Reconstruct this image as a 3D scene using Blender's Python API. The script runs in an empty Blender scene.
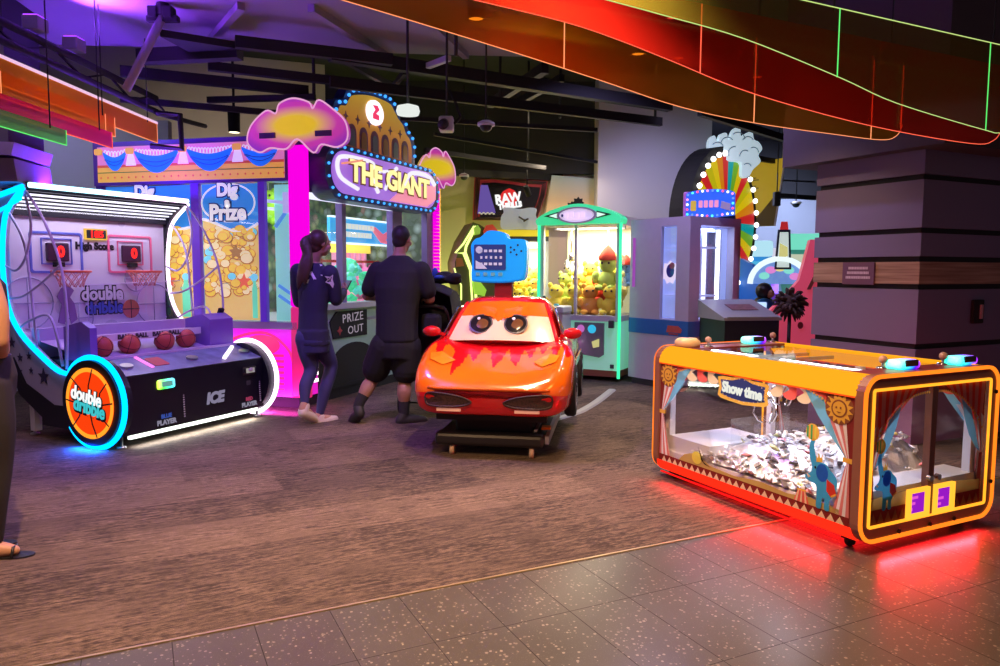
import bpy, bmesh, math, random
from mathutils import Vector as V, Matrix as M
from mathutils.geometry import tessellate_polygon
random.seed(7)
S = bpy.context.scene
C = S.collection
PI = math.pi
R = math.radians
sin, cos = math.sin, math.cos

# ------------------------------------------------------------------ materials
def lk(nt, a, b): nt.links.new(a, b)
def P(name, col, rough=.5, metal=0., em=None, es=0., coat=0., var=.06, scale=14., bump=0.):
    m = bpy.data.materials.new(name); m.use_nodes = True; nt = m.node_tree
    b = nt.nodes['Principled BSDF']
    b.inputs['Roughness'].default_value = rough; b.inputs['Metallic'].default_value = metal
    b.inputs['Coat Weight'].default_value = coat; b.inputs['Coat Roughness'].default_value = .08
    tc = nt.nodes.new('ShaderNodeTexCoord'); nz = nt.nodes.new('ShaderNodeTexNoise')
    nz.inputs['Scale'].default_value = scale; nz.inputs['Detail'].default_value = 3
    lk(nt, tc.outputs['Object'], nz.inputs['Vector'])
    mx = nt.nodes.new('ShaderNodeMix'); mx.data_type = 'RGBA'
    mx.inputs[6].default_value = tuple(c*(1-var) for c in col)+(1,)
    mx.inputs[7].default_value = tuple(min(1, c*(1+var)+var*.02) for c in col)+(1,)
    lk(nt, nz.outputs['Fac'], mx.inputs[0]); lk(nt, mx.outputs[2], b.inputs['Base Color'])
    if bump:
        bp = nt.nodes.new('ShaderNodeBump'); bp.inputs['Strength'].default_value = bump; bp.inputs['Distance'].default_value = .01
        lk(nt, nz.outputs['Fac'], bp.inputs['Height']); lk(nt, bp.outputs[0], b.inputs['Normal'])
    if em:
        b.inputs['Emission Color'].default_value = tuple(em)+(1,); b.inputs['Emission Strength'].default_value = es
    return m
def E(name, col, s=1.):
    m = bpy.data.materials.new(name); m.use_nodes = True; nt = m.node_tree
    for n in list(nt.nodes): nt.nodes.remove(n)
    o = nt.nodes.new('ShaderNodeOutputMaterial'); e = nt.nodes.new('ShaderNodeEmission')
    e.inputs[0].default_value = tuple(col)+(1,); e.inputs[1].default_value = s
    lk(nt, e.outputs[0], o.inputs[0]); return m
def GL(name, tint=(1, 1, 1), refl=.08, rough=.03, diff=0., dcol=(1, 1, 1)):
    """pane: transparent with a glossy skin and optionally a milky diffuse share"""
    m = bpy.data.materials.new(name); m.use_nodes = True; nt = m.node_tree
    for n in list(nt.nodes): nt.nodes.remove(n)
    o = nt.nodes.new('ShaderNodeOutputMaterial')
    t = nt.nodes.new('ShaderNodeBsdfTransparent'); t.inputs[0].default_value = tuple(tint)+(1,)
    g = nt.nodes.new('ShaderNodeBsdfGlossy'); g.inputs['Roughness'].default_value = rough
    fr = nt.nodes.new('ShaderNodeLayerWeight'); fr.inputs[0].default_value = .25
    mu = nt.nodes.new('ShaderNodeMath'); mu.operation = 'MULTIPLY_ADD'; mu.inputs[1].default_value = .5; mu.inputs[2].default_value = refl
    lk(nt, fr.outputs['Fresnel'], mu.inputs[0])
    x = nt.nodes.new('ShaderNodeMixShader'); lk(nt, mu.outputs[0], x.inputs[0]); lk(nt, t.outputs[0], x.inputs[1]); lk(nt, g.outputs[0], x.inputs[2])
    last = x
    if diff:
        d = nt.nodes.new('ShaderNodeBsdfDiffuse'); d.inputs[0].default_value = tuple(dcol)+(1,)
        d2 = nt.nodes.new('ShaderNodeBsdfTranslucent'); d2.inputs[0].default_value = tuple(dcol)+(1,)
        a = nt.nodes.new('ShaderNodeAddShader'); lk(nt, d.outputs[0], a.inputs[0]); lk(nt, d2.outputs[0], a.inputs[1])
        y = nt.nodes.new('ShaderNodeMixShader'); y.inputs[0].default_value = diff
        lk(nt, x.outputs[0], y.inputs[1]); lk(nt, a.outputs[0], y.inputs[2]); last = y
    lk(nt, last.outputs[0], o.inputs[0]); return m

K = {}
K['black'] = P('black_plastic', (.012, .011, .014), .4)
K['matte'] = P('matte_black', (.008, .008, .01), .8)
K['dgrey'] = P('dark_grey', (.05, .05, .055), .5)
K['grey'] = P('mid_grey', (.25, .25, .27), .5)
K['lgrey'] = P('light_grey', (.55, .55, .58), .45)
K['white'] = P('white_plastic', (.8, .8, .82), .4)
K['chrome'] = P('chrome', (.8, .8, .82), .12, 1.)
K['steel'] = P('steel', (.45, .45, .47), .3, 1.)
K['red'] = P('red_plastic', (.7, .02, .02), .35)
K['dred'] = P('dark_red', (.25, .012, .015), .4)
K['orange'] = P('orange_plastic', (.9, .22, .01), .35)
K['yellow'] = P('yellow_plastic', (.9, .65, .04), .4)
K['blue'] = P('blue_plastic', (.03, .2, .75), .4)
K['sky'] = P('sky_blue', (.05, .42, .8), .4)
K['green'] = P('green_plastic', (.1, .6, .12), .4)
K['lime'] = P('lime_green', (.45, .85, .05), .4)
K['purple'] = P('purple_plastic', (.16, .03, .4), .4)
K['pink'] = P('pink_plastic', (.85, .15, .4), .4)
K['cream'] = P('cream', (.85, .62, .42), .3)
K['brown'] = P('brown', (.17, .07, .03), .5)
K['tan'] = P('tan', (.6, .4, .2), .5)
K['teal'] = P('teal', (.1, .5, .45), .4)
K['gold'] = P('gold', (.85, .5, .1), .35, .4)
K['skin'] = P('skin', (.5, .27, .18), .55)
K['glass'] = GL('clear_glass')
K['glass2'] = GL('clear_glass_faint', refl=.03)
E_ = {}
def em(name, col, s=1.):
    if name not in E_: E_[name] = E('glow_'+name, col, s)
    return E_[name]

# ------------------------------------------------------------------ mesh builder
class MB:
    def __init__(s): s.v = []; s.f = []; s.m = []; s.s = []; s.T = M.Identity(4)
    def at(s, T=None): s.T = T if T is not None else M.Identity(4); return s
    def add(s, vs, fs, m=0, sm=False):
        b = len(s.v)
        s.v += [tuple(s.T @ V(p)) for p in vs]
        for i, f in enumerate(fs):
            s.f.append([k+b for k in f]); s.m.append(m[i] if isinstance(m, list) else m); s.s.append(sm)
        return s
    def bm(s, bm, m=0, sm=False):
        bm.verts.index_update()
        s.add([v.co.copy() for v in bm.verts], [[v.index for v in f.verts] for f in bm.faces], m, sm); bm.free(); return s
    def box(s, lo, hi, m=0, r=0., seg=2):
        lo = V(lo); hi = V(hi)
        if r:
            bm = bmesh.new(); bmesh.ops.create_cube(bm, size=1)
            for v in bm.verts: v.co = V(((lo[i]+hi[i])/2+v.co[i]*(hi[i]-lo[i])) for i in range(3))
            bmesh.ops.bevel(bm, geom=bm.edges[:], offset=min(r, .49*min(abs(hi[i]-lo[i]) for i in range(3))), segments=seg, affect='EDGES', profile=.5)
            return s.bm(bm, m, False)
        x0, y0, z0 = lo; x1, y1, z1 = hi
        return s.add([(x0, y0, z0), (x1, y0, z0), (x1, y1, z0), (x0, y1, z0), (x0, y0, z1), (x1, y0, z1), (x1, y1, z1), (x0, y1, z1)],
                     [(0, 3, 2, 1), (4, 5, 6, 7), (0, 1, 5, 4), (1, 2, 6, 5), (2, 3, 7, 6), (3, 0, 4, 7)], m)
    def bar(s, a, b, w, h, m=0, up=(0, 0, 1)):
        a = V(a); b = V(b); d = b-a; L = d.length; d.normalize(); x = d.cross(V(up))
        if x.length < 1e-4: x = d.cross(V((0, 1, 0)))
        x.normalize(); z = x.cross(d); T0 = s.T
        s.T = T0 @ M(((x[0], d[0], z[0], a[0]), (x[1], d[1], z[1], a[1]), (x[2], d[2], z[2], a[2]), (0, 0, 0, 1)))
        s.box((-w/2, 0, -h/2), (w/2, L, h/2), m); s.T = T0; return s
    def tube(s, pts, r, n=8, m=0, closed=False, sm=True, flat=None):
        pts = [V(p) for p in pts]; N = len(pts); rs = r if isinstance(r, (list, tuple)) else [r]*N
        tan = []
        for i in range(N):
            a = pts[(i-1) % N] if (closed or i > 0) else pts[i]; b = pts[(i+1) % N] if (closed or i < N-1) else pts[i]
            tan.append((b-a).normalized())
        ref = V((0, 0, 1)) if abs(tan[0].z) < .9 else V((1, 0, 0))
        x = tan[0].cross(ref).normalized(); vs = []
        for i in range(N):
            x = (x-tan[i]*x.dot(tan[i])); x = x.normalized() if x.length > 1e-6 else tan[i].orthogonal().normalized()
            y = tan[i].cross(x)
            for k in range(n):
                a = 2*PI*k/n; vs.append(pts[i]+(x*cos(a)+y*sin(a)*(flat or 1))*rs[i])
        fs = []
        for i in range(N if closed else N-1):
            j = (i+1) % N
            for k in range(n): fs.append((i*n+k, i*n+(k+1) % n, j*n+(k+1) % n, j*n+k))
        if not closed: fs += [tuple(range(n))[::-1], tuple((N-1)*n+k for k in range(n))]
        return s.add(vs, fs, m, sm)
    def cyl(s, a, b, r, n=16, m=0, sm=True): return s.tube([a, b], r, n, m, sm=sm)
    def lathe(s, prof, n=20, m=0, sm=True, cap=True):
        vs = []; fs = []
        for r, z in prof: vs += [(r*cos(2*PI*k/n), r*sin(2*PI*k/n), z) for k in range(n)]
        for i in range(len(prof)-1):
            for k in range(n): fs.append((i*n+k, i*n+(k+1) % n, (i+1)*n+(k+1) % n, (i+1)*n+k))
        if cap: fs += [tuple(range(n))[::-1], tuple((len(prof)-1)*n+k for k in range(n))]
        return s.add(vs, fs, m, sm)
    def ball(s, c, r, m=0, n=14, k=9):
        r = r if isinstance(r, (tuple, list)) else (r, r, r); T0 = s.T
        s.T = T0 @ M.Translation(c) @ M.Diagonal((r[0], r[1], r[2], 1))
        s.lathe([(max(1e-3, sin(PI*i/k)), -cos(PI*i/k)) for i in range(k+1)], n, m, cap=False); s.T = T0; return s
    def poly(s, pts, z=0., m=0):
        vs = [V((p[0], p[1], z)) for p in pts]; return s.add(vs, [tuple(t) for t in tessellate_polygon([vs])], m)
    def prism(s, pts, z0, z1, m=0, ms=None, sm=False):
        n = len(pts); a = [V((p[0], p[1], z0)) for p in pts]; b = [V((p[0], p[1], z1)) for p in pts]
        t = [tuple(x) for x in tessellate_polygon([a])]
        s.add(a+b, t, m); s.add(a+b, [tuple(n+i for i in x) for x in t], m)
        return s.add(a+b, [(i, (i+1) % n, n+(i+1) % n, n+i) for i in range(n)], m if ms is None else ms, sm)
    def ring(s, outer, inner, z0, z1, m=0):
        """frame between two outlines with the same number of points"""
        n = len(outer); vs = [(p[0], p[1], z) for z in (z0, z1) for o in (outer, inner) for p in o]; fs = []
        for i in range(n):
            j = (i+1) % n
            fs += [(i, j, n+j, n+i), (2*n+i, 2*n+j, 3*n+j, 3*n+i), (i, j, 2*n+j, 2*n+i), (n+i, n+j, 3*n+j, 3*n+i)]
        return s.add(vs, fs, m)
    def loft(s, rings, m=0, caps=True, sm=True, closed=True):
        n = len(rings[0]); vs = [p for r in rings for p in r]; fs = []
        for i in range(len(rings)-1):
            for k in range(n if closed else n-1): fs.append((i*n+k, i*n+(k+1) % n, (i+1)*n+(k+1) % n, (i+1)*n+k))
        if caps: fs += [tuple(range(n))[::-1], tuple((len(rings)-1)*n+k for k in range(n))]
        return s.add(vs, fs, m, sm)
    def build(s, name, mats, parent=None, fix=True):
        me = bpy.data.meshes.new(name); me.from_pydata(s.v, [], s.f)
        for m in (mats if isinstance(mats, (list, tuple)) else [mats]): me.materials.append(K[m] if isinstance(m, str) else m)
        me.polygons.foreach_set('material_index', s.m); me.polygons.foreach_set('use_smooth', s.s)
        if fix:
            b = bmesh.new(); b.from_mesh(me); bmesh.ops.recalc_face_normals(b, faces=b.faces[:]); b.to_mesh(me); b.free()
        me.update()
        o = bpy.data.objects.new(name, me); C.objects.link(o)
        if parent is not None: o.parent = parent
        return o
def tag(o, label, cat, group=None):
    o['label'] = label; o['category'] = cat
    if group: o['group'] = group
    return o
def thing(name, label, cat, loc=(0, 0, 0), rz=0., group=None):
    o = bpy.data.objects.new(name, None); C.objects.link(o); o.empty_display_size = .1
    o.location = loc; o.rotation_euler = (0, 0, rz)
    return tag(o, label, cat, group)
def struct(o): o['kind'] = 'structure'; return o
def copy_thing(r, loc, rz=0., label=None, rot=None, sc=None):
    c = r.copy(); C.objects.link(c); c.location = loc; c.rotation_euler = rot or (0, 0, rz)
    if sc: c.scale = (sc,)*3
    if label: c['label'] = label
    for ch in list(r.children):
        d = ch.copy(); C.objects.link(d); d.parent = c
        for g in list(ch.children):
            e = g.copy(); C.objects.link(e); e.parent = d
    return c
def Fr(x, y=None, z=None, o=(0, 0, 0)):
    """frame matrix from axes and origin"""
    x = V(x).normalized(); y = V(y).normalized(); z = x.cross(y)
    return M(((x[0], y[0], z[0], o[0]), (x[1], y[1], z[1], o[1]), (x[2], y[2], z[2], o[2]), (0, 0, 0, 1)))
def FRONT(o=(0, 0, 0)): return Fr((1, 0, 0), (0, 0, 1), o=o)      # a right, b up, out = -y
def LEFT(o=(0, 0, 0)): return Fr((0, -1, 0), (0, 0, 1), o=o)      # out = -x
def RIGHT(o=(0, 0, 0)): return Fr((0, 1, 0), (0, 0, 1), o=o)      # out = +x
def TOP(o=(0, 0, 0)): return Fr((1, 0, 0), (0, 1, 0), o=o)
def T_(x=0, y=0, z=0): return M.Translation((x, y, z))
def Rz(a): return M.Rotation(a, 4, 'Z')
def rrect(x0, y0, x1, y1, r, n=6):
    pts = []
    for cx, cy, a in ((x1-r, y1-r, 0), (x0+r, y1-r, 90), (x0+r, y0+r, 180), (x1-r, y0+r, 270)):
        for k in range(n+1):
            t = R(a+90*k/n); pts.append((cx+r*cos(t), cy+r*sin(t)))
    return pts
def ell(cx, cy, rx, ry, n=28, a0=0): return [(cx+rx*cos(2*PI*k/n+a0), cy+ry*sin(2*PI*k/n+a0)) for k in range(n)]
def star(cx, cy, r1, r2, n=5, a=PI/2): return [(cx+(r1 if k % 2 == 0 else r2)*cos(a+PI*k/n), cy+(r1 if k % 2 == 0 else r2)*sin(a+PI*k/n)) for k in range(2*n)]
def smooth(pts, n=6, closed=False):
    """Catmull-Rom through the points"""
    P_ = [V(p) for p in pts]; N = len(P_); out = []
    for i in range(N if closed else N-1):
        g = lambda k: P_[k % N] if closed else P_[min(max(k, 0), N-1)]
        a, b, c, d = g(i-1), g(i), g(i+1), g(i+2)
        for k in range(n):
            t = k/n; out.append(.5*((2*b)+(c-a)*t+(2*a-5*b+4*c-d)*t*t+(3*b-a-3*c+d)*t**3))
    if not closed: out.append(P_[-1])
    return out
def text(s, size, mat, parent, T, ext=.002, bold=0., sx=1., name='lettering', shear=0., sp=1.):
    cu = bpy.data.curves.new('t', 'FONT'); cu.body = s; cu.size = size; cu.extrude = ext; cu.offset = bold; cu.shear = shear
    cu.align_x = 'CENTER'; cu.align_y = 'CENTER'; cu.resolution_u = 3; cu.space_character = sp
    o = bpy.data.objects.new('t', cu); me = bpy.data.meshes.new_from_object(o)
    bpy.data.objects.remove(o); bpy.data.curves.remove(cu)
    me.transform(T @ M.Diagonal((sx, 1, 1, 1))); me.name = name
    me.materials.clear(); me.materials.append(K[mat] if isinstance(mat, str) else mat)
    o = bpy.data.objects.new(name, me); C.objects.link(o); o.parent = parent; return o
def area(name, loc, rot, sx, sy, col, power, spread=180):
    l = bpy.data.lights.new(name, 'AREA'); l.shape = 'RECTANGLE'; l.size = sx; l.size_y = sy; l.color = col; l.energy = power; l.spread = R(spread)
    o = bpy.data.objects.new(name, l); C.objects.link(o); o.location = loc; o.rotation_euler = rot; return o
def spot(name, loc, col, power, deg=110, blend=.8, rot=(0, 0, 0), r=.04):
    l = bpy.data.lights.new(name, 'SPOT'); l.color = col; l.energy = power; l.spot_size = R(deg); l.spot_blend = blend; l.shadow_soft_size = r
    o = bpy.data.objects.new(name, l); C.objects.link(o); o.location = loc; o.rotation_euler = rot; return o
def point(name, loc, col, power, r=.05, parent=None):
    l = bpy.data.lights.new(name, 'POINT'); l.color = col; l.energy = power; l.shadow_soft_size = r
    o = bpy.data.objects.new(name, l); C.objects.link(o); o.location = loc
    if parent is not None: o.parent = parent
    return o
def remesh(mb, vox, name, mats, parent, it=2):
    """fuse everything in the builder into one continuous skin"""
    me = bpy.data.meshes.new('tmp'); me.from_pydata(mb.v, [], mb.f); me.update()
    b = bmesh.new(); b.from_mesh(me); bmesh.ops.recalc_face_normals(b, faces=b.faces[:]); b.to_mesh(me); b.free()
    o = bpy.data.objects.new('tmp', me); C.objects.link(o)
    q = o.modifiers.new('r', 'REMESH'); q.mode = 'VOXEL'; q.voxel_size = vox
    q = o.modifiers.new('s', 'SMOOTH'); q.iterations = it; q.factor = .5
    dg = bpy.context.evaluated_depsgraph_get(); dg.update()
    m2 = bpy.data.meshes.new_from_object(o.evaluated_get(dg)); m2.name = name
    bpy.data.objects.remove(o); bpy.data.meshes.remove(me)
    m2.materials.clear()
    for m in (mats if isinstance(mats, (list, tuple)) else [mats]): m2.materials.append(K[m] if isinstance(m, str) else m)
    m2.polygons.foreach_set('use_smooth', [True]*len(m2.polygons)); m2.update()
    o = bpy.data.objects.new(name, m2); C.objects.link(o)
    if parent is not None: o.parent = parent
    return o
# ================================================================== ROOM
HC = 1.40
F_ = 740.
pit = math.atan(63/740); rol = math.atan(.0045)
fw = V((0, cos(pit), -sin(pit))); r0 = V((1, 0, 0)); u0 = V((0, sin(pit), cos(pit)))
cr = r0*cos(rol)+u0*sin(rol); cu_ = -r0*sin(rol)+u0*cos(rol)
cam = bpy.data.cameras.new('camera'); co = bpy.data.objects.new('camera', cam); C.objects.link(co); S.camera = co
cam.sensor_width = 36; cam.lens = 36*F_/1000; cam.clip_start = .05
co.matrix_world = M(((cr[0], cu_[0], -fw[0], 0), (cr[1], cu_[1], -fw[1], 0), (cr[2], cu_[2], -fw[2], HC), (0, 0, 0, 1)))

A26 = R(26)
GV = V((cos(A26), sin(A26), 0)); GU = V((-sin(A26), cos(A26), 0))
def UV(u, v, z=0): return GU*u+GV*v+V((0, 0, z))

def brick_nodes(nt, w, h, off, mort, vec):
    b = nt.nodes.new('ShaderNodeTexBrick'); b.offset = off; b.squash = 1
    b.inputs['Scale'].default_value = 1; b.inputs['Brick Width'].default_value = w; b.inputs['Row Height'].default_value = h
    b.inputs['Mortar Size'].default_value = mort; b.inputs['Mortar Smooth'].default_value = .3; b.inputs['Bias'].default_value = 0
    b.inputs['Color1'].default_value = (0, 0, 0, 1); b.inputs['Color2'].default_value = (1, 1, 1, 1); b.inputs['Mortar'].default_value = (.5, .5, .5, 1)
    lk(nt, vec, b.inputs['Vector']); return b
def mathn(nt, op, a, b=None, c=None):
    n = nt.nodes.new('ShaderNodeMath'); n.operation = op
    for i, q in enumerate((a, b, c)):
        if q is None: continue
        if isinstance(q, (int, float)): n.inputs[i].default_value = q
        else: lk(nt, q, n.inputs[i])
    return n.outputs[0]
def mixc(nt, f, a, b):
    x = nt.nodes.new('ShaderNodeMix'); x.data_type = 'RGBA'
    for i, q in ((0, f), (6, a), (7, b)):
        if isinstance(q, tuple): x.inputs[i].default_value = q+(1,)
        elif isinstance(q, (int, float)): x.inputs[i].default_value = q
        else: lk(nt, q, x.inputs[i])
    return x.outputs[2]
def ramp(nt, v, a, b):
    n = nt.nodes.new('ShaderNodeMapRange'); n.inputs[1].default_value = a; n.inputs[2].default_value = b; lk(nt, v, n.inputs[0]); return n.outputs[0]
def noise(nt, vec, sc, det=3, stretch=None):
    if stretch:
        mp = nt.nodes.new('ShaderNodeMapping'); mp.inputs['Scale'].default_value = stretch; lk(nt, vec, mp.inputs[0]); vec = mp.outputs[0]
    n = nt.nodes.new('ShaderNodeTexNoise'); n.inputs['Scale'].default_value = sc; n.inputs['Detail'].default_value = det
    lk(nt, vec, n.inputs['Vector']); return n.outputs['Fac']

def carpet_mat():
    m = bpy.data.materials.new('carpet_planks'); m.use_nodes = True; nt = m.node_tree; b = nt.nodes['Principled BSDF']
    b.inputs['Roughness'].default_value = .95; b.inputs['Specular IOR Level'].default_value = .1
    vec = nt.nodes.new('ShaderNodeTexCoord').outputs['Object']
    wz = nt.nodes.new('ShaderNodeTexNoise'); wz.inputs['Scale'].default_value = 45; lk(nt, vec, wz.inputs['Vector'])
    wm = nt.nodes.new('ShaderNodeVectorMath'); wm.operation = 'MULTIPLY_ADD'; lk(nt, wz.outputs['Color'], wm.inputs[0]); wm.inputs[1].default_value = (.16, .012, 0); lk(nt, vec, wm.inputs[2])
    bk = brick_nodes(nt, .9, .45, .37, .0, wm.outputs[0])
    pl = bk.outputs['Color']
    st = noise(nt, vec, 1., 4, (7, 42, 1)); st2 = noise(nt, vec, 1., 5, (30, 120, 1)); fine = noise(nt, vec, 330., 2); big = noise(nt, vec, 1.6, 4)
    patch = ramp(nt, noise(nt, vec, 2.6, 2, (.7, 1.6, 1)), .35, .65)
    amp = mathn(nt, 'MULTIPLY_ADD', patch, .9, .35)
    s1 = mathn(nt, 'MULTIPLY', mathn(nt, 'ADD', mathn(nt, 'SUBTRACT', st, .5), mathn(nt, 'SUBTRACT', st2, .5)), amp)
    s2 = mathn(nt, 'ADD', s1, mathn(nt, 'MULTIPLY', mathn(nt, 'SUBTRACT', pl, .5), .22))
    s3 = mathn(nt, 'ADD', s2, mathn(nt, 'MULTIPLY_ADD', mathn(nt, 'SUBTRACT', big, .5), .3, .5))
    f = ramp(nt, s3, .28, .76)
    c = mixc(nt, f, (.055, .04, .036), (.28, .2, .15))
    c = mixc(nt, ramp(nt, fine, .35, .65), mixc(nt, .65, c, (.02, .018, .02)), c)
    c = mixc(nt, 0., c, (.03, .026, .028))
    lk(nt, c, b.inputs['Base Color'])
    bp = nt.nodes.new('ShaderNodeBump'); bp.inputs['Strength'].default_value = .5; bp.inputs['Distance'].default_value = .004
    lk(nt, fine, bp.inputs['Height']); lk(nt, bp.outputs[0], b.inputs['Normal']); return m
def tile_mat():
    m = bpy.data.materials.new('terrazzo_tiles'); m.use_nodes = True; nt = m.node_tree; b = nt.nodes['Principled BSDF']
    vec = nt.nodes.new('ShaderNodeTexCoord').outputs['Object']
    bk = brick_nodes(nt, .297, .572, 0, .0022, vec)
    vo = nt.nodes.new('ShaderNodeTexVoronoi'); vo.inputs['Scale'].default_value = 55; lk(nt, vec, vo.inputs['Vector'])
    sep = nt.nodes.new('ShaderNodeSeparateColor'); lk(nt, vo.outputs['Color'], sep.inputs[0])
    th = mathn(nt, 'MULTIPLY', mathn(nt, 'SUBTRACT', sep.outputs[0], .12), .42)
    spk = mathn(nt, 'LESS_THAN', vo.outputs['Distance'], th)
    vo2 = nt.nodes.new('ShaderNodeTexVoronoi'); vo2.inputs['Scale'].default_value = 150; lk(nt, vec, vo2.inputs['Vector'])
    sp2 = mathn(nt, 'MULTIPLY', mathn(nt, 'LESS_THAN', vo2.outputs['Distance'], .2), .35)
    big = noise(nt, vec, 2.5, 4)
    base = mixc(nt, big, (.046, .04, .035), (.075, .066, .058))
    base = mixc(nt, mathn(nt, 'MULTIPLY', bk.outputs['Color'], .2), base, (.11, .1, .09))
    c = mixc(nt, sp2, base, (.2, .19, .17)); c = mixc(nt, mathn(nt, 'MULTIPLY', spk, .42), c, mixc(nt, sep.outputs[1], (.25, .22, .18), (.6, .53, .44)))
    c = mixc(nt, mathn(nt, 'MULTIPLY', bk.outputs['Fac'], .8), c, (.015, .014, .014))
    lk(nt, c, b.inputs['Base Color'])
    b.inputs['Specular IOR Level'].default_value = .4
    lk(nt, mathn(nt, 'MULTIPLY_ADD', bk.outputs['Fac'], .5, mathn(nt, 'MULTIPLY_ADD', big, .05, .26)), b.inputs['Roughness']); return m

# floor: tiled mall walkway up to the border line, carpet behind it (local x = along border, y = into the arcade)
UB = 2.955
f = MB().add([(-9+.959, -4-2.515, 0), (9, -4-2.515, 0), (9, UB-2.515, 0), (-9+.959, UB-2.515, 0)], [(0, 1, 2, 3)]).build('floor', tile_mat())
f.location = UV(2.515, 1.85, 0); f.rotation_euler = (0, 0, A26); struct(f)
f = MB().add([(-14, 0, 0), (14, 0, 0), (14, 22, 0), (-14, 22, 0)], [(0, 1, 2, 3)]).build('floor_carpet', carpet_mat())
f.location = UV(UB, .3, 0); f.rotation_euler = (0, 0, A26); struct(f)
t = MB().box((-7, -.006, -.002), (7, .006, .004)).build('trim_1', P('brass_trim', (.55, .42, .22), .35, .8))
t.location = UV(UB, 0, .001); t.rotation_euler = (0, 0, A26); struct(t)

K['wall'] = P('grey_wall_paint', (.42, .42, .47), .8, var=.03, scale=3)
K['cwall'] = P('cream_wall_paint', (.62, .57, .5), .8, var=.03, scale=3)
K['ceil'] = P('grey_ceiling', (.3, .29, .32), .85, var=.04, scale=2)
K['dark'] = P('dark_ceiling_paint', (.03, .03, .035), .85, var=.1, scale=2)
K['beam'] = P('black_steel_beam', (.012, .012, .014), .6)
def wallbox(name, a, b, z0, z1, mat, th=.12):
    d = V((b[0]-a[0], b[1]-a[1], 0)); L = d.length
    o = MB().box((0, 0, 0), (L, th, z1-z0)).build(name, mat); o.location = (a[0], a[1], z0); o.rotation_euler = (0, 0, math.atan2(d.y, d.x)); return struct(o)
wallbox('wall_back', (-2.6, 12.2), (2.6, 12.2), 0, 2.95, P('warm_back_wall', (.6, .5, .38), .8, var=.05, scale=2))
wallbox('wall_back_upper', (-2.6, 12.1), (2.6, 12.1), 2.95, 4.4, 'dark')
wallbox('wall_left', (-8.5, 9.0), (-2.6, 11.2), 0, 4.4, 'cwall')
wallbox('wall_left_near', (-8.5, 8.1), (-3.75, 8.5), 0, 3.06, 'wall')
wallbox('wall_far', (2.0, 17.5), (12, 17.5), 0, 3.1, P('pale_blue_wall', (.45, .5, .6), .8, var=.03, scale=3))
wallbox('wall_far_upper', (2.0, 17.4), (12, 17.4), 3.1, 4.4, 'dark')
wallbox('wall_right', (12, 18), (12, 4), 0, 4.4, 'dark')
o = MB().box((-9, 1.0, 4.4), (13, 18.5, 4.5)).build('ceiling', 'dark'); struct(o)
# lower violet-lit soffit slab over the left side
sl = [(-7.5, 3.2), (.4, 3.2), (.6, 5.2), (.3, 7.7), (-2.4, 7.5), (-5.2, 7.3), (-7.5, 7.6)]
o = MB().prism(sl, 3.55, 3.7).build('ceiling_soffit', 'ceil'); struct(o)
# ================================================================== pillars, hanging acrylic, ceiling steel, fixtures
def GP(x, y, z):
    """point on the ray of an image position at height z (used for surveying the steel overhead)"""
    d = fw+cr*((x-500)/F_)+cu_*((333-y)/F_); t = (z-HC)/d.z; return V((d.x*t, d.y*t, z))
K['panel'] = P('pillar_panel_grey', (.19, .15, .28), .5, var=.04, scale=3)
K['groove'] = P('pillar_groove', (.012, .01, .013), .7)
m = bpy.data.materials.new('pillar_wood_band'); m.use_nodes = True; nt = m.node_tree; b = nt.nodes['Principled BSDF']; b.inputs['Roughness'].default_value = .5
vec = nt.nodes.new('ShaderNodeTexCoord').outputs['Object']
lk(nt, mixc(nt, ramp(nt, noise(nt, vec, 1, 5, (1.5, 1.5, 45)), .3, .7), (.22, .12, .08), (.5, .33, .24)), b.inputs['Base Color']); K['wood'] = m
def pillar(name, loc, w, d, top, grooves, wood, pl):
    mb = MB(); zs = [0]+[z for g in grooves for z in (g-.022, g+.022)]+[top]
    for i in range(len(zs)-1):
        g = i % 2 == 1; e = .025 if g else 0
        mi = 1 if g else (2 if wood and abs((zs[i]+zs[i+1])/2-wood) < .12 else 0)
        mb.box((e, e, zs[i]), (w-e, d-e, zs[i+1]), mi)
    o = mb.build(name, ['panel', 'groove', 'wood']); o.location = loc; o.rotation_euler = (0, 0, A26); return struct(o)
PC = V((3.33, 5.9, 0))                                   # near corner of the big pillar
pil = pillar('pillar', PC, 2.2, 1.03, 2.36, [.80, 1.28, 1.503, 1.73, 2.15], 1.39, .7)
o = MB().box((-.15, -.25, 2.36), (3.2, 1.3, 4.4)).build('ceiling_bulkhead', P('dark_maroon_soffit', (.09, .06, .08), .7)); o.location = PC; o.rotation_euler = (0, 0, A26); struct(o)
# little framed notice on the wood band
n = thing('notice_plate', 'small purple notice plate with three lines of print on the pillar wood band', 'sign', PC, A26)
F = LEFT((-.002, .55, 1.385))
MB().at(F).prism(rrect(-.155, -.095, .155, .095, .005, 2), 0, .012).build('plate', P('plum_plate', (.16, .07, .13), .5), n)
mb = MB().at(F)
for r_, (w, y) in enumerate(((.19, .045), (.215, .005), (.24, -.035))):
    x = -w/2
    while x < w/2: 
        l = random.uniform(.008, .02); mb.box((x, y-.011, .012), (min(w/2, x+l), y+.011, .014)); x += l+.004
mb.build('print', P('pale_print', (.65, .5, .62), .6), n)
ws = thing('wall_switch', 'small dark call box with a pale strip on the dark pillar face', 'switch', PC, A26)
MB().at(FRONT((.75, -.002, 1.07))).box((-.07, -.1, 0), (.07, .1, .03), r=.008).build('housing', 'matte', ws)
MB().at(FRONT((.75, -.002, 1.07))).box((.0, -.06, .03), (.035, .06, .045), r=.004).build('strip', P('rosy_strip', (.5, .3, .36), .4), ws)
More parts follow.
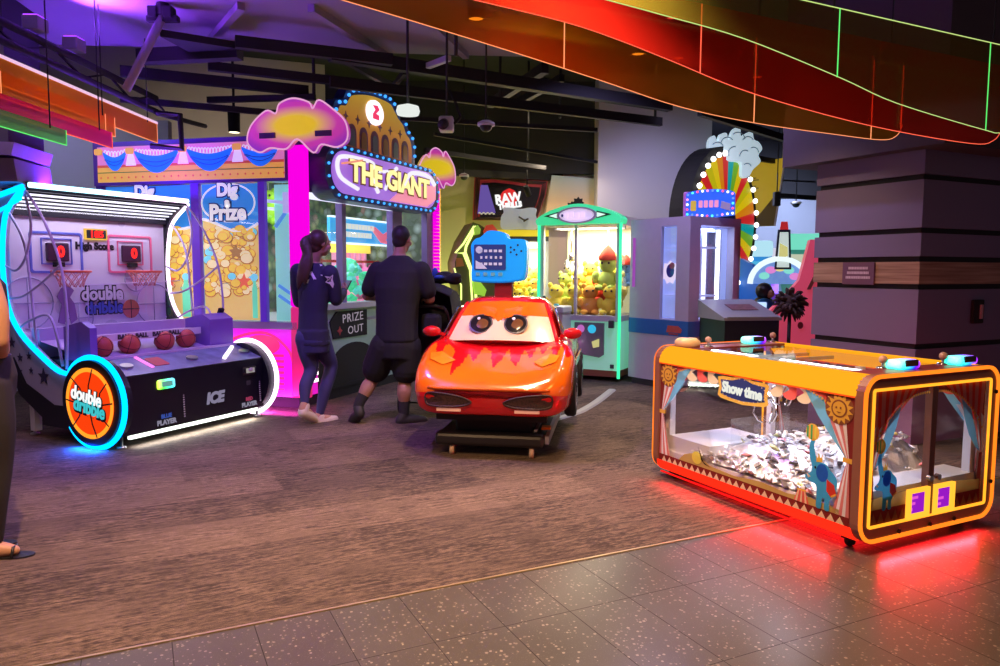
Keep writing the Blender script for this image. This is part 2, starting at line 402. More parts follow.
# far left column head
mb = MB(); mb.box((-2.2, 0, 2.4), (-.08, .6, 4.4), 0); mb.prism([(-2.2, 2.0), (.0, 2.0), (.06, 2.36), (-2.2, 2.42)], 0, -.7, 0); 
mb = MB().box((-2.2, 0, 2.38), (-.1, .6, 4.4), 1).at(FRONT()).prism([(-2.2, 2.28), (-.06, 2.28), (-.03, 2.38), (-2.2, 2.38)], .06, -.6, 0).prism([(-2.2, 2.08), (-.04, 2.08), (-.06, 2.26), (-2.2, 2.26)], .02, -.6, 0)
o = mb.build('pillar_left', ['panel', 'dark']); o.location = V((-3.78, 5.95, 0)); o.rotation_euler = (0, 0, R(8)); struct(o)
# white column behind the machines
struct(MB().box((1.503, 11.6, 0), (3.245, 12.1, 4.4)).build('pillar_column', P('white_column_paint', (.62, .6, .66), .7, var=.03, scale=2)))

# ---- edge-lit acrylic sheets hanging along the border line
AC = {'amber': GL('amber_acrylic', (.55, .22, .03), .04, .1, .2, (.62, .28, .008)),
      'red': GL('red_acrylic', (.55, .05, .03), .04, .1, .24, (.85, .03, .025)),
      'olive': GL('yellow_green_acrylic', (.45, .42, .16), .04, .1, .2, (.26, .28, .04)),
      'amberlit': GL('lit_amber_acrylic', (.6, .24, .03), .04, .1, .4, (.95, .33, .02)), 'redlit': GL('magenta_red_acrylic', (.5, .05, .12), .04, .1, .38, (.85, .03, .12)),  # brighter copies for the left panels, rail light put into their colour
      'green': GL('green_acrylic', (.15, .55, .15), .05, .1, .5, (.1, .7, .1))}
ED = {'amberlit': em('amber_edge', (1, .32, .12), 1.3), 'redlit': em('red_edge', (1, .12, .06), 1.4), 'amber': em('amber_edge', (1, .32, .12), 1.3), 'red': em('red_edge', (1, .12, .06), 1.4), 'olive': em('olive_edge', (.75, 1, .3), .8), 'lime': em('lime_edge', (.15, 1, .2), 1.0), 'white': em('rail', (.9, .55, .8), 1.0)}
def sheet(key, label, u, bottom, top, seams, edge_top=None, seam_key=None, bow=0., edge=None):
    """vertical acrylic curtain in the plane u; bottom = [(v,z)...]"""
    t = thing('acrylic_sheet', label, 'hanging decoration', UV(u, 0), A26)
    bt = [(p.x, p.y) for p in smooth([(a, b, 0) for a, b in bottom], 5)]
    v0, v1 = bt[0][0], bt[-1][0]
    yb = lambda v: bow*sin(PI*(v-v0)/(v1-v0))
    tz = lambda v: max(top(v) if callable(top) else top, 0)
    mb = MB()
    for s in (0, .008):
        vs = []; fs = []
        for v, z in bt: vs += [(v, yb(v)+s, z), (v, yb(v)+s, max(tz(v), z+.002))]
        for i in range(len(bt)-1): fs.append((2*i, 2*i+2, 2*i+3, 2*i+1))
        if s == 0: mb.add(vs, fs)
    mb.build('panel', AC[key], t, fix=False)
    ek = ED[edge or key]
    MB().tube([(v, yb(v), z) for v, z in bt], .0024, 5).build('bottom_edge', ek, t)
    if edge_top:
        N = 24; MB().tube([(v0+(v1-v0)*i/N, yb(v0+(v1-v0)*i/N), tz(v0+(v1-v0)*i/N)) for i in range(N+1)], .003, 5).build('top_edge', ED[edge_top], t)
    for v in (v0+.15, (v0+v1)/2, v1-.15): MB().tube([(v, yb(v)+.004, tz(v)-.02), (v, yb(v)+.004, 4.4)], .005, 5).build('hanger', 'beam', t)
    for v in seams:
        i = min(range(len(bt)), key=lambda k: abs(bt[k][0]-v)); z = bt[i][1]
        MB().tube([(v, yb(v), z), (v, yb(v), tz(v))], .0036, 5).build('seam', ED[seam_key or key], t)
    return t
sheet('amber', 'long amber acrylic curtain with the lowest curved edge of the overhead sheets', 3.5, [(-.6, 2.75), (.3, 2.7), (.88, 2.64), (1.7, 2.53), (2.3, 2.44), (2.87, 2.35), (3.46, 2.31), (4.11, 2.3), (4.6, 2.3), (4.76, 2.34), (4.82, 2.42)], 2.82, [2.08, 3.44, 4.5, 4.8])
sheet('red', 'bright red acrylic curtain hanging between the amber and the green sheet', 3.2, [(-.4, 2.72), (1.42, 2.63), (1.92, 2.6), (2.22, 2.56), (2.55, 2.5), (3.15, 2.39), (4.11, 2.3), (5.1, 2.27), (5.36, 2.31), (5.45, 2.4)], 2.82, [2.75])
sheet('olive', 'smoky yellow-green acrylic curtain with bright green seams at the mall side', 2.9, [(.6, 2.7), (1.91, 2.62), (2.24, 2.6), (2.77, 2.56), (3.46, 2.45), (3.94, 2.36), (4.78, 2.28), (5.0, 2.28), (6.2, 2.34)], 2.81, [3.44, 4.77], edge_top='olive', seam_key='lime')
def lsheet(key, label, x, y0, y1, b0, b1, t0, t1, seams, rail=False, ek=None):
    t = thing('acrylic_sheet', label, 'hanging decoration', (x, 0, 0))
    MB().add([(0, y0, b0), (0, y1, b1), (0, y1, t1), (0, y0, t0)], [(0, 1, 2, 3)]).build('panel', AC[key], t, fix=False)
    MB().tube([(0, y0, b0), (0, y1, b1), (0, y1, t1)], .004, 5).build('bottom_edge', ED[ek or key], t)
    for y in seams:
        k = (y-y0)/(y1-y0); MB().tube([(0, y, b0+(b1-b0)*k), (0, y, t0+(t1-t0)*k)], .0036, 5).build('seam', ED[ek or key], t)
    for y in (y0+.2, y1-.2): MB().tube([(.004, y, t1-.02), (.004, y, 4.4)], .005, 5).build('hanger', 'beam', t)
    if rail: MB().bar((0, y0, t0+.01), (0, y1, t1+.01), .02, .02).build('light_rail', ED['white'], t)
    return t
lsheet('amberlit', 'long amber acrylic panel under a white light rail above the basketball game', -3.35, 4.2, 7.35, 2.62, 2.62, 2.80, 2.80, [], True)
lsheet('amberlit', 'shorter amber acrylic panel hung in front of the long amber one at the left', -3.3, 4.2, 6.45, 2.52, 2.52, 2.70, 2.68, [5.0, 6.3])
lsheet('redlit', 'dark red acrylic panel below the amber panels at the left', -3.25, 4.2, 6.3, 2.4, 2.4, 2.53, 2.53, [4.75])
lsheet('green', 'green acrylic strip lowest of the hanging panels at the left', -3.2, 4.2, 5.55, 2.30, 2.30, 2.41, 2.41, [], ek='lime')

# ---- steel overhead
def beam(a, b, z, w=.07, h=.09, z2=None, m='beam'):
    p = GP(a[0], a[1], z); q = GP(b[0], b[1], z2 or z)
    return struct(MB().bar(p, q, w, h).build('ceiling_beam', m))
for a, b, z, w, h in [((140, 57), (240, 52), 3.3, .12, .12), ((120, 71), (308, 91), 3.3, .08, .1), ((208, 66), (372, 85), 3.3, .07, .08), ((235, 42), (392, 60), 3.35, .08, .1),
                      ((208, 100), (315, 97), 3.2, .06, .06), ((120, 99), (297, 115), 3.1, .05, .06), ((330, 54), (670, 106), 3.35, .1, .12), ((330, 82), (661, 122), 3.2, .06, .1),
                      ((490, 104), (545, 68), 3.5, .08, .1), ((515, 104), (562, 78), 3.5, .06, .08), ((434, 134), (597, 162), 3.0, .03, .04), ((445, 172), (600, 180), 2.9, .1, .1),
                      ((400, 118), (597, 130), 3.1, .04, .05), ((425, 150), (545, 168), 2.95, .05, .06), ((742, 193), (815, 198), 2.75, .06, .08), ((707, 150), (815, 168), 3.2, .06, .08), ((700, 112), (815, 148), 3.3, .07, .09),
                      ((345, 60), (395, 88), 3.4, .05, .06), ((405, 72), (392, 88), 3.3, .04, .05), ((730, 178), (815, 182), 3.0, .03, .03)]:
    beam(a, b, z, w, h)
for a, b in [((241, 6), (206, 46)), ((311, 8), (389, 58)), ((425, 18), (466, 56))]: beam(a, b, 3.52, .06, .06, m='ceil')
struct(MB().prism([tuple(GP(x, y, 3.32).xy) for x, y in ((160, 34), (235, 46), (238, 58), (200, 56))], 3.3, 3.36).build('ceiling_beam', 'beam'))
for x, y, z in ((314, 97, 3.2), (456, 56, 3.3), (655, 122, 3.2), (500, 108, 3.3), (560, 118, 3.3), (528, 160, 3.0)):
    p = GP(x, y, z); struct(MB().cyl(p, p+V((0, 0, 4.4-z)), .018, 6).build('ceiling_rod', 'beam'))
# slanting pipe with clamp
p, q = GP(126, 90, 2.85), GP(163, 16, 3.45)
pp = thing('ceiling_pipe', 'slanting violet-lit steel pipe with a bolted clamp at the ceiling', 'pipe', p)
MB().cyl((0, 0, 0), q-p, .035, 12).build('pipe', P('pale_pipe', (.4, .38, .45), .5), pp)
mb = MB()
for k in (-1, 1): mb.box(q-p+V((-.05+.06*k, -.05, -.02)), q-p+V((.03+.06*k, .05, .07)), r=.01)
mb.box(q-p+V((-.13, -.03, -.05)), q-p+V((.13, .03, 0)), r=.01).cyl(q-p, q-p+V((0, 0, .15)), .05, 10); mb.build('clamp', 'matte', pp)
# truss with violet wash fixtures at the far left
tr = thing('lighting_truss', 'black twin-pipe lighting truss above the left acrylic panels', 'truss', (-3.42, 4.2, 2.95))
for z in (0, .13): MB().cyl((0, 0, z), (0, 3.3, z), .03, 8).build('pipe', 'matte', tr)
mb = MB()
for k in range(9): mb.bar((0, k*.4, 0 if k % 2 else .13), (0, k*.4+.4, .13 if k % 2 else 0), .015, .015)
mb.build('lattice', 'matte', tr)
for k, y in enumerate((5.05, 5.6, 6.1)):
    w = thing('wash_light', ('violet wash light nearest the picture edge', 'violet wash light in the middle', 'violet wash light nearest the slanting pipe')[k]+' on the black truss', 'stage light', (-3.42, y, 3.13), group='violet wash lights')
    MB().box((-.06, -.07, 0), (.06, .07, .1), r=.01).build('housing', 'grey', w)
    MB().box((-.05, -.06, .1), (.05, .06, .106)).build('lens', em('violet', (.35, .05, 1), 3), w)
    area('wash_beam', (-3.40, y, 3.26), (0, -R(140), 0), .1, .12, (.26, .05, 1), 28, 110)
# mounting frame at the wall
fr = thing('wall_bracket', 'black tubular wall bracket at the end of the left acrylic panels', 'bracket', (0, 0, 0))
a = [atp for atp in (GP(157, 113, 2.8), GP(180, 115, 2.78), GP(181, 148, 2.48), GP(152, 146, 2.5))]
c = a[0]; y0 = 7.4
pt = []
for x, y in ((157, 113), (180, 115), (182, 149), (151, 146)):
    d = fw+cr*((x-500)/F_)+cu_*((333-y)/F_); pt.append(V((0, 0, HC))+d*(y0/d.y))
fr.location = pt[0]
MB().tube([q-pt[0] for q in pt], .03, 6, closed=False, sm=False).build('frame', 'beam', fr)
MB().cyl(pt[0]-pt[0], V((0, 1.2, .1)), .025, 6).build('arm', 'beam', fr)

# ---- fixtures
def downlight(x, y, z, label, power, col=(1, .72, .42), deg=120):
    p = GP(x, y, z); t = thing('downlight', label, 'ceiling light', p, group='warm downlights over the carpet')
    MB().lathe([(.055, 0), (.062, 0), (.062, .16), (.02, .17)], 20, cap=False).build('can', 'dgrey', t)
    MB().lathe([(.001, .012), (.05, .012)], 20, cap=False).build('lens', em('warm_lens', (1, .62, .18), 2.2), t)
    MB().cyl((0, 0, .16), (0, 0, 4.4-z), .012, 6).build('stem', 'beam', t)
    spot('downlight_beam', p+V((0, 0, -.01)), col, power, deg, .7)
downlight(476, 20, 3.0, 'warm downlight behind the amber sheet, nearest the giant prize machine', 170)
downlight(638, 55, 3.0, 'warm downlight behind the amber sheet, above the green claw machine', 190)
downlight(757, 78, 3.0, 'warm downlight glowing through the red sheet near the pillar', 60)
p = GP(234, 121, 3.12); t = thing('track_spot', 'black cylinder spotlight hanging from the track above the curtain banner', 'spotlight', p)
t.scale = (1.3,)*3
MB().lathe([(.05, -.1), (.055, .1), (.02, .11)], 16).build('cylinder', 'matte', t); MB().lathe([(.001, -.101), (.045, -.101)], 16, cap=False).build('lens', em('track_lens', (1, .85, .6), 3), t)
MB().cyl((0, 0, .1), (0, 0, .98), .012, 6).build('stem', 'matte', t)
spot('track_beam', p+V((0, 0.02, -.15)), (1, .78, .5), 60, 140, rot=(R(75), 0, R(10)))
p = GP(408, 115, 2.7); t = thing('disc_light', 'white disc ceiling light beside the prize machine crown', 'ceiling light', p)
MB().lathe([(.001, 0), (.09, .0), (.1, .03), (.09, .07), (.02, .09)], 24).build('disc', em('disc', (.9, .95, .9), .9), t); MB().cyl((0, 0, .08), (0, 0, 1.7), .012, 6).build('stem', 'beam', t)
p = GP(447, 124, 2.7); t = thing('projector', 'silver projector head clamped under the black ceiling pipes', 'projector', p)
MB().box((-.07, -.08, -.07), (.06, .08, .06), r=.02).build('body', 'lgrey', t); MB().cyl((-.02, -.08, -.01), (-.03, -.13, -.03), .045, 14).build('lens', 'black', t)
MB().tube([(0.06, 0, 0), (.12, 0, .06), (.08, 0, .18), (.02, 0, .3)], .015, 6).build('yoke', 'matte', t); MB().cyl((0, 0, .05), (0, 0, 1.7), .012, 6).build('stem', 'beam', t)
def dome(x, y, z, label, r=.07):
    p = GP(x, y, z); t = thing('dome_camera', label, 'security camera', p)
    MB().lathe([(r*1.15, 0), (r*1.15, .03), (r*.6, .05)], 20).build('mount', 'white', t)
    MB().ball((0, 0, 0), (r*.85, r*.85, r*.8), n=16).build('dome', 'black', t); MB().cyl((0, 0, .04), (0, 0, 4.4-z), .01, 6).build('stem', 'beam', t)
dome(486, 126, 2.75, 'white dome camera right of the silver projector'); dome(464, 177, 2.7, 'small white dome camera above the warm back wall', .06); dome(796, 204, 2.6, 'white dome camera hanging before the pale far wall beside the pillar', .08)
p = GP(527, 188, 2.55); t = thing('track_spot', 'small black track spotlight beside the dark screen', 'spotlight', p)
MB().cyl((-.02, -.03, .02), (.03, .05, -.1), .04, 12).build('cylinder', 'matte', t); MB().cyl((0, 0, 0), (0, 0, .25), .01, 6).build('stem', 'matte', t)
p = GP(777, 192, 2.65); t = thing('speaker_box', 'small black speaker hanging at the end of the rail beside the yellow poster', 'speaker', p)
MB().cyl((0, 0, 0), (0, 0, 4.4-p.z), .008, 6).build('hanger', 'beam', t)
MB().box((-.05, -.05, -.22), (.05, .05, 0), r=.01).build('cabinet', 'matte', t); MB().cyl((0, 0, 0), (0, 0, .3), .01, 6).build('stem', 'beam', t)
p, q = GP(428, 66, 3.35), GP(449, 58, 3.35); t = thing('tube_light', 'unlit fluorescent tube among the dark beams', 'tube light', p)
MB().bar((0, 0, 0), q-p, .05, .05).build('tube', 'lgrey', t)

# unseen mall-side downlights above the walkway; fill spots added in the arcade ceiling
def can(loc, label, col, power, deg, group, rot=(0, 0, 0)):
    t = thing('fill_spot', label, 'ceiling light', loc, group=group)
    MB().lathe([(.06, 0), (.068, 0), (.068, .16), (.02, .17)], 20, cap=False).build('can', 'dgrey', t)
    MB().lathe([(.001, .012), (.055, .012)], 20, cap=False).build('lens', em('can_lens', (1, .85, .7), 2), t)
    MB().cyl((0, 0, .16), (0, 0, 4.4-loc[2]), .012, 6).build('stem', 'beam', t)
    return spot('spot_beam', (loc[0], loc[1], loc[2]-.01), col, power, deg, .8, rot)
for k, (x, y) in enumerate(((-1.5, 2.3), (.5, 3.0), (-2.9, 1.2))):
    can((x, y, 3.3), 'warm unseen ceiling spot over the tiled walkway, %s' % ('at the left end', 'in the middle', 'near the bystander')[k], (1, .60, .31), (600, 680, 150)[k], 100, 'unseen walkway ceiling spots', (R(14), 0, R(-4)))
for k, (x, y, c, p) in enumerate(((-1.4, 5.1, (.36, .16, 1), 300), (1.7, 7.6, (.5, .42, 1), 260), (3.6, 13.5, (.6, .65, 1), 1300), (-4.3, 5.6, (.8, .5, .9), 100), (.6, 10.6, (1, .8, .55), 120))):
    can((x, y, 3.4 if x < .5 else 3.9), 'black added fill spot among the beams, %s' % ('before the prize machine', 'over the locker', 'over the far games', 'over the basketball game', 'over the back wall')[k], c, p, 140, 'added arcade fill spots')
can((2.1, 9.0, 3.9), 'black added fill spot turned towards the pale column', (.6, .55, 1), 190, 80, 'added arcade fill spots', (R(48), 0, R(-4))).data.shadow_soft_size = .3
can((6.2, 14.6, 3.6), 'black added fill spot turned to the pale far wall', (.6, .68, 1), 700, 120, 'added arcade fill spots', (R(55), 0, R(10)))
can((-5.0, 6.6, 3.3), 'black added fill spot turned to the grey wall left of the prize machine', (.75, .8, 1), 70, 130, 'added arcade fill spots', (R(45), 0, 0))
# ================================================================== low circus candy crane ("Show time")
def FILM(name, col, glow=.6):
    m = bpy.data.materials.new(name); m.use_nodes = True; nt = m.node_tree
    for n in list(nt.nodes): nt.nodes.remove(n)
    o = nt.nodes.new('ShaderNodeOutputMaterial'); d = nt.nodes.new('ShaderNodeBsdfDiffuse'); t = nt.nodes.new('ShaderNodeBsdfTranslucent'); x = nt.nodes.new('ShaderNodeMixShader')
    nz = noise(nt, nt.nodes.new('ShaderNodeTexCoord').outputs['Object'], 25, 2)
    c = mixc(nt, nz, tuple(q*.88 for q in col), col)
    lk(nt, c, d.inputs[0]); lk(nt, c, t.inputs[0]); x.inputs[0].default_value = glow*.6
    lk(nt, d.outputs[0], x.inputs[1]); lk(nt, t.outputs[0], x.inputs[2]); lk(nt, x.outputs[0], o.inputs[0]); return m
FM = {k: FILM('film_'+k, c) for k, c in dict(red=(.75, .06, .04), dred=(.22, .03, .025), cream=(.9, .72, .45), blue=(.2, .55, .8), lblue=(.45, .72, .85), navy=(.05, .08, .35), gold=(.85, .5, .08), white=(.85, .8, .8),
      brown=(.28, .1, .05), yellow=(.85, .75, .12), elb=(.06, .38, .66), ear=(.03, .14, .6), stripe=(.7, .22, .2), black=(.03, .02, .02), pinkred=(.85, .15, .12), sand=(.55, .4, .12), green=(.1, .5, .2)).items()}
FMK = list(FM); FMI = {k: i for i, k in enumerate(FMK)}
SW, SL, Z0, Z1 = 1.09, 1.60, .055, .895
sh = thing('candy_crane', 'low circus-themed candy crane machine with orange lit frame on the tiled border', 'claw machine', (1.762, 3.538, 0), R(26.5))
# rails: rounded long edges (x-z profile) running the length
def arc(cx, cz, r, a0, a1, n=7): return [(cx+r*cos(R(a0+(a1-a0)*k/n)), cz+r*sin(R(a0+(a1-a0)*k/n))) for k in range(n+1)]
def rail(name, prof, mat):
    rings = [[(x, y, z) for x, z in prof] for y in (.045, SL-.045)]
    return MB().loft(rings, sm=False).build(name, mat, sh)
r = .1
topl = arc(r, Z1-r, r, 180, 90)+[(r, Z1-.03), (.03, Z1-.105), (0, Z1-.105)]
topr = [(SW-x, z) for x, z in topl]
botl = arc(r*.7, Z0+r*.7, r*.7, 180, 270)+[(r*.7, Z0+.05), (.03, Z0+.075), (0, Z0+.075)]
botr = [(SW-x, z) for x, z in botl]
amb_ = em('amber_rail', (1, .36, .012), 1.25); redr = em('red_rail', (1, .02, .006), 1.6)
rail('top_rail', topl, amb_); rail('top_rail', topr, amb_); rail('bottom_rail', botl, redr); rail('bottom_rail', botr, redr)
for x in (-.001, SW+.001): MB().box((min(x, x*.98), .05, Z1-.112), (max(x, x*.98)+.002, SL-.05, Z1-.104)).build('lip_strip', em('lip', (1, .08, .01), 1.2), sh)
K['sbrown'] = P('chocolate_frame', (.2, .075, .045), .35)
out_ = rrect(0, Z0, SW, Z1, .1); inn = rrect(.068, Z0+.08, SW-.075, Z1-.072, .012)
for y0, y1 in ((0, .05), (SL-.05, SL)):
    fr = MB().at(FRONT()).ring(out_, inn, -y1, -y0).build('end_frame', 'sbrown', sh)
    yy = -.004 if y0 == 0 else SL+.004
    mid = [(x*.985+SW*.0075, z*.985+.475*.015) for x, z in out_]
    MB().tube([(x, yy, z) for x, z in mid], .011, 6, closed=True).build('outer_neon', em('neon_o', (1, .2, .012), 1.5), fr)
    MB().tube([(x, yy, z) for x, z in inn], .008, 6, closed=True).build('inner_neon', em('neon_y', (1, .36, .02), 1.6), fr)
Rs_ = M.Rotation(R(26.5), 4, 'Z')
MB().box((.05, .03, Z0+.03), (SW-.05, SL-.03, .12)).build('floor_pan', 'black', sh)
for x in (.1, SW-.1):
    for y in (.12, SL-.12):
        mb = MB().box((x-.03, y-.03, .04), (x+.03, y+.03, Z0+.03)).cyl((x-.012, y, .025), (x+.012, y, .025), .025, 14); mb.build('caster', 'matte', sh)
# inner bed and posts
K['bed'] = P('white_bed', (.75, .75, .82), .35)
MB().box((.04, .05, .12), (SW-.04, SL-.05, .2)).build('prize_bed', 'bed', sh)
ch = MB().box((.06, 1.12, .2), (.6, 1.5, .30)).box((.06, .06, .2), (SW-.06, .24, .29)); ch.build('chute_deck', 'bed', sh)
mb = MB()
for x, y in ((.06, 1.5), (SW-.1, 1.5), (SW-.1, .78), (SW-.1, .07)): mb.box((x, y, .2), (x+.045, y+.045, Z1-.1))
mb.build('inner_post', 'bed', sh)
K['acr'] = GL('inner_acrylic', (.95, .97, 1), .12)
MB().add([(.1, .98, .3), (.6, .98, .3), (.6, .98, .5), (.1, .98, .5), (.62, .8, .2), (.62, 1.3, .2), (.62, 1.3, .46), (.62, .8, .46)], [(0, 1, 2, 3), (4, 5, 6, 7)]).build('divider_sheet', 'acr', sh, fix=False)
# glass
gl_l = MB().add([(.012, .05, .12), (.012, SL-.05, .12), (.012, SL-.05, .81), (.012, .05, .81)], [(0, 1, 2, 3)]).build('side_glass', 'glass2', sh, fix=False)
gl_r = MB().add([(SW-.012, .05, .12), (SW-.012, SL-.05, .12), (SW-.012, SL-.05, .81), (SW-.012, .05, .81)], [(0, 1, 2, 3)]).build('side_glass', 'glass2', sh, fix=False)
MB().add([(.07, .1, Z1-.012), (SW-.07, .1, Z1-.012), (SW-.07, SL-.1, Z1-.012), (.07, SL-.1, Z1-.012)], [(0, 1, 2, 3)]).build('top_glass', 'glass', sh, fix=False)
K['deck'] = P('maroon_deck', (.2, .03, .03), .3)
for y0, y1 in ((.0, .2), (SL-.2, SL)): MB().box((.07, y0, Z1-.035), (SW-.07, y1, Z1-.005)).build('top_deck', 'deck', sh)
# white LED battens under the top glass
for x, y0, y1 in ((.30, .24, .8), (.30, .98, 1.38)):
    b_ = MB().box((x-.02, y0, Z1-.05), (x+.02, y1, Z1-.02)).build('led_batten', 'white', sh)
    MB().box((x-.015, y0+.01, Z1-.054), (x+.015, y1-.01, Z1-.05)).box((x-.015, y0+.01, Z1-.02), (x+.015, y1-.01, Z1-.016)).build('tube', em('led_white', (.85, .85, 1), 7), b_)

# ---- printed circus film on the long panes; coordinates (s along the pane from the near end, z)
def circus_side(par, x, sgn):
    pr = MB().at(RIGHT((x, 0, 0)))
    def D(key, pts, lay=1): pr.poly(pts, sgn*.0012*lay, FMI[key])
    for c in (1, -1):
        X = (lambda s: s) if c == 1 else (lambda s: 1.6-s)      # near end / far end mirrored
        D('dred', [(X(a), b) for a, b in ((.055, .125), (.055, .81), (.36, .81), (.26, .76), (.17, .69), (.11, .58), (.075, .46), (.09, .3), (.12, .125))], 1)
        D('blue', [(X(a), b) for a, b in ((.36, .785), (.24, .755), (.2, .66), (.14, .54), (.075, .455), (.11, .49), (.19, .57), (.27, .66))], 3)
        for k in range(5):
            t0, t1 = k/5, (k+1)/5
            D(('white', 'stripe')[k % 2], [(X(.10+.12*t0), .66-.02*t0), (X(.10+.12*t1), .66-.02*t1), (X(.073+.015*t1), .455), (X(.073+.015*t0), .455)], 2)
            D(('stripe', 'white')[k % 2], [(X(.073+.015*t0), .455), (X(.073+.015*t1), .455), (X(.06+.115*t1), .13), (X(.06+.115*t0), .13)], 2)
        D('gold', [(X(.055), .475), (X(.11), .475), (X(.11), .45), (X(.055), .45)], 4)
        D('brown', ell(X(.14), .715, .085, .08, 24), 4)
        D('gold', star(X(.14), .715, .082, .055, 14), 5); D('brown', ell(X(.14), .715, .047, .045, 20), 6); D('gold', ell(X(.14), .715, .038, .037, 20), 7)
        D('brown', [(X(.125), .725), (X(.135), .725), (X(.135), .715), (X(.125), .715)], 8); D('brown', [(X(.15), .725), (X(.16), .725), (X(.16), .715), (X(.15), .715)], 8); D('brown', [(X(.125), .70), (X(.155), .70), (X(.14), .692)], 8)
        for k in range(5):
            a = .60-.095*k; top = .80-.002*k*k
            D(('cream', 'pinkred')[k % 2], [(X(a), top), (X(a-.093), top-.004)]+[(X(a-.0465-.0465*cos(PI*j/8)), top-.062-.028*sin(PI*j/8)) for j in range(8, -1, -1)], 2)
        for k in range(22):
            a = .55-.018*k; D('gold', ell(X(a), .80-.0055*(max(0, k-8)**1.32)*.5, .006, .006, 8), 6)
    D('brown', [(.055, .812), (1.545, .812), (1.545, .797), (.055, .797)], 3)
    D('dred', [(.06, .126), (1.54, .126), (1.54, .175), (.06, .175)], 3)
    for k in range(26):
        a = .085+.055*k; D('cream', [(a, .132), (a+.05, .132), (a+.025, .168)], 5)
    D('sand', [(.12, .17), (.12, .20), (.3, .215), (.45, .195), (.65, .21), (.85, .19), (1.05, .20), (1.2, .25), (1.29, .22), (1.35, .17)], 2)
    D('yellow', ell(1.17, .225, .045, .04, 20), 4)
    D('black', [(1.10, .2), (1.16, .3), (1.13, .22), (1.04, .19)], 4)
    # show time plaque
    D('gold', [(.60, .655), (.63, .64), (.7, .632), (.8, .625), (.9, .632), (.97, .64), (1.0, .655), (.99, .70), (1.0, .765), (.96, .775), (.88, .775), (.8, .80), (.72, .775), (.64, .775), (.6, .765), (.61, .70)], 5)
    D('navy', [(.625, .668), (.7, .652), (.8, .645), (.9, .652), (.975, .668), (.965, .70), (.975, .752), (.88, .757), (.8, .78), (.72, .757), (.625, .752), (.635, .70)], 6)
    for k in range(30):
        t = 2*PI*k/30; D('cream', ell(.8+.187*cos(t)*min(1, 1/max(abs(cos(t)), abs(sin(t)))*.98), .708+.066*sin(t)*min(1, 1/max(abs(cos(t)), abs(sin(t))))*.98, .004, .004, 6), 8)
    if sgn < 0: elephant(D, .225, .18, 1., -1)
    D('pinkred', [(.30, .175), (.40, .175), (.375, .24), (.325, .24)], 6)
    for k in range(3): D('cream', [(.313+.032*k, .176), (.326+.032*k, .176), (.332+.02*k, .239), (.325+.02*k, .239)], 7)
    D('gold', [(.32, .238), (.38, .238), (.38, .248), (.32, .248)], 7)
    pr.build('circus_print', [FM[k] for k in FMK], par, fix=False)
def elephant(D, s, z, q, d):
    """blue circus elephant with a ball on its trunk; d=-1: faces towards larger s"""
    f = lambda pts: [(s-d*a*q, z+b*q) for a, b in pts]
    body = smooth([(a, b, 0) for a, b in ((-.05, 0), (-.05, .05), (-.085, .1), (-.09, .17), (-.05, .21), (-.02, .235), (.02, .24), (.045, .27), (.055, .32), (.05, .35), (.07, .355), (.085, .31), (.08, .25), (.065, .2), (.075, .17), (.105, .15), (.1, .13), (.06, .12), (.035, .11), (.03, .06), (.03, 0), (0, 0), (-.005, .05), (-.02, .05), (-.02, 0))], 4, True)
    D('elb', f([(p.x, p.y) for p in body]), 6)
    D('ear', f(ell(-.0, .185, .037, .047, 20)), 7)
    D('red', f([(-.03, .16), (-.075, .14), (-.092, .09), (-.06, .07), (-.03, .1)]), 7); D('gold', f([(-.092, .09), (-.06, .07), (-.058, .08), (-.09, .1)]), 8)
    D('black', f(ell(.042, .205, .006, .008, 8)), 8); D('cream', f([(.07, .15), (.1, .165), (.085, .14)]), 7)
    D('gold', f(ell(.068, .385, .042, .045, 22)), 7)
    for a in (-.022, .002, .026): D('green' if a > 0 else 'yellow', f([(.066+a, .345+abs(a)*.4), (.078+a, .345+abs(a)*.4), (.078+a, .425-abs(a)*.4), (.066+a, .425-abs(a)*.4)]), 8)
    D('gold', f([(.0, .24), (.0, .285), (.012, .26), (.024, .285), (.03, .255), (.04, .27), (.038, .235)]), 7)
circus_side(gl_l, .010, -1); circus_side(gl_r, SW-.010, 1)
text('Show time', .085, em('show_letters', (.95, .95, .85), .9), gl_l, LEFT((-.002, .8, .705)) @ M.Rotation(R(-2), 4, 'Z'), bold=.004, sx=.85)

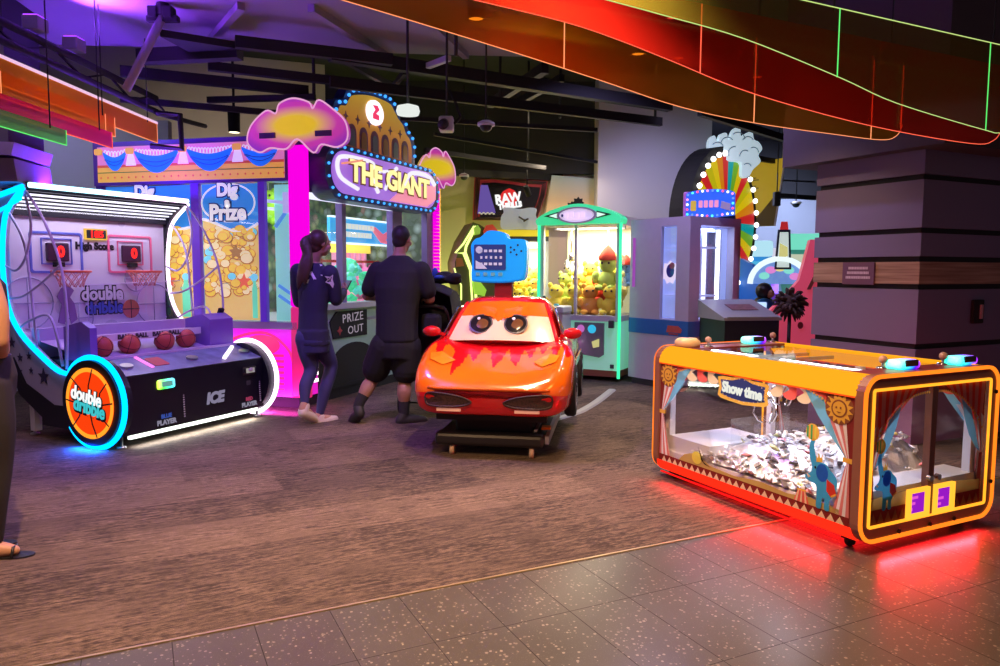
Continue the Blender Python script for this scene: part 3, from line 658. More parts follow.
# ---- front doors
dgx = (.075, .508, .56, SW-.083)
doors = []
for a, b_ in ((dgx[0], dgx[1]), (dgx[2], dgx[3])):
    d = MB().add([(a, .012, .14), (b_, .012, .14), (b_, .012, .82), (a, .012, .82)], [(0, 1, 2, 3)]).build('door', 'glass2', sh, fix=False); doors.append(d)
st = MB().box((.512, -.008, .14), (.556, .03, .82)).build('center_stile', 'sbrown', sh)
def circus_door(par, c):
    pr = MB().at(FRONT((0, .010, 0)))
    def D(key, pts, lay=1): pr.poly(pts, .0012*lay, FMI[key])
    X = (lambda a: a) if c == 1 else (lambda a: 1.067-a)
    D('dred', [(X(a), b) for a, b in ((.076, .14), (.076, .82), (.505, .82), (.505, .795), (.4, .78), (.28, .74), (.19, .67), (.14, .58), (.10, .47), (.11, .3), (.12, .14))], 1)
    for k in range(6):
        t0, t1 = k/6, (k+.55)/6
        D('stripe', [(X(.08+.36*t0), .82-.0*t0), (X(.08+.36*t1), .82), (X(.10+.26*t1), .55+.21*t1), (X(.10+.26*t0), .55+.21*t0)], 2)
        D('red', [(X(.08+.36*t1), .82), (X(.08+.36*(k+1)/6), .82), (X(.10+.26*(k+1)/6), .55+.21*(k+1)/6), (X(.10+.26*t1), .55+.21*t1)], 2)
    for k in range(4):
        t0, t1 = k/4, (k+1)/4
        D(('white', 'stripe')[k % 2], [(X(.085+.09*t0), .62), (X(.085+.09*t1), .62+.02), (X(.08+.03*t1), .42), (X(.08+.03*t0), .42)], 3)
    D('blue', [(X(a), b) for a, b in ((.29, .735), (.2, .665), (.16, .56), (.115, .45), (.1, .42), (.14, .45), (.21, .53), (.255, .62))], 4)
    for k in range(24):
        t = k/23; D('gold', ell(X(.1+.4*t), .56+.225*(1-(1-t)**2.4), .007, .007, 8), 6)
    D('dred', [(X(.076), .14), (X(.505), .14), (X(.505), .215), (X(.076), .215)], 2)
    for k in range(7): D('brown', [(X(.09+.055*k), .145), (X(.14+.055*k), .145), (X(.115+.055*k), .2)], 4)
    D('sand', [(X(.09), .215), (X(.5), .215), (X(.5), .28), (X(.3), .285), (X(.09), .27)], 2)
    if c == 1: elephant(D, .2, .21, .85, 1)
    pr.build('drape_print', [FM[k] for k in FMK], par, fix=False)
circus_door(doors[0], 1); circus_door(doors[1], -1)
for i, (a, b_) in enumerate(((.345, .512), (.556, .72))):
    wdw = MB().at(FRONT((0, -.004, 0))).ring([(a, .142), (b_, .142), (b_, .295), (a, .295)], [(a+.02, .162), (b_-.02, .162), (b_-.02, .275), (a+.02, .275)], 0, .02).build('payout_frame', em('payout_neon', (1, .42, .03), 1.5), sh)
    MB().at(FRONT((0, -.004, 0))).poly([(a+.02, .162), (b_-.02, .162), (b_-.02, .275), (a+.02, .275)], .002).build('payout_flap', em('payout_violet', (.32, .01, .55), 1.), wdw)
    mb = MB().at(FRONT((0, -.004, 0)))
    for r_ in range(3): mb.box((a+.03, .178+.03*r_, .003), (a+.05+.02*((r_+i) % 3), .192+.03*r_, .006))
    mb.build('flap_print', em('payout_magenta', (.9, .1, .75), .9), wdw)
for x in (.52, .585):
    MB().at(FRONT((0, -.01, 0))).prism(ell(x, .335, .016, .016, 16), -.01, .012).build('lock', 'chrome', sh)
mb = MB()
for x, z in ((SW-.03, .25), (SW-.03, .75), (.3, .085), (.55, .085), (.75, .085)): mb.at(FRONT((0, -.004, 0))).prism(ell(x, z, .011, .011, 10), 0, .008)
mb.build('bolt', 'matte', sh)

# ---- player consoles on the deck
rb = P('rainbow_dome', (.6, .6, .6), .3); nt = rb.node_tree; bb = nt.nodes['Principled BSDF']
gn = nt.nodes.new('ShaderNodeHueSaturation'); vec = nt.nodes.new('ShaderNodeTexCoord').outputs['Object']; sp_ = nt.nodes.new('ShaderNodeSeparateXYZ'); lk(nt, vec, sp_.inputs[0])
gn.inputs['Color'].default_value = (.0, .65, 1, 1); lk(nt, mathn(nt, 'MULTIPLY_ADD', sp_.outputs[0], 1.9, .54), gn.inputs['Hue'])
lk(nt, gn.outputs[0], bb.inputs['Emission Color']); bb.inputs['Emission Strength'].default_value = 1.6
for x, y, nm in ((.49, .15, 'a'), (.955, .13, 'b'), (.79, SL-.1, 'c')):
    o = MB().box((-.085, -.05, 0), (.085, .05, .05), r=.022, seg=3).build('lit_button_housing', rb, sh); o.location = (x, y, Z1-.006)
    MB().box((-.05, -.056, .018), (.05, -.045, .052), r=.004).build('screen', 'black', o); 
for x, y in ((.40, .2), (.86, .17), (.32, SL-.16), (1.0, SL-.08)):
    j = MB().cyl((x, y, Z1-.01), (x, y, Z1+.03), .008, 8).build('joystick', 'steel', sh)
    MB().ball((x, y, Z1+.042), .022).build('ball_grip', P('wood_knob', (.45, .26, .2), .35), j)
    MB().at(T_(x, y, Z1-.006)).lathe([(.035, 0), (.03, .008), (.01, .012)], 16).build('collar', 'chrome', j)
MB().at(T_(.2, SL-.09, Z1-.008)).lathe([(.085, 0), (.085, .04), (.06, .06), (.001, .064)], 24).build('cap_dome', 'tan', sh)

# ---- claws
def claw(x, y, zt, zc, par):
    c = MB().box((x-.05, y-.05, zt-.05), (x+.05, y+.05, zt), r=.008).build('claw_carriage', 'lgrey', par)
    mb = MB().cyl((x, y, zt-.05), (x, y, zc+.08), .007, 6)
    mb.at(T_(x, y, zc)).lathe([(.012, .1), (.032, .085), (.034, .03), (.02, .02)], 14)
    for k in range(3):
        a = 2*PI*k/3+.4
        mb.tube([(cos(a)*r_, sin(a)*r_, z) for r_, z in ((.02, .05), (.075, .02), (.085, -.04), (.055, -.09), (.025, -.105))], .0065, 6)
        mb.tube([(cos(a)*r_, sin(a)*r_, z) for r_, z in ((.02, .09), (.06, .05), (.078, .015))], .004, 6)
    mb.build('claw', 'chrome', c)
claw(.42, 1.0, Z1-.06, .55, sh); claw(.6, .36, Z1-.06, .56, sh); claw(.78, 1.2, Z1-.06, .6, sh)
MB().tube([(.6, .36, Z1-.1), (.5, .4, .7), (.52, .44, .52), (.62, .4, .47), (.66, .36, .62)], .014, 8).build('white_hose', 'white', sh)
mb = MB()
for y in (.36, 1.0, 1.2): mb.bar((.1, y, Z1-.06), (SW-.1, y, Z1-.06), .03, .02)
mb.build('gantry_rail', 'steel', sh)
area('crane_led', sh.location+Rs_@V((.35, .8, Z1-.07)), (0, 0, R(26.5)), .3, 1.2, (.72, .78, 1), 10)
for nm, lo, hi, lc, rt, L in (('front', (.1, -.012, .058), (SW-.1, .0, .066), (SW/2, -.02, .06), (R(-28), 0, R(26.5)), SW-.3), ('left', (-.012, .1, .058), (.0, SL-.1, .066), (-.02, SL/2, .06), None, SL-.3), ('right', (SW, .1, .058), (SW+.012, SL-.1, .066), (SW+.03, SL/2, .1), None, SL-.3)):
    MB().box(lo, hi).build('led_strip', em('red_led', (1, .01, .01), 1.2), sh)
    if nm == 'front': rot = (M.Rotation(R(26.5), 4, 'Z') @ M.Rotation(R(-74), 4, 'X')).to_euler()
    elif nm == 'left': rot = (M.Rotation(R(26.5), 4, 'Z') @ M.Rotation(R(70), 4, 'Y') @ M.Rotation(R(90), 4, 'Z')).to_euler()
    else: rot = (M.Rotation(R(26.5), 4, 'Z') @ M.Rotation(R(-70), 4, 'Y') @ M.Rotation(R(90), 4, 'Z')).to_euler()
    area('strip_glow', sh.location+Rs_@V(lc), rot, L, .02, (1, .012, .02), {'front': 15, 'left': 10, 'right': 12}[nm])
area('under_glow', sh.location+V((0.1, .9, .052)), (0, 0, R(26.5)), .8, 1.2, (1, .012, .012), 14)

# ---- candy: wrapped sweets heaped on the bed
K['foil'] = P('silver_foil', (.8, .8, .85), .28, .6, var=.2, scale=60, bump=.4)
def candy_mesh(kind):
    mb = MB()
    if kind == 0:
        rings = []
        for i in range(7):
            x = -.03+.01*i; w = (.016, .015, .013, .014, .013, .015, .016)[i]; h = (.001, .004, .010, .012, .010, .004, .001)[i]
            rings.append([(x+(.002*(-1)**k if i in (0, 6) else 0), w*cos(2*PI*k/8), h*sin(2*PI*k/8)) for k in range(8)])
        mb.loft(rings)
    elif kind == 1:
        mb.ball((0, 0, 0), (.014, .012, .012), n=8, k=6)
        for s in (-1, 1): mb.loft([[(s*x, r_*cos(2*PI*k/6+.3), r_*.4*sin(2*PI*k/6+.3)) for k in range(6)] for x, r_ in ((.012, .004), (.02, .010), (.03, .017))])
    else:
        mb.box((-.026, -.018, -.007), (.026, .018, .007), r=.005)
    return mb
kinds = [('wrapped_candy', 0, 'foil', 'silver foil wrapped candy heaped in the circus crane'), ('wrapped_candy', 1, P('white_wrapper', (.62, .62, .68), .3), 'white twist-wrapped candy heaped in the circus crane'),
         ('wrapped_candy', 2, P('dark_wrapper', (.12, .11, .13), .3, .4), 'dark grey boxed candy heaped in the circus crane'), ('wrapped_candy', 0, P('rose_wrapper', (.8, .25, .28), .3), 'pinkish red wrapped candy heaped in the circus crane'), ('wrapped_candy', 0, P('yellow_wrapper', (.8, .75, .3), .3), 'yellowish wrapped candy heaped in the circus crane')]
protos = []
Rs = M.Rotation(R(26.5), 4, 'Z'); S0 = sh.location.copy()
def heap(x, y):
    e = min(1, (1.3-y)/.35, (y-.2)/.2, (SW-.04-x)/.08, .12+(x-.03)/.2); e = max(0, e)
    return .2+e*(.13+.13*math.exp(-((x-.75)**2/.08+(y-.55)**2/.12))+.05*math.exp(-((x-.25)**2/.05+(y-.8)**2/.1))+.02*sin(17*x+3)*sin(13*y))
N = 22; vs = []; fs = []
for i in range(N+1):
    for j in range(N+1):
        x = .045+(SW-.09)*i/N; y = .2+1.12*j/N; vs.append((x, y, heap(x, y)-.012+random.uniform(-.008, .008) if heap(x, y) > .202 else .2))
for i in range(N):
    for j in range(N): a = i*(N+1)+j; fs.append((a, a+1, a+N+2, a+N+1))
o = MB().add(vs, fs, 0, False).build('candy_heap', 'foil'); o.location = S0; o.rotation_euler = (0, 0, R(26.5)); o['kind'] = 'stuff'; o['label'] = 'glinting mass of wrapped candy under the single pieces in the circus crane'
o['category'] = 'candy'
wts = [0]*11+[1]*7+[2]*4+[3]*1+[4]*1
for i in range(300):
    k = wts[i % len(wts)]
    for _ in range(30):
        x = .035+(SW-.1)*random.random()**1.7; y = random.uniform(.22, 1.28)
        if heap(x, y) > .215: break
    p = Rs @ V((x, y, heap(x, y)+.008+random.uniform(-.002, .014)))+S0
    rot = (random.uniform(-.7, .7), random.uniform(-.7, .7), random.uniform(0, 6.28))
    sc = random.uniform(.75, 1.1)
    nm, kd, mt, lb = kinds[k]
    pr = next((q for q in protos if q[0] == k), None)
    if pr is None:
        o = candy_mesh(kd).build(nm, mt); tag(o, lb, 'candy', lb.split(' heaped')[0]+' pieces'); protos.append((k, o))
    else: o = pr[1].copy(); C.objects.link(o)
    o.location = p; o.rotation_euler = rot; o.scale = (sc,)*3
# ================================================================== two-hoop basketball game
BW = 1.56
HO = V((-3.135, 5.70, 0)); HA = R(64)
hb = thing('basketball_game', 'wide two-hoop basketball arcade game outlined in cyan and white neon', 'arcade game', HO, HA)
K['court'] = P('court_black', (.006, .005, .014), .38)
K['lav'] = P('lavender_side', (.4, .38, .5), .5)
prof = smooth([(.30, .585, 0), (.42, .575, 0), (.62, .66, 0), (.95, .86, 0), (1.12, 1.08, 0), (1.17, 1.4, 0), (1.13, 1.72, 0), (1.05, 1.88, 0), (.82, 2.04, 0)], 5)
prof = [(p.x*.92, p.y) for p in prof]
# y back, z up; frame where a=y, b=z
disc = lambda r, n=48: ell(0, .36, r, r, n)
for i, x in enumerate((0, BW)):
    sg = -1 if i == 0 else 1
    F = RIGHT((x, 0, 0))
    # lower side panel: drum + rising arm
    low = [(p[0], p[1]) for p in prof]; arm = [(0.05, .1)]+[(.2, .12), (.6, .12), (1.0, .32), (1.3, .62), (1.42, 1.0), (1.42, 1.9), (1.2, 2.0)]
    up_ = low[::-1]
    side = [(.33, .12), (.55, .12), (.95, .35), (1.1, .62), (1.2, 1.0), (1.2, 1.75), (1.1, 1.98), (.78, 2.1)]+up_
    sp = MB().at(F).prism(side, -.02, .02).build('side_panel', K['lav'] if i == 0 else K['court'], hb)
    MB().at(F).prism([(.33, .12), (.55, .12), (.95, .35), (1.1, .62), (1.0, .66), (.85, .45), (.5, .3), (.33, .3)], -.024, .024).build('lower_band', 'court', sp)
    if i == 0:
        mb = MB().at(LEFT((-.021, 0, 0)))
        for a, b, q in ((-.62, .52, .075), (-.8, .68, .035), (-.92, .66, .04), (-.78, .56, .03), (-1.02, .78, .05), (-1.0, .62, .03), (-.95, .54, .055)): mb.prism(star(a, b, q, q*.42), 0, .003)
        mb.build('star_print', P('ink_star', (.02, .015, .06), .5), sp)
    d = MB().at(F).prism(disc(.335), -.06, .06).build('drum', 'court', hb)
    neon = [(0+.355*cos(R(a)), .36+.355*sin(R(a))) for a in range(215 if i == 0 else 200, 418, 6)]
    neon = [(.355*cos(R(t)), .36+.355*sin(R(t))) for t in [180+k*6 for k in range(0, 31)]]
    ring_ = [(.355*cos(R(t)), .36+.355*sin(R(t))) for t in range(35, 325, 6)] if i == 0 else [(.355*cos(R(t)), .36+.355*sin(R(t))) for t in range(50, 268, 6)]
    line = [p for p in prof if p[0] > .36]
    pts = (ring_[::-1]+line) if i == 0 else (ring_[::-1]+line)
    cols = (em('cyan_neon', (.0, .36, 1), 3.2), em('pinkwhite_neon', (1, .78, 1), 3.))
    # the tube: around the drum, up the arm and over to the canopy
    MB().at(F).tube([(a, b, sg*.03) for a, b in pts], .02, 8).build('neon_tube', cols[i], hb)
    if i == 0:
        # bright bracket on the canopy end and the blue return behind it
        MB().at(F).tube([(.76, 2.05, sg*.03), (1.15, 1.98, sg*.03), (1.5, 1.82, sg*.03)], .022, 8).tube([(.76, 2.05, sg*.03), (.8, 1.95, sg*.03), (1.08, 1.87, sg*.03), (1.42, 1.7, sg*.03)], .014, 8).build('canopy_neon', cols[0], hb)
    # basketball drum face
    if i == 0:
        fc = MB().at(LEFT((-.061, 0, 0))).prism(ell(0, .36, .275, .275, 48), 0, .006).build('ball_face', None or E('ball_face', (1, .055, .004), 1.0), hb)
        MB().at(LEFT((-.067, 0, 0))).ring(ell(0, .36, .277, .277, 48), ell(0, .36, .245, .245, 48), 0, .003).build('face_glow', em('face_rim', (1, .3, .02), 1.4), fc)
        mb = MB().at(LEFT((-.07, 0, 0)))
        L3 = lambda pts: mb.tube([(a, b, 0) for a, b in pts], .006, 4)
        L3([(-.27, .37), (-.1, .345), (.1, .35), (.27, .38)]); L3([(.05, .63), (.0, .5), (-.01, .36), (.03, .2), (.08, .1)])
        L3([(-.2, .545), (-.1, .47), (-.075, .36), (-.12, .25), (-.2, .17)]); L3([(.21, .53), (.13, .45), (.11, .36), (.15, .25), (.22, .2)])
        mb.build('seam', 'matte', fc)
        T0 = LEFT((-.076, 0, 0))
        for tx, y, mt, dy in (('double', .415, em('logo_white', (1, 1, 1), 1.), 0), ('dribble', .325, em('logo_teal', (.05, .55, .6), 1.), -.03)):
            text(tx, .15, 'matte', fc, T0 @ T_(-.02-dy, y-.008, .000) @ M.Rotation(R(-9), 4, 'Z'), .002, .016, .86)
            text(tx, .15, mt, fc, T0 @ T_(-.02-dy, y, .004) @ M.Rotation(R(-9), 4, 'Z'), .003, .004, .86)
    # court-line guard of bent tubes
    mb = MB().at(F)
    c3 = lambda pts: mb.tube([(p.x, p.y, sg*.015) for p in smooth([(a, b, 0) for a, b in pts], 6)], .0105, 6)
    c3([(.76, 2.03), (.55, 1.8), (.36, 1.45), (.3, 1.05), (.33, .6)])
    c3([(.98, 1.85), (.8, 1.6), (.74, 1.2), (.7, .75)])
    c3([(1.07, 1.42), (.92, 1.38), (.78, 1.5), (.7, 1.75), (.76, 2.0)])
    c3([(1.03, 1.15), (.85, 1.17), (.6, 1.28), (.36, 1.42)])
    c3([(.93, .9), (.75, .98), (.5, 1.0), (.38, .62)])
    mb.build('court_guard', P('lilac_tube%d' % i, (.62, .54, .82), .35), hb)
# front cabinet
cab = [(-.24, .1), (-.26, .56), (.06, .66), (.75, .66), (.75, .1)]
MB().at(RIGHT((.03, 0, 0))).prism(cab, 0, BW-.06).build('front_cabinet', 'court', hb)
MB().at(RIGHT((.05, 0, 0))).prism([(-.25, .562), (.06, .663), (.06, .672), (-.26, .571)], 0, BW-.1).build('console_top', P('console_print', (.16, .2, .34), .25, var=.5, scale=9), hb)
dk = thing
K['tray'] = P('lilac_tray', (.55, .45, .7), .4)
MB().box((.04, .06, .66), (BW-.04, .12, .69)).box((.04, .75, .1), (BW-.04, .85, .9)).add([(.04, .1, .672), (BW-.04, .1, .672), (BW-.04, 1.05, .86), (.04, 1.05, .86)], [(0, 1, 2, 3)]).build('ball_ramp', 'tray', hb)
for x in (.1, .5, .52+.62, BW-.1): pass
mb = MB().box((.1, .20, .82), (1.2, .34, .85)); mb.box((.1, .195, .8), (1.2, .205, .86)); mb.build('ball_shelf', P('shelf_white', (.8, .78, .82), .35), hb)
lt = text('BALL   BALL   BALL   BALL', .05, 'dgrey', hb, FRONT((.65, .19, .831)), .001, .003, 1.1)
for x0, x1 in ((.03, .09), (1.22, 1.5)):
    pod = MB().at(RIGHT((x0, 0, 0))).prism([(.1, .665), (.1, .93), (.2, .98), (.42, .93), (.42, .665)], 0, x1-x0).build('side_pod', P('violet_pod', (.22, .1, .5), .4), hb)
# lit strip and feet
MB().box((.10, -.23, .065), (BW-.1, -.2, .095)).build('floor_light', em('floor_led', (.9, 1, .88), 2.2), hb)
for x in (.06, BW-.06):
    for y in (-.18, .9): MB().at(T_(x, y, 0)).lathe([(.035, 0), (.035, .015), (.012, .02), (.012, .12)], 12).build('foot', 'steel', hb)
for x in (.0, BW-.06): MB().box((x, .8, .05), (x+.06, .86, .4)).build('rear_leg', 'lgrey', hb)
# front fittings
F0 = FRONT((0, -.262, 0)) @ M.Rotation(R(-2.5), 4, 'X')
for i, (x, nm, sub, cb) in enumerate(((.42, 'BLUE', 'PLAYER', (.1, .2, .9)), (1.33, 'RED', 'PLAYER', (.9, .1, .25)))):
    cs = MB().at(F0).box((x-.085, .425, 0), (x+.085, .505, .035), r=.02).build('coin_unit', rb if i == 0 else K['black'], hb)
    MB().at(F0).box((x-.05, .445, .03), (x+.05, .488, .04)).build('screen', P('unit_screen%d' % i, (.05, .1, .1), .3, em=(.2, .6, .5) if i == 0 else (.6, .55, .5), es=.5), cs)
    if i: MB().at(F0).prism(rrect(x-.025, .33, x+.025, .40, .01), 0, .006).build('ticket_slot', 'dgrey', cs); MB().at(F0).ball((x, .475, .045), (.03, .02, .01)).build('button', 'lgrey', cs)
    text(nm, .045, em('t_'+nm, cb, .4), hb, F0 @ T_(x, .2, .003), .001, .002); text(sub, .055, em('t_player', (.6, .55, .75), .4), hb, F0 @ T_(x, .15, .003), .001, .003)
mb = MB()
mb.at(F0)
for x in (.60, 1.47):
    for k in range(16): mb.box((x-.006, .16+.02*k, 0), (x+.006, .172+.02*k, .004))
mb.build('vent_row', 'lgrey', hb)
text('ICE', .13, em('t_ice', (.45, .4, .6), .5), hb, F0 @ T_(.93, .27, .003), .002, .008, shear=.2)
# console lights / buttons
FT = Fr((1, 0, 0), (0, .951, .309), o=(0, -.25, .572))
for x in (.18, .82, 1.42): MB().at(FT).prism(ell(x, .15, .055, .04, 20), 0, .02).build('start_button', 'steel', hb)
MB().at(FT).box((.36, .08, .003), (.385, .30, .012)).build('pink_strip', em('pink_strip', (1, .2, .8), 1.6), hb)
MB().at(FT).bar((1.1, .06, .01), (1.4, .28, .01), .03, .02).build('white_strip', em('white_strip', (1, .85, 1), 1.8), hb)
MB().at(FT).prism(rrect(.42, .1, .56, .26, .02), .002, .006).build('red_decal', P('red_decal', (.5, .05, .08), .3), hb)
# backboard wall
BY = 1.06
bbm = bpy.data.materials.new('backboard_art'); bbm.use_nodes = True; nt = bbm.node_tree; bb = nt.nodes['Principled BSDF']
vec = nt.nodes.new('ShaderNodeTexCoord').outputs['Object']; vo = nt.nodes.new('ShaderNodeTexVoronoi'); vo.inputs['Scale'].default_value = 3.2; lk(nt, vec, vo.inputs['Vector'])
sp3 = nt.nodes.new('ShaderNodeSeparateColor'); lk(nt, vo.outputs['Color'], sp3.inputs[0])
spots = mathn(nt, 'MULTIPLY', mathn(nt, 'LESS_THAN', vo.outputs['Distance'], mathn(nt, 'MULTIPLY_ADD', sp3.outputs[0], .18, .16)), mathn(nt, 'GREATER_THAN', sp3.outputs[1], .4))
lk(nt, mixc(nt, mathn(nt, 'MULTIPLY', spots, .5), (.72, .68, .8), (.42, .4, .55)), bb.inputs['Base Color']); bb.inputs['Roughness'].default_value = .45
board = MB().box((.02, BY, .66), (BW-.02, BY+.03, 1.86)).build('back_board', bbm, hb)
MB().box((.0, BY-.05, 1.84), (BW, BY+.1, 1.93)).build('board_header', 'court', hb)
FB = FRONT((0, BY-.002, 0))
def board_hoop(x, z, col, k):
    fr = MB().at(FB).ring(rrect(x-.24, z-.175, x+.24, z+.185, .03), rrect(x-.22, z-.155, x+.22, z+.165, .02), 0, .008).ring(rrect(x-.14, z-.1, x+.14, z+.13, .005, 6), rrect(x-.13, z-.09, x+.13, z+.12, .005, 6), 0, .008).build('target_frame', col, hb)
    b_ = MB().at(FB).box((x-.1, z-.07, 0), (x+.1, z+.09, .03), r=.01).build('score_box', P('score_box%d' % k, (.06, .02, .05), .3), hb)
    text('0', .13, em('led_red', (1, .02, .02), 2), b_, FB @ T_(x+.02, z+.01, .032), .001, .006)
    MB().at(FB).box((x-.04, z-.12, 0), (x+.04, z-.08, .05)).build('hoop_mount', 'matte', hb)
    rz = z-.16
    h = MB(); h.tube([(x+.15*cos(2*PI*q/24), BY-.19+.15*sin(2*PI*q/24), rz) for q in range(24)], .011, 6, closed=True).bar((x-.05, BY, rz), (x-.05, BY-.06, rz), .015, .02).bar((x+.05, BY, rz), (x+.05, BY-.06, rz), .015, .02)
    ho = h.build('hoop', P('hoop_red%d' % k, (.8, .12, .06), .4), hb)
    n_ = MB()
    for q in range(12):
        for s in (1, -1):
            n_.tube([(x+r_*cos(2*PI*(q+s*j*.5)/12), BY-.19+r_*sin(2*PI*(q+s*j*.5)/12), rz-.045*j) for j, r_ in enumerate((.148, .12, .1, .09))], .004, 4)
    n_.build('net', P('net_pink%d' % k, (.75, .3, .3), .6), ho)
board_hoop(.42, 1.53, P('blue_line', (.12, .15, .6), .4), 0); board_hoop(1.15, 1.53, P('pink_line', (.8, .15, .3), .4), 1)
hs = MB().at(FB).prism(rrect(.68, 1.66, .9, 1.76, .008), 0, .02).build('high_score_frame', em('hs_yellow', (1, .6, .1), .9), hb)
MB().at(FB).prism(rrect(.695, 1.672, .885, 1.748, .005), 0, .025).build('display', 'matte', hs)
text('185', .085, em('led_red', (1, .02, .02), 2), hs, FB @ T_(.79, 1.708, .027), .001, .003, 1.1)
text('High Score', .085, 'black', board, FB @ T_(.785, 1.60, .002), .001, .006)
T1 = FB @ T_(.86, 1.1, .003)
for tx, x, y, mt, sz in (('double', -.02, .06, 'white', .17), ('dribble', 0, -.07, P('dribble_blue', (.08, .12, .5), .4), .15)):
    text(tx, sz, 'black', board, T1 @ T_(x, y, 0), .001, .018, .9); text(tx, sz, mt, board, T1 @ T_(x, y, .004), .001, .006, .9)
MB().at(T1).prism(ell(.27, -.09, .09, .09, 28), .004, .009).build('ball_print', P('print_ball', (.6, .16, .1), .5), board)
mb = MB().at(T1); mb.tube([(.18, -.09, .011), (.36, -.09, .011)], .004, 4).tube([(.27, 0, .011), (.27, -.18, .011)], .004, 4); mb.build('ball_print_seam', 'black', board)
mb = MB().at(T1).prism([(-.42, .12), (-.36, .16), (-.3, .1), (-.34, .04), (-.3, -.02), (-.28, -.16), (-.34, -.2), (-.36, -.08), (-.4, -.2), (-.46, -.18), (-.42, -.02), (-.46, .05)], .002, .006)
mb.build('player_print', P('print_purple', (.25, .12, .35), .5), board)
# ghost ball line art on the board
mb = MB().at(FB)
for x, z, r_ in ((.15, 1.1, .22), (1.4, 1.05, .2), (.6, .95, .14), (1.2, 1.3, .12)):
    mb.tube([(x+r_*cos(2*PI*k/28), z+r_*sin(2*PI*k/28), .002) for k in range(28)], .006, 4, closed=True).tube([(x-r_, z, .002), (x+r_, z, .002)], .005, 4).tube([(x, z-r_, .002), (x, z+r_, .002)], .005, 4)
mb.build('ball_outline_print', P('print_lilac', (.45, .42, .6), .5), board)
# clear guard sheet with bright edges
MB().add([(.55, .85, .78), (1.55, .85, .86), (1.55, .85, 1.28), (.55, .85, 1.25)], [(0, 1, 2, 3)]).build('guard_sheet', GL('guard_glass', (.93, .9, 1), .06), hb, fix=False)
MB().tube([(.55, .85, .78), (.55, .85, 1.25), (1.55, .85, 1.28)], .005, 5).build('guard_edge', P('guard_edge', (.8, .7, .95), .2), hb)
# canopy: lit front tube, louvred white underside with logo boards
cy0, cy1 = .80, 1.22
MB().box((.0, .74, 2.02), (BW, .8, 2.09)).build('canopy_front', 'court', hb)
MB().tube([(.0, .725, 2.065), (BW*.55, .725, 2.065)], .022, 8).build('canopy_tube', em('canopy_cyan', (.45, .85, 1), 3), hb)
MB().tube([(BW*.55, .725, 2.065), (BW, .725, 2.065)], .022, 8).build('canopy_tube', em('canopy_pink', (1, .75, 1), 3), hb)
MB().box((.02, .78, 2.04), (BW-.02, 1.12, 2.06)).build('canopy_top', 'court', hb)
mb = MB()
for k in range(5): mb.box((.03, .81+.05*k, 1.99-.026*k), (BW-.03, .83+.05*k, 2.005-.026*k))
mb.build('louvre_light', em('louvre', (.85, .82, 1), 1.8), hb)
mb = MB()
for k in range(4): mb.box((.03, .838+.05*k, 1.975-.026*k), (BW-.03, .85+.05*k, 2.03-.026*k))
mb.build('louvre_blade', 'court', hb)
lb = MB().at(FRONT((0, 1.03, 0))).prism([(.95, 1.88), (1.5, 1.88), (1.5, 2.0), (.95, 2.0)], 0, .004).build('header_art', P('header_blue', (.1, .35, .8), .4), hb)
mb = MB().at(FRONT((0, 1.025, 0)))
for x in (1.08, 1.2, 1.35): mb.prism(ell(x, 1.95, .05, .055, 16), 0, .003)
mb.build('header_letters', P('header_pink', (.85, .3, .5), .4), lb)
MB().box((.1, .9, 2.06), (BW-.1, 1.0, 2.085)).build('added_uplight', em('roof_violet', (.35, .08, 1), 3), hb)  # bar and lamp added on the canopy to wash the soffit violet
area('roof_fill', HO+Rz(HA) @ V((BW/2, .95, 2.1)), (PI, 0, HA), BW-.2, .1, (.18, .03, 1), 48)
area('floor_strip_glow', HO+Rz(HA) @ V((BW/2, -.24, .06)), (R(-25), 0, HA), BW-.3, .02, (.95, 1, .9), 7)
area('drum_glow', HO+Rz(HA) @ V((-.09, 0, .06)), (0, R(25), HA), .04, .3, (.0, .1, 1), 16)
area('drum_glow', HO+Rz(HA) @ V((BW+.09, 0, .06)), (0, R(-25), HA), .04, .3, (1, .1, .8), 12)
area('canopy_light', HO+Rz(HA) @ V((BW/2, .92, 1.95)), (0, 0, HA), BW-.1, .25, (.85, .75, 1), 16)
# far-side handle
MB().at(RIGHT((BW-.1, 0, 0))).bar((.3, .82, 0), (.2, 1.02, 0), .03, .05).build('pod_flap', 'matte', hb)
# balls
for k, x in enumerate((.2, .45, .8, 1.03)):
    b_ = MB().ball((0, 0, 0), .085, n=24, k=14)
    o = b_.build('basketball', P('ball_rubber%d' % k, (.5, .07, .05), .5, bump=.3, scale=150))
    tag(o, ('red basketball under the BALL shelf, nearest the cyan drum', 'red basketball under the BALL shelf, second from the cyan drum', 'red basketball under the BALL shelf, second from the white neon drum', 'red basketball under the BALL shelf, nearest the white neon drum')[k], 'basketball', 'red basketballs under the shelf')
    o.location = HO+Rz(HA) @ V((x, .2, .765)); o.rotation_euler = (.4*k, .3, .5*k)
    mb = MB()
    for ax in range(3): mb.tube([tuple((.0855*cos(2*PI*q/24), .0855*sin(2*PI*q/24), 0)[(j+ax) % 3] for j in range(3)) for q in range(24)], .0025, 4, closed=True)
    mb.build('seam', 'matte', o)
# ================================================================== giant two-sided prize crane
GS = 1.045; GA = V((-1.936, 7.082, 0))*GS; GR = R(68)
gm = thing('prize_crane', 'huge purple prize crane with curtain banner, gold crown and bulb-lit sign', 'claw machine', GA, GR); gm.scale = (GS,)*3
TLm = Rz(R(-82))                                        # frame of the side that faces the mall (x from -2.25 to 0)
K['vio'] = P('violet_cabinet', (.10, .03, .28), .35, coat=.3)
K['plum'] = P('plum_cabinet', (.13, .05, .16), .4)
LX, RX = -2.25, 2.95
def gl(fn): 
    mb = MB(); fn(mb); return mb
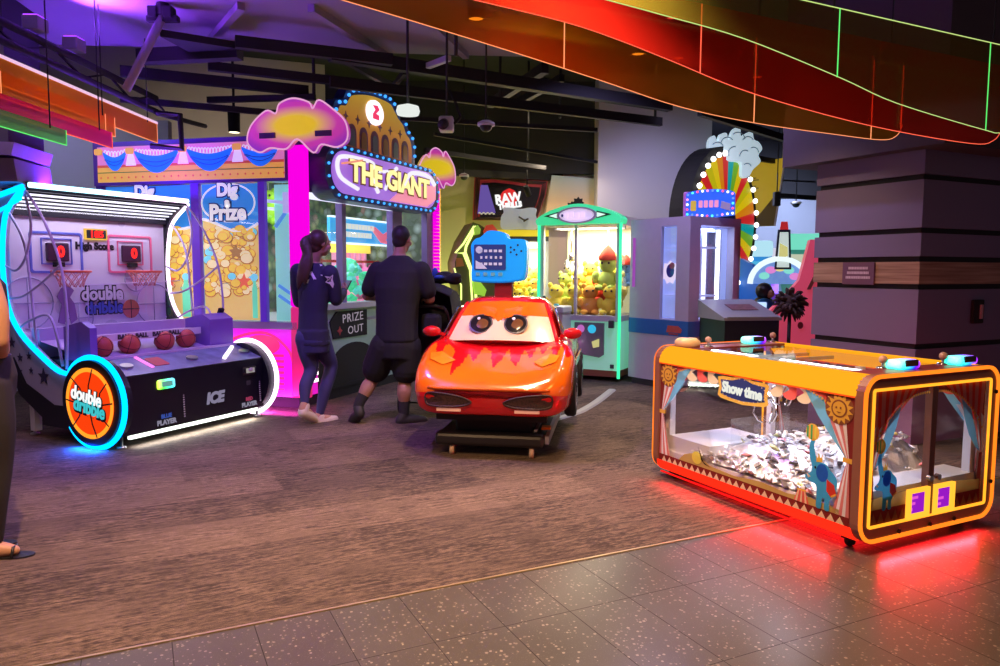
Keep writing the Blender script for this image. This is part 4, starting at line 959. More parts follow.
# cabinet shell: floor, roof, base, back
foot = [tuple((TLm @ V((LX, 0, 0))).xy), (0, 0), (RX, 0), (RX, 1.9), tuple((TLm @ V((LX, 2.2, 0))).xy)]
MB().prism(foot, .0, .1).build('plinth', 'matte', gm)
MB().prism(foot, .78, .82).build('prize_floor', P('pale_floor', (.6, .6, .65), .4), gm)
MB().prism(foot, 2.5, 2.56).build('roof', 'vio', gm)
cl = P('back_panel_mint', (.45, .72, .66), .5, var=.25, scale=2)
mb = MB().at(T_(1.2, 1.55, 0)).box((-1.0, 0, .8), (1.7, .05, 2.5)); mb.build('back_panel', cl, gm)
fo = bpy.data.materials.new('prize_wall_print'); fo.use_nodes = True; nt = fo.node_tree; bb = nt.nodes['Principled BSDF']
vec = nt.nodes.new('ShaderNodeTexCoord').outputs['Object']; vo = nt.nodes.new('ShaderNodeTexVoronoi'); vo.inputs['Scale'].default_value = 9; lk(nt, vec, vo.inputs['Vector'])
hs_ = nt.nodes.new('ShaderNodeSeparateColor'); lk(nt, vo.outputs['Color'], hs_.inputs[0])
cc = mixc(nt, hs_.outputs[0], (.1, .28, .12), (.62, .66, .3)); cc = mixc(nt, mathn(nt, 'GREATER_THAN', hs_.outputs[1], .8), cc, (.75, .4, .35)); cc = mixc(nt, mathn(nt, 'GREATER_THAN', hs_.outputs[2], .7), cc, (.6, .75, .7))
cc = mixc(nt, ramp(nt, vo.outputs['Distance'], .0, .7), cc, (.1, .14, .1)); lk(nt, cc, bb.inputs['Base Color'])
MB().box((RX-.08, .06, .82), (RX-.04, 1.9, 2.5)).box((1.4, 1.5, .82), (RX-.08, 1.54, 2.5)).build('print_wall', fo, gm)
MB().at(TLm).box((LX+.05, 1.5, .8), (-1.3, 1.55, 2.5)).build('back_panel', P('back_panel_lilac', (.55, .5, .7), .5, var=.2, scale=2), gm)
# ---- mall side (left)
FL = TLm @ FRONT()
MB().at(FL).box((LX, 2.17, -.12), (0, 2.6, .02)).build('banner_box', 'vio', gm)
bn = MB().at(FL).box((LX+.06, 2.2, .02), (-.1, 2.55, .03)).build('banner_print', P('banner_mauve', (.55, .16, .36), .5, em=(.8, .25, .5), es=.5), gm)
mats = [P('b_gold', (.65, .36, .06), .5, em=(.9, .45, .06), es=.5), P('b_red', (.7, .1, .06), .4, em=(.7, .1, .06), es=.3), P('b_blue', (.02, .2, .75), .4, em=(.0, .16, .85), es=.6), P('b_white', (.75, .68, .75), .5, em=(.9, .8, .9), es=.5), P('b_green', (.3, .42, .05), .4), P('b_deep', (.02, .1, .5), .4)]
mb = MB().at(FL)
a, b_ = LX+.06, -.1
mb.prism([(a, 2.2), (b_, 2.2), (b_, 2.29), (a, 2.29)], .03, .033, 0).prism([(a, 2.29), (b_, 2.29), (b_, 2.30), (a, 2.30)], .03, .034, 4).prism([(a, 2.3), (b_, 2.3), (b_, 2.345), (a, 2.345)], .03, .033, 0).prism([(a, 2.345), (b_, 2.345), (b_, 2.37), (a, 2.37)], .03, .034, 1)
kn = [a+.03, a+.40, a+1.0, a+1.6, b_-.0]
for i in range(4):
    x0, x1 = kn[i]+.05, kn[i+1]-.05; w = x1-x0; dp = .2 if w > .45 else .17
    lo = [(x0+w*t, 2.50-.02-dp*sin(PI*t)**.8-.0) for t in [k/14 for k in range(15)]]
    hi = [(x0+w*t, 2.50-.055*sin(PI*t)) for t in [k/14 for k in range(14, -1, -1)]]
    # lace loops
    for k in range(int(w/.035)):
        t = (k+.5)/int(w/.035); zc = 2.50-.055*sin(PI*t)*.3
        mb.ring(ell(x0+w*t, zc-.01, .019, .035, 12), ell(x0+w*t, zc-.01, .012, .027, 12), .03, .036, 3)
    mb.prism(lo+hi, .036, .045, 2)
    for f in (.4, .7): mb.tube([(x0+w*t, (2.5-.06)-(dp-.06)*f*sin(PI*t), .046) for t in [k/12 for k in range(1, 12)]], .004, 4, 5)
    if i:
        mb.prism([(kn[i]-.03, 2.48), (kn[i]+.03, 2.48), (kn[i]+.06, 2.36), (kn[i]-.06, 2.36)], .033, .038, 3)
    mb.prism(rrect(kn[i]-.045, 2.47, kn[i]+.045, 2.53, .015, 3), .045, .055, 0)
for k in range(26): mb.prism(star(a+.04+.082*k, 2.245, .013, .007, 4), .033, .036, 1)
mb.build('curtain_print', mats, bn)
K['gpost'] = P('violet_post', (.14, .05, .5), .35, em=(.12, .02, .55), es=.25)
mb = MB().at(FL).box((LX, .1, -.1), (LX+.08, 2.2, .0)); mb.build('corner_post', 'vio', gm)
for x0, x1 in ((-1.14, -1.05), (-.40, -.33)): MB().at(FL).box((x0, .8, -.04), (x1, 2.2, .01)).build('window_post', 'gpost', gm)
MB().at(FL).box((LX, .76, -.12), (0, .83, .03)).build('sill', P('sill_chrome', (.5, .4, .55), .25, .6), gm)
MB().at(FL).add([(LX+.08, .83, -.02), (0, .83, -.02), (0, 2.17, -.02), (LX+.08, 2.17, -.02)], [(0, 1, 2, 3)]).build('window_glass', 'glass2', gm, fix=False)
# poster panels printed with a treasure beach
pb = P('poster_sand', (.85, .62, .2), .45, em=(.9, .6, .18), es=.55, var=.2, scale=6); 
pmats = [P('p_sky', (.04, .3, .75), .4, em=(.03, .25, .75), es=.6), P('p_gold', (.95, .6, .08), .35, em=(.95, .6, .08), es=.5, var=.2), P('p_lite', (.95, .85, .4), .4, em=(.95, .8, .4), es=.5), P('p_brown', (.5, .28, .08), .5, em=(.5, .28, .08), es=.3), P('p_red', (.8, .15, .08), .4, em=(.8, .15, .08), es=.5), P('p_green', (.15, .75, .4), .4, em=(.15, .75, .4), es=.5), P('p_white', (.95, .95, .95), .4, em=(.95, .95, .95), es=.5), P('p_teal', (.2, .75, .8), .4, em=(.2, .7, .8), es=.5), P('p_navy', (.02, .06, .3), .4)]
for pi_, (x0, x1) in enumerate(((LX+.1, -1.16), (-1.03, -.42))):
    pp = MB().at(FL).box((x0, .84, -.035), (x1, 2.16, -.025)).build('treasure_poster', pb, gm)
    mb = MB().at(FL); w = x1-x0
    wave = [(x0+w*t, 1.78+.04*sin(5*t+pi_)-.06*sin(PI*t)) for t in [k/16 for k in range(17)]]
    mb.prism(wave+[(x1, 2.16), (x0, 2.16)], -.025, -.021, 0)
    mb.tube([(x, z+.01, -.02) for x, z in wave], .014, 4, 6)
    if pi_ == 1: mb.tube([(x0+.02+.0*t, 2.1, -.02) for t in (0, 1)], .01, 4, 6); mb.ring(ell(x0+w*.47, 1.98, .30, .19, 30), ell(x0+w*.47, 1.98, .285, .175, 30), -.021, -.016, 6)
    rnd = random.Random(5+pi_)
    for k in range(130):
        x = x0+.04+(w-.08)*rnd.random(); z = 1.72-.62*rnd.random()**1.2; q = .022+.035*rnd.random()
        mb.prism(ell(x, z, min(q*1.3, x-x0, x1-x), q, 14), -.021, -.018+.0001*k, 3); mb.prism(ell(x+.002, z+.004, min(q*1.15, x-x0, x1-x), q*.85, 14), -.018+.0001*k, -.0175+.0001*k, (1, 2, 1, 1, 2)[k % 5] if k % 12 else 7)
    mb.prism(star(x0+w*.74, 1.22, .085, .035), -.01, -.006, 4)
    mb.prism(star(x0+w*.6, 1.5, .08, .04), -.01, -.006, 3)
    mb.prism([(x0+w*.88, .86), (x0+w*.97, .86), (x0+w*.97, 1.15), (x0+w*.95, 1.19), (x0+w*.95, 1.25), (x0+w*.90, 1.25), (x0+w*.90, 1.19), (x0+w*.88, 1.15)], -.01, -.006, 5); mb.prism(ell(x0+w*.925, 1.26, .04, .035, 14), -.006, -.003, 7)
    mb.build('treasure_print', pmats, pp)
    for tx, z, sz in (('Dig', 2.1, .17), ('a', 1.98, .12), ('Prize', 1.88, .21)):
        text(tx, sz, pmats[8], pp, FL @ T_(x0+w*.47, z, -.012), .002, .022, .95); text(tx, sz, pmats[6], pp, FL @ T_(x0+w*.47, z, -.006), .002, .008, .95)
# teal view pane back wall with blue arcs
tp = MB().at(FL).box((-.33, .83, -.2), (-.06, 2.16, -.17)).build('mint_back_wall', P('mint_wall', (.3, .72, .66), .5, em=(.25, .75, .65), es=.5), gm)
mb = MB().at(FL)
for z in (.98, 1.08): mb.bar((-.3, z+.1, -.165), (-.09, z-.03, -.165), .03, .01)
mb.tube([(-.32, 1.75, -.165), (-.2, 1.9, -.165), (-.08, 1.95, -.165)], .02, 5); mb.build('blue_stroke', P('blue_stroke', (.1, .35, .8), .4, em=(.1, .35, .9), es=.5), tp)
cw = MB().at(FL).bar((-1.0, 2.06, -.12), (-.08, 1.97, -.12), .03, .03).bar((-1.0, 2.0, -.3), (-.08, 1.9, -.3), .03, .03).box((-.2, 1.88, -.34), (-.1, 2.08, -.1)).build('gantry', P('gantry_white', (.7, .75, .95), .3, em=(.5, .6, 1), es=.5), gm)
# magenta base panel of the mall side
bp = MB().at(FL).box((LX, .1, -.08), (-.02, .76, .0)).build('base_panel', P('magenta_base', (.6, .02, .5), .35, em=(.75, .01, .8), es=.9), gm)
mb = MB().at(FL)
for k in range(7):
    x = -.45+.0*k; mb.box((-.66+.0*k, .16+.055*k, 0), (-.16, .185+.055*k, .004))
mb.tube([(p.x, p.y, .003) for p in smooth([(-1.3, .6, 0), (-1.0, .45, 0), (-.7, .66, 0), (-.35, .72, 0), (-.1, .55, 0), (-.05, .3, 0)], 6)], .014, 5)
mb.prism(ell(-.4, .6, .2, .1, 20), 0, .004); mb.build('red_artwork', P('red_artwork', (.9, .05, .2), .35, em=(1, .03, .18), es=.8), bp)
area('magenta_wash', GA+V((-.5, -.25, .12)), (R(60), 0, R(-14)), 1.3, .08, (1, .05, .8), 14)
# ---- LED corner posts (A corner and the far right end)
K['mag'] = E('magenta_led', (.88, .0, .72), 1.1)
MB().at(TLm).box((-.07, -.03, .98), (.12, .05, 2.5), r=.02).build('led_post', 'mag', gm)
MB().at(TLm).box((-.07, -.03, .1), (.12, .05, .98), r=.02).build('corner_post', P('crimson_post', (.5, .02, .12), .35, em=(.8, .02, .2), es=.6), gm)
mb = MB()
for k in range(30): mb.box((RX-.17, -.05, 1.2+.045*k), (RX-.03, .02, 1.2+.045*k+.036))
mb.build('led_post', 'mag', gm)
MB().box((RX-.19, -.04, .1), (RX, .1, 1.2)).build('corner_post', 'plum', gm)
MB().box((RX, -.02, .1), (RX+.06, .06, 2.4)).build('edge_strip', P('amber_strip', (.8, .4, .05), .4, em=(1, .45, .05), es=.8), gm)
# ---- sign side (right)
FR_ = FRONT()
MB().at(FR_).box((.06, 2.08, -.1), (RX, 2.52, .03)).build('fascia', 'plum', gm)
MB().at(FR_).box((.1, 2.02, -.02), (1.76, 2.08, .03)).build('head_rail', em('head_light', (.8, .8, 1), 1.2), gm)
for x0, x1 in ((.06, .16), (.73, .80), (1.76, 1.98), (2.62, 2.8)): MB().at(FR_).box((x0, .95, -.06), (x1, 2.1, .02)).build('window_post', P('lav_post%.2f' % x0, (.22, .12, .4), .35), gm)
MB().at(FR_).add([(.16, .98, -.02), (2.7, .98, -.02), (2.7, 2.08, -.02), (.16, 2.08, -.02)], [(0, 1, 2, 3)]).build('window_glass', 'glass2', gm, fix=False)
MB().at(FR_).box((.06, .93, -.1), (RX-.15, .99, .06)).build('sill', 'lgrey', gm)
lp = MB().at(FR_).box((.3, .1, -.1), (2.8, .93, .0)).build('prize_door_panel', P('pale_green_panel', (.35, .5, .42), .35, coat=.3), gm)
MB().at(FR_).prism([(.55, .12)]+[(.95+.4*cos(R(a)), .36+.2*sin(R(a))) for a in range(180, -1, -12)]+[(1.35, .12)], 0, .006).build('prize_chute', 'matte', lp)
MB().at(FR_).box((.28, .1, -.1), (.36, .55, .03)).box((.36, .1, -.1), (1.5, .14, .02)).build('chute_trim', 'matte', lp)
mb = MB().at(FR_)
for z in (.22, .29, .36): mb.box((.18, z, .0), (.28, z+.035, .02))
mb.build('vent_light', em('vent', (1, .85, .9), 2), gm)
MB().at(FR_).box((.12, .1, -.02), (.29, .42, .01)).build('magenta_corner', em('mag_corner', (1, .02, .7), .8), gm)
bd = MB().at(FR_).prism([(.56, .62), (1.2, .62), (1.2, .90), (.62, .90), (.5, .8)], .0, .012).build('chalk_board', 'matte', lp)
text('PRIZE', .13, em('chalk', (.6, .5, .62), .5), bd, FR_ @ T_(.92, .825, .014) @ M.Rotation(R(3), 4, 'Z'), .001, .0, 1.15, sp=1.1)
text('OUT', .12, em('chalk', (.6, .5, .62), .5), bd, FR_ @ T_(.97, .695, .014) @ M.Rotation(R(3), 4, 'Z'), .001, .0, 1.15, sp=1.1)
MB().at(FR_).prism(star(.67, .7, .05, .025, 4), .012, .016).build('red_chalk_mark', P('red_chalk', (.5, .06, .06), .7), bd)
# inside: sign board, barriers, prize heaps
TB = T_(.2, .3, .14) @ FRONT()
bs = MB().at(TB).box((.72, 1.5, 0), (2.1, 1.76, .04)).build('banner_board', P('cyan_board', (.05, .35, .7), .4, em=(.05, .4, .85), es=.7), gm)
mb = MB().at(TB); mb.box((.72, 1.48, 0), (2.12, 1.50, .06)).box((.72, 1.76, 0), (2.12, 1.78, .06)); mb.build('white_edge', em('wedge', (.8, .95, 1), 1.3), bs)
mb = MB().at(TB)
rnd = random.Random(3)
for r_ in range(2):
    x = 1.0
    while x < 1.55: w = rnd.uniform(.03, .06); mb.box((x, 1.56+.09*r_, .04), (x+w, 1.62+.09*r_, .05)); x += w+.02
mb.build('scribble', em('scrib', (.9, .95, .9), .8), bs)
MB().at(TB).prism([(1.5, 1.7), (1.62, 1.7), (1.8, 1.62), (2.0, 1.7), (2.08, 1.7), (2.08, 1.66), (2.0, 1.66), (1.85, 1.55), (2.0, 1.54), (2.08, 1.6), (2.08, 1.54), (2.0, 1.5), (1.75, 1.52)], .04, .05).build('pink_swoosh', P('pink_swoosh', (.9, .2, .3), .4, em=(1, .2, .3), es=.6), bs)
mb = MB()
for x in (.95, 1.25): mb.box((x, .62, .82), (x+.03, .66, 1.46)).box((x-.04, .62, 1.0), (x+.07, .64, 1.03))
mb.box((.5, .62, 1.42), (2.5, .66, 1.45)); mb.build('red_rail', 'red', gm)
mb = MB().at(FL)
MB().tube([(.18+.0, .2, 2.0), (.25, .3, 1.86), (.4, .45, 1.83), (.6, .55, 1.93), (.62, .6, 2.05)], .03, 6).build('neon_arc', em('mint_arc', (.7, 1, .85), 1.1), gm)
mb = MB().at(T_(0, .3, 0) @ FRONT())
for k in range(4): mb.bar((.28, 1.42+.07*k, 0), (.68, 1.52+.07*k, 0), .02, .03)
mb.build('lime_stripe', em('limes', (.6, 1, .3), 1.), gm)
area('crane_led', GA+GS*(Rz(GR) @ V((1.3, .5, 2.45))), (0, 0, GR), 2.2, .5, (.8, .95, 1), 30)
area('crane_led', GA+GS*(Rz(R(-14)) @ V((-.4, .4, 2.45))), (0, 0, R(-14)), .8, .4, (.8, .95, 1), 10)
MB().box((1.98, .9, 1.55), (2.75, 1.0, 1.68)).build('yellow_header', P('yellow_glow', (.9, .7, .1), .4, em=(1, .75, .1), es=.8), gm)
mb = MB()
for k in range(6): mb.box((2.0+.12*k, .9, .85), (2.05+.12*k, 1.0, 1.55))
mb.build('pink_bars', P('pink_bars', (.85, .3, .5), .4, em=(.9, .3, .6), es=.4), gm)
# --- capsule sign with bulbs
sg_ = MB().at(FRONT((0, -.03, 0))).prism(rrect(.12, 2.02, 2.5, 2.56, .26, 12), 0, .22).build('sign_box', P('navy_sign', (.03, .03, .12), .35), gm)
FS = FRONT((0, -.25, 0))
FSS = FS @ T_(.12, 2.02, 0) @ M.Diagonal((2.38/2.46, .54/.62, 1, 1)) @ T_(-.40, -2.10, 0)
sf = MB().at(FSS).prism(rrect(.50, 2.17, 2.76, 2.65, .235, 12), 0, .01).build('sign_face', P('sign_lilac', (.4, .22, .75), .4, em=(.4, .16, .8), es=.7, var=.4, scale=2.2), sg_)
mb = MB().at(FSS); mb.prism([(1.6, 2.18), (2.5, 2.18), (2.74, 2.3), (2.74, 2.5), (2.2, 2.42), (1.8, 2.3)], .01, .014); mb.build('pink_sweep', P('sign_pink', (.9, .35, .45), .4, em=(1, .3, .45), es=.7), sf)
mb = MB().at(FSS)
mb.tube([(p.x, p.y, .015) for p in smooth([(.95, 2.25, 0), (.62, 2.36, 0), (.62, 2.56, 0), (1.0, 2.6, 0), (1.25, 2.58, 0), (1.2, 2.45, 0), (1.35, 2.25, 0)], 6)], .025, 6)
mb.tube([(p.x, p.y, .015) for p in smooth([(1.35, 2.5, 0), (1.7, 2.56, 0), (1.75, 2.6, 0), (1.6, 2.48, 0), (1.5, 2.3, 0)], 6)], .02, 6)
mb.tube([(p.x, p.y, .015) for p in smooth([(1.9, 2.4, 0), (2.1, 2.58, 0), (2.5, 2.6, 0), (2.7, 2.5, 0)], 6)], .03, 6)
mb.build('white_swirl', em('swirl', (.95, .9, 1), 1.0), sf)
MB().at(FSS).bar((.66, 2.5, .02), (.98, 2.58, .02), .02, .09).build('red_tag', em('redtag', (1, .35, .25), .9), sf)
for lay, (bd_, mt) in enumerate(((.03, P('sign_outline', (.35, .15, .05), .4)), (.012, em('sign_gold', (1, .85, .35), 1.2)))):
    text('THE GIANT', .33, mt, sf, FSS @ T_(1.66, 2.42, .025+.008*lay) @ M.Rotation(R(-1), 4, 'Z'), .004, bd_, 1.02)
def bulbs(path, par, sp, r_, mt, name='bulb', mats2=None):
    """bulb string along a path, each bulb a mesh of its own"""
    P_ = [V(p) for p in path]; L = [0]
    for i in range(1, len(P_)): L.append(L[-1]+(P_[i]-P_[i-1]).length)
    n = max(2, int(L[-1]/sp)); base = None
    for k in range(n):
        d = L[-1]*k/n; i = max(j for j in range(len(L)) if L[j] <= d); i = min(i, len(P_)-2)
        p = P_[i].lerp(P_[i+1], (d-L[i])/max(1e-6, L[i+1]-L[i]))
        m = mats2[k % len(mats2)] if mats2 else mt
        if base is None or mats2:
            o = MB().ball((0, 0, 0), r_, n=8, k=5).build(name, m, par)
            base = o
        else: o = base.copy(); C.objects.link(o); o.parent = par
        o.location = p
FSv = lambda pts, h: [tuple(FS @ V((a, b, h))) for a, b in pts]
capo = rrect(.155, 2.05, 2.465, 2.53, .235, 10); bulbs(FSv(capo+[capo[0]], .015), sg_, .12, .015, em('blue_bulb', (.05, .33, 1), 1.6))
# --- crown board
crown = smooth([(.34, 2.58, 0), (.29, 2.72, 0), (.31, 2.86, 0), (.44, 2.93, 0), (.5, 3.02, 0), (.62, 3.05, 0), (.68, 3.13, 0), (.78, 3.2, 0), (1.15, 3.27, 0), (1.55, 3.27, 0), (1.68, 3.2, 0), (1.78, 3.12, 0), (1.9, 3.06, 0), (1.98, 2.96, 0), (2.08, 2.9, 0), (2.13, 2.78, 0), (2.12, 2.58, 0)], 4)
crown = [(p.x, p.y) for p in crown]
cb_ = MB().at(FRONT((0, -.02, 0))).prism(crown, -.02, .1).build('crown_board', P('crown_navy', (.03, .06, .2), .4), gm)
cx_, cz_ = 1.21, 2.6
inn_ = [(cx_+(a-cx_)*.9, cz_+(b-cz_)*.88) for a, b in crown]
FC = FRONT((0, -.12, 0))
cm = bpy.data.materials.new('crown_gold'); cm.use_nodes = True; nt = cm.node_tree; bb = nt.nodes['Principled BSDF']
vec = nt.nodes.new('ShaderNodeTexCoord').outputs['Object']; sx_ = nt.nodes.new('ShaderNodeSeparateXYZ'); lk(nt, vec, sx_.inputs[0])
cc = mixc(nt, ramp(nt, sx_.outputs[2], 2.6, 3.15), (.55, .12, .04), (.85, .5, .05)); lk(nt, cc, bb.inputs['Base Color']); lk(nt, cc, bb.inputs['Emission Color']); bb.inputs['Emission Strength'].default_value = .35
cf = MB().at(FC).prism(inn_, 0, .006).build('crown_face', cm, cb_)
mb = MB().at(FC)
for k in range(7):
    x = .55+.22*k; mb.prism([(x-.08, 2.6)]+[(x+.08*cos(R(a)), 2.74+.09*sin(R(a))) for a in range(180, -1, -20)]+[(x+.08, 2.6)], .006, .01, 0)
    mb.prism([(x-.05, 2.6)]+[(x+.05*cos(R(a)), 2.72+.06*sin(R(a))) for a in range(180, -1, -20)]+[(x+.05, 2.6)], .01, .014, 1+k % 2)
    if k < 6: mb.prism(star(x+.11, 2.89, .05, .018, 4), .006, .01, 0)
mb.build('arch_print', [P('arch_purple', (.28, .08, .25), .4), P('arch_orange', (.6, .25, .05), .4), P('arch_teal', (.2, .25, .35), .4)], cf)
ob = MB().at(FC).prism(ell(1.2, 3.02, .165, .13, 28), .006, .03).build('oval_badge', em('badge', (1, .9, 1), 1.4), cf)
MB().at(FC).prism([(1.14, 2.95), (1.26, 2.95), (1.26, 3.0), (1.2, 3.01), (1.27, 3.06), (1.23, 3.1), (1.14, 3.09), (1.19, 3.05), (1.14, 3.0)], .03, .036).build('red_figure', em('badge_red', (.9, .05, .15), 1), ob)
edge = [(cx_+(a-cx_)*.955, cz_+(b-cz_)*.945) for a, b in crown]
bulbs([tuple(FC @ V((a, b, .02))) for a, b in edge], cb_, .105, .019, em('blue_bulb', (.05, .33, 1), 1.6))
mb = MB(); mb.box((.7, .05, 2.5), (.76, .1, 3.0)).box((1.7, .05, 2.5), (1.76, .1, 2.9)).box((.5, 0, 2.5), (2.0, .06, 2.62)); mb.build('crown_strut', 'matte', gm)
# --- flower splashes on the posts
fm = bpy.data.materials.new('flower_glow'); fm.use_nodes = True; nt = fm.node_tree; bb = nt.nodes['Principled BSDF']; bb.inputs['Roughness'].default_value = .4
vec = nt.nodes.new('ShaderNodeTexCoord').outputs['Object']; vl = nt.nodes.new('ShaderNodeVectorMath'); vl.operation = 'LENGTH'
mp = nt.nodes.new('ShaderNodeMapping'); mp.inputs['Scale'].default_value = (1.0, 1, 2.4); lk(nt, vec, mp.inputs[0]); lk(nt, mp.outputs[0], vl.inputs[0])
c2 = mixc(nt, ramp(nt, vl.outputs[1], .2, .42), (1, .72, .02), (.72, .06, .45)); c2 = mixc(nt, ramp(nt, vl.outputs[1], .45, .62), c2, (.35, .04, .5))
lk(nt, c2, bb.inputs['Base Color']); lk(nt, c2, bb.inputs['Emission Color']); bb.inputs['Emission Strength'].default_value = .55
fl = [(-.5, -.2), (-.46, .02), (-.3, .2), (-.2, .16), (-.16, .28), (-.02, .34), (.14, .28), (.18, .2), (.24, .3), (.36, .2), (.5, .02), (.52, -.2), (.42, -.3), (.26, -.26), (.18, -.36), (.02, -.18), (-.1, -.3), (-.26, -.28), (-.38, -.33)]
fl = [(p.x*.98, p.y*.70) for p in smooth([(a, b, 0) for a, b in fl], 5, True)]
f1 = MB().at(FRONT()).prism(fl, 0, .06).build('flower_splash', fm, gm)
f1.matrix_local = TLm @ T_(.13, -.16, 2.64)
rim = MB().at(FRONT()).tube([(a, b, .06) for a, b in fl], .008, 4, closed=True).build('rim', em('flower_rim', (1, .45, .8), .8), f1)
MB().at(FRONT()).box((-.36, -.11, .06), (-.2, -.06, .075)).build('dark_bar', 'plum', f1); MB().at(FRONT()).box((.2, -.11, .06), (.36, -.06, .075)).build('dark_bar', 'plum', f1)
f2 = MB().at(FRONT()).prism([(a*.55, b*1.0) for a, b in fl], 0, .06).build('flower_splash', fm, gm); f2.matrix_local = T_(RX-.32, -.12, 2.62) @ Rz(R(-30))
MB().at(FRONT()).tube([(a*.55, b, .06) for a, b in fl], .008, 4, closed=True).build('rim', em('flower_rim', (1, .45, .8), .8), f2)
# --- prizes inside: heap of green gems, plush balls, boxes
rnd = random.Random(11)
Rg = Rz(GR)
gem = None
gms = [P('gem_green', (.05, .6, .3), .15, em=(.05, .7, .35), es=.4), P('gem_teal', (.1, .6, .55), .15, em=(.1, .7, .6), es=.4)]
for k in range(70):
    a = rnd.uniform(0, 6.28); q = rnd.random()**.6*.42; h = .6*(1-(q/.42)**2)*rnd.uniform(.85, 1)
    p = GA+GS*(Rg @ V((1.5+q*cos(a), .42+q*sin(a)*.8, .86+h)))
    if gem is None:
        pr = [MB().lathe([(.001, -.05), (.05, 0), (.03, .035), (.001, .036)], 7, 0, False, False).build('gem', g) for g in gms]
        for o, nm in zip(pr, ('green', 'teal')): tag(o, nm+' toy gem heaped behind the PRIZE OUT window of the big crane', 'toy gem', nm+' toy gems in the big crane')
        gem = pr; o = pr[0]
        first = [pr[0], pr[1]]
    if first: o = first.pop(0)
    else: o = gem[k % 2].copy(); C.objects.link(o)
    o.location = p; o.rotation_euler = (rnd.uniform(0, 3), rnd.uniform(0, 3), 0); o.scale = (rnd.uniform(.9, 1.5),)*3
cols = [('lime', 'lime green'), ('orange', 'orange'), ('sky', 'sky blue'), ('pink', 'pink'), ('yellow', 'yellow'), ('white', 'white')]
for k, (x, y, z, c) in enumerate(((.35, .9, 1.84, 1), (.55, 1.1, 1.3, 0), (.3, 1.0, 1.2, 4), (.62, 1.2, 1.62, 2), (1.5, 1.2, 1.25, 0), (1.75, 1.2, 1.2, 5), (1.2, 1.3, 2.0, 0), (1.45, 1.3, 1.95, 0), (1.7, 1.3, 1.98, 2), (2.15, .6, 1.12, 3), (2.4, .6, 1.05, 4))):
    t = thing('plush_toy', cols[c][1]+' plush toy '+('low in the big crane, %s' if z < 1.4 else 'hung in the big crane, %s') % ('behind the woman', 'left of the red rails', 'at the corner post', 'beside the lilac bar', 'right of the red rails', 'beyond the red rails', 'above the cyan board', 'above the middle of the cyan board', 'above the pink swoosh', 'beside the pink bars', 'near the far magenta post')[k], 'plush toy', GA+GS*(Rg @ V((x, y, z))))
    mb = MB().ball((0, 0, 0), (.12, .1, .13), n=14).ball((0, 0, .17), (.1, .09, .09), n=14)
    for s in (-1, 1): mb.ball((s*.07, 0, .25), (.035, .025, .04), n=8).ball((s*.12, -.03, .03), (.05, .04, .07), n=8).ball((s*.07, -.06, -.12), (.05, .06, .04), n=8)
    mb.build('body', P('plush_%s%d' % (cols[c][0], k), tuple(K[cols[c][0]].node_tree.nodes['Mix'].inputs[7].default_value[:3]), .9), t)
    mb = MB()
    for s in (-1, 1): mb.ball((s*.04, -.085, .19), .014, n=8)
    mb.build('eyes', 'black', t)
    if z < 1.4: pass
    else: MB().cyl((0, 0, .24), (0, 0, 2.5-z), .004, 5).build('string', 'white', t)
# ================================================================== kiddie ride car
K['cor'] = P('glossy_orange', (.88, .155, .005), .18, coat=.8, var=.02)
K['crd'] = P('glossy_red', (.62, .006, .01), .16, coat=.8, var=.02)
K['crm'] = P('cream_screen', (.88, .66, .42), .2, coat=.5, var=.02)
car = thing('kiddie_ride_car', 'orange kiddie ride car with red flames and cartoon eyes on its windscreen', 'kiddie ride', (-.085, 5.36, 0), R(-9))
ST = [(-.03, .40, .52, .52, .40), (0, .5, .555, .555, .345), (.05, .56, .59, .615, .33), (.14, .59, .635, .69, .33), (.28, .605, .69, .75, .33), (.45, .61, .755, .815, .33), (.62, .60, .815, .84, .33), (.8, .59, .845, .865, .33), (1.2, .585, .85, .87, .34), (1.55, .575, .84, .86, .35), (1.72, .53, .8, .8, .38), (1.8, .40, .7, .7, .45)]
def stat(t):
    p = smooth([(0, 0, 0)], 1)
sp1 = smooth([(a, b, c) for a, b, c, d, e in ST], 18); sp2 = smooth([(a, d, e) for a, b, c, d, e in ST], 18)
rings = []
for q, w2 in zip(sp1, sp2):
    y, w, zc, zf, zb = q.x, q.y, q.z, w2.y, w2.z
    hp = [(0, zb, 0), (.7*w, zb, 0), (.93*w, zb+.035, 0), (w*.985, zb+.12, 0), (w, zb+(zf-zb)*.55, 0), (.985*w, zf-.10*(zf-zb)/.5, 0), (.93*w, zf-.03*(zf-zb)/.5, 0), (.82*w, zf, 0), (.55*w, zf*.35+zc*.65, 0), (.25*w, zc, 0), (0, zc+.004, 0)]
    h = smooth(hp, 14)
    rings.append([(p.x, y, p.y) for p in h]+[(-p.x, y, p.y) for p in h[-2:0:-1]])
flame = [(-.62, .5), (-.56, .34), (-.50, .46), (-.45, .22), (-.41, .50), (-.35, .44), (-.30, .08), (-.26, .2), (-.22, .40), (-.17, .30), (-.12, .52), (-.06, .46), (-.03, .32), (.0, .20), (.04, .3), (.08, .5), (.13, .30), (.17, .24), (.21, .48), (.27, .34), (.31, .52), (.36, .38), (.41, .5), (.46, .22), (.5, .44), (.55, .30), (.62, .5)]
def flame_y(x):
    for i in range(len(flame)-1):
        if flame[i][0] <= x <= flame[i+1][0]:
            t = (x-flame[i][0])/(flame[i+1][0]-flame[i][0]); t = t*t*(3-2*t); return flame[i][1]*(1-t)+flame[i+1][1]*t
    return .5
mb = MB().loft(rings)
ms = []
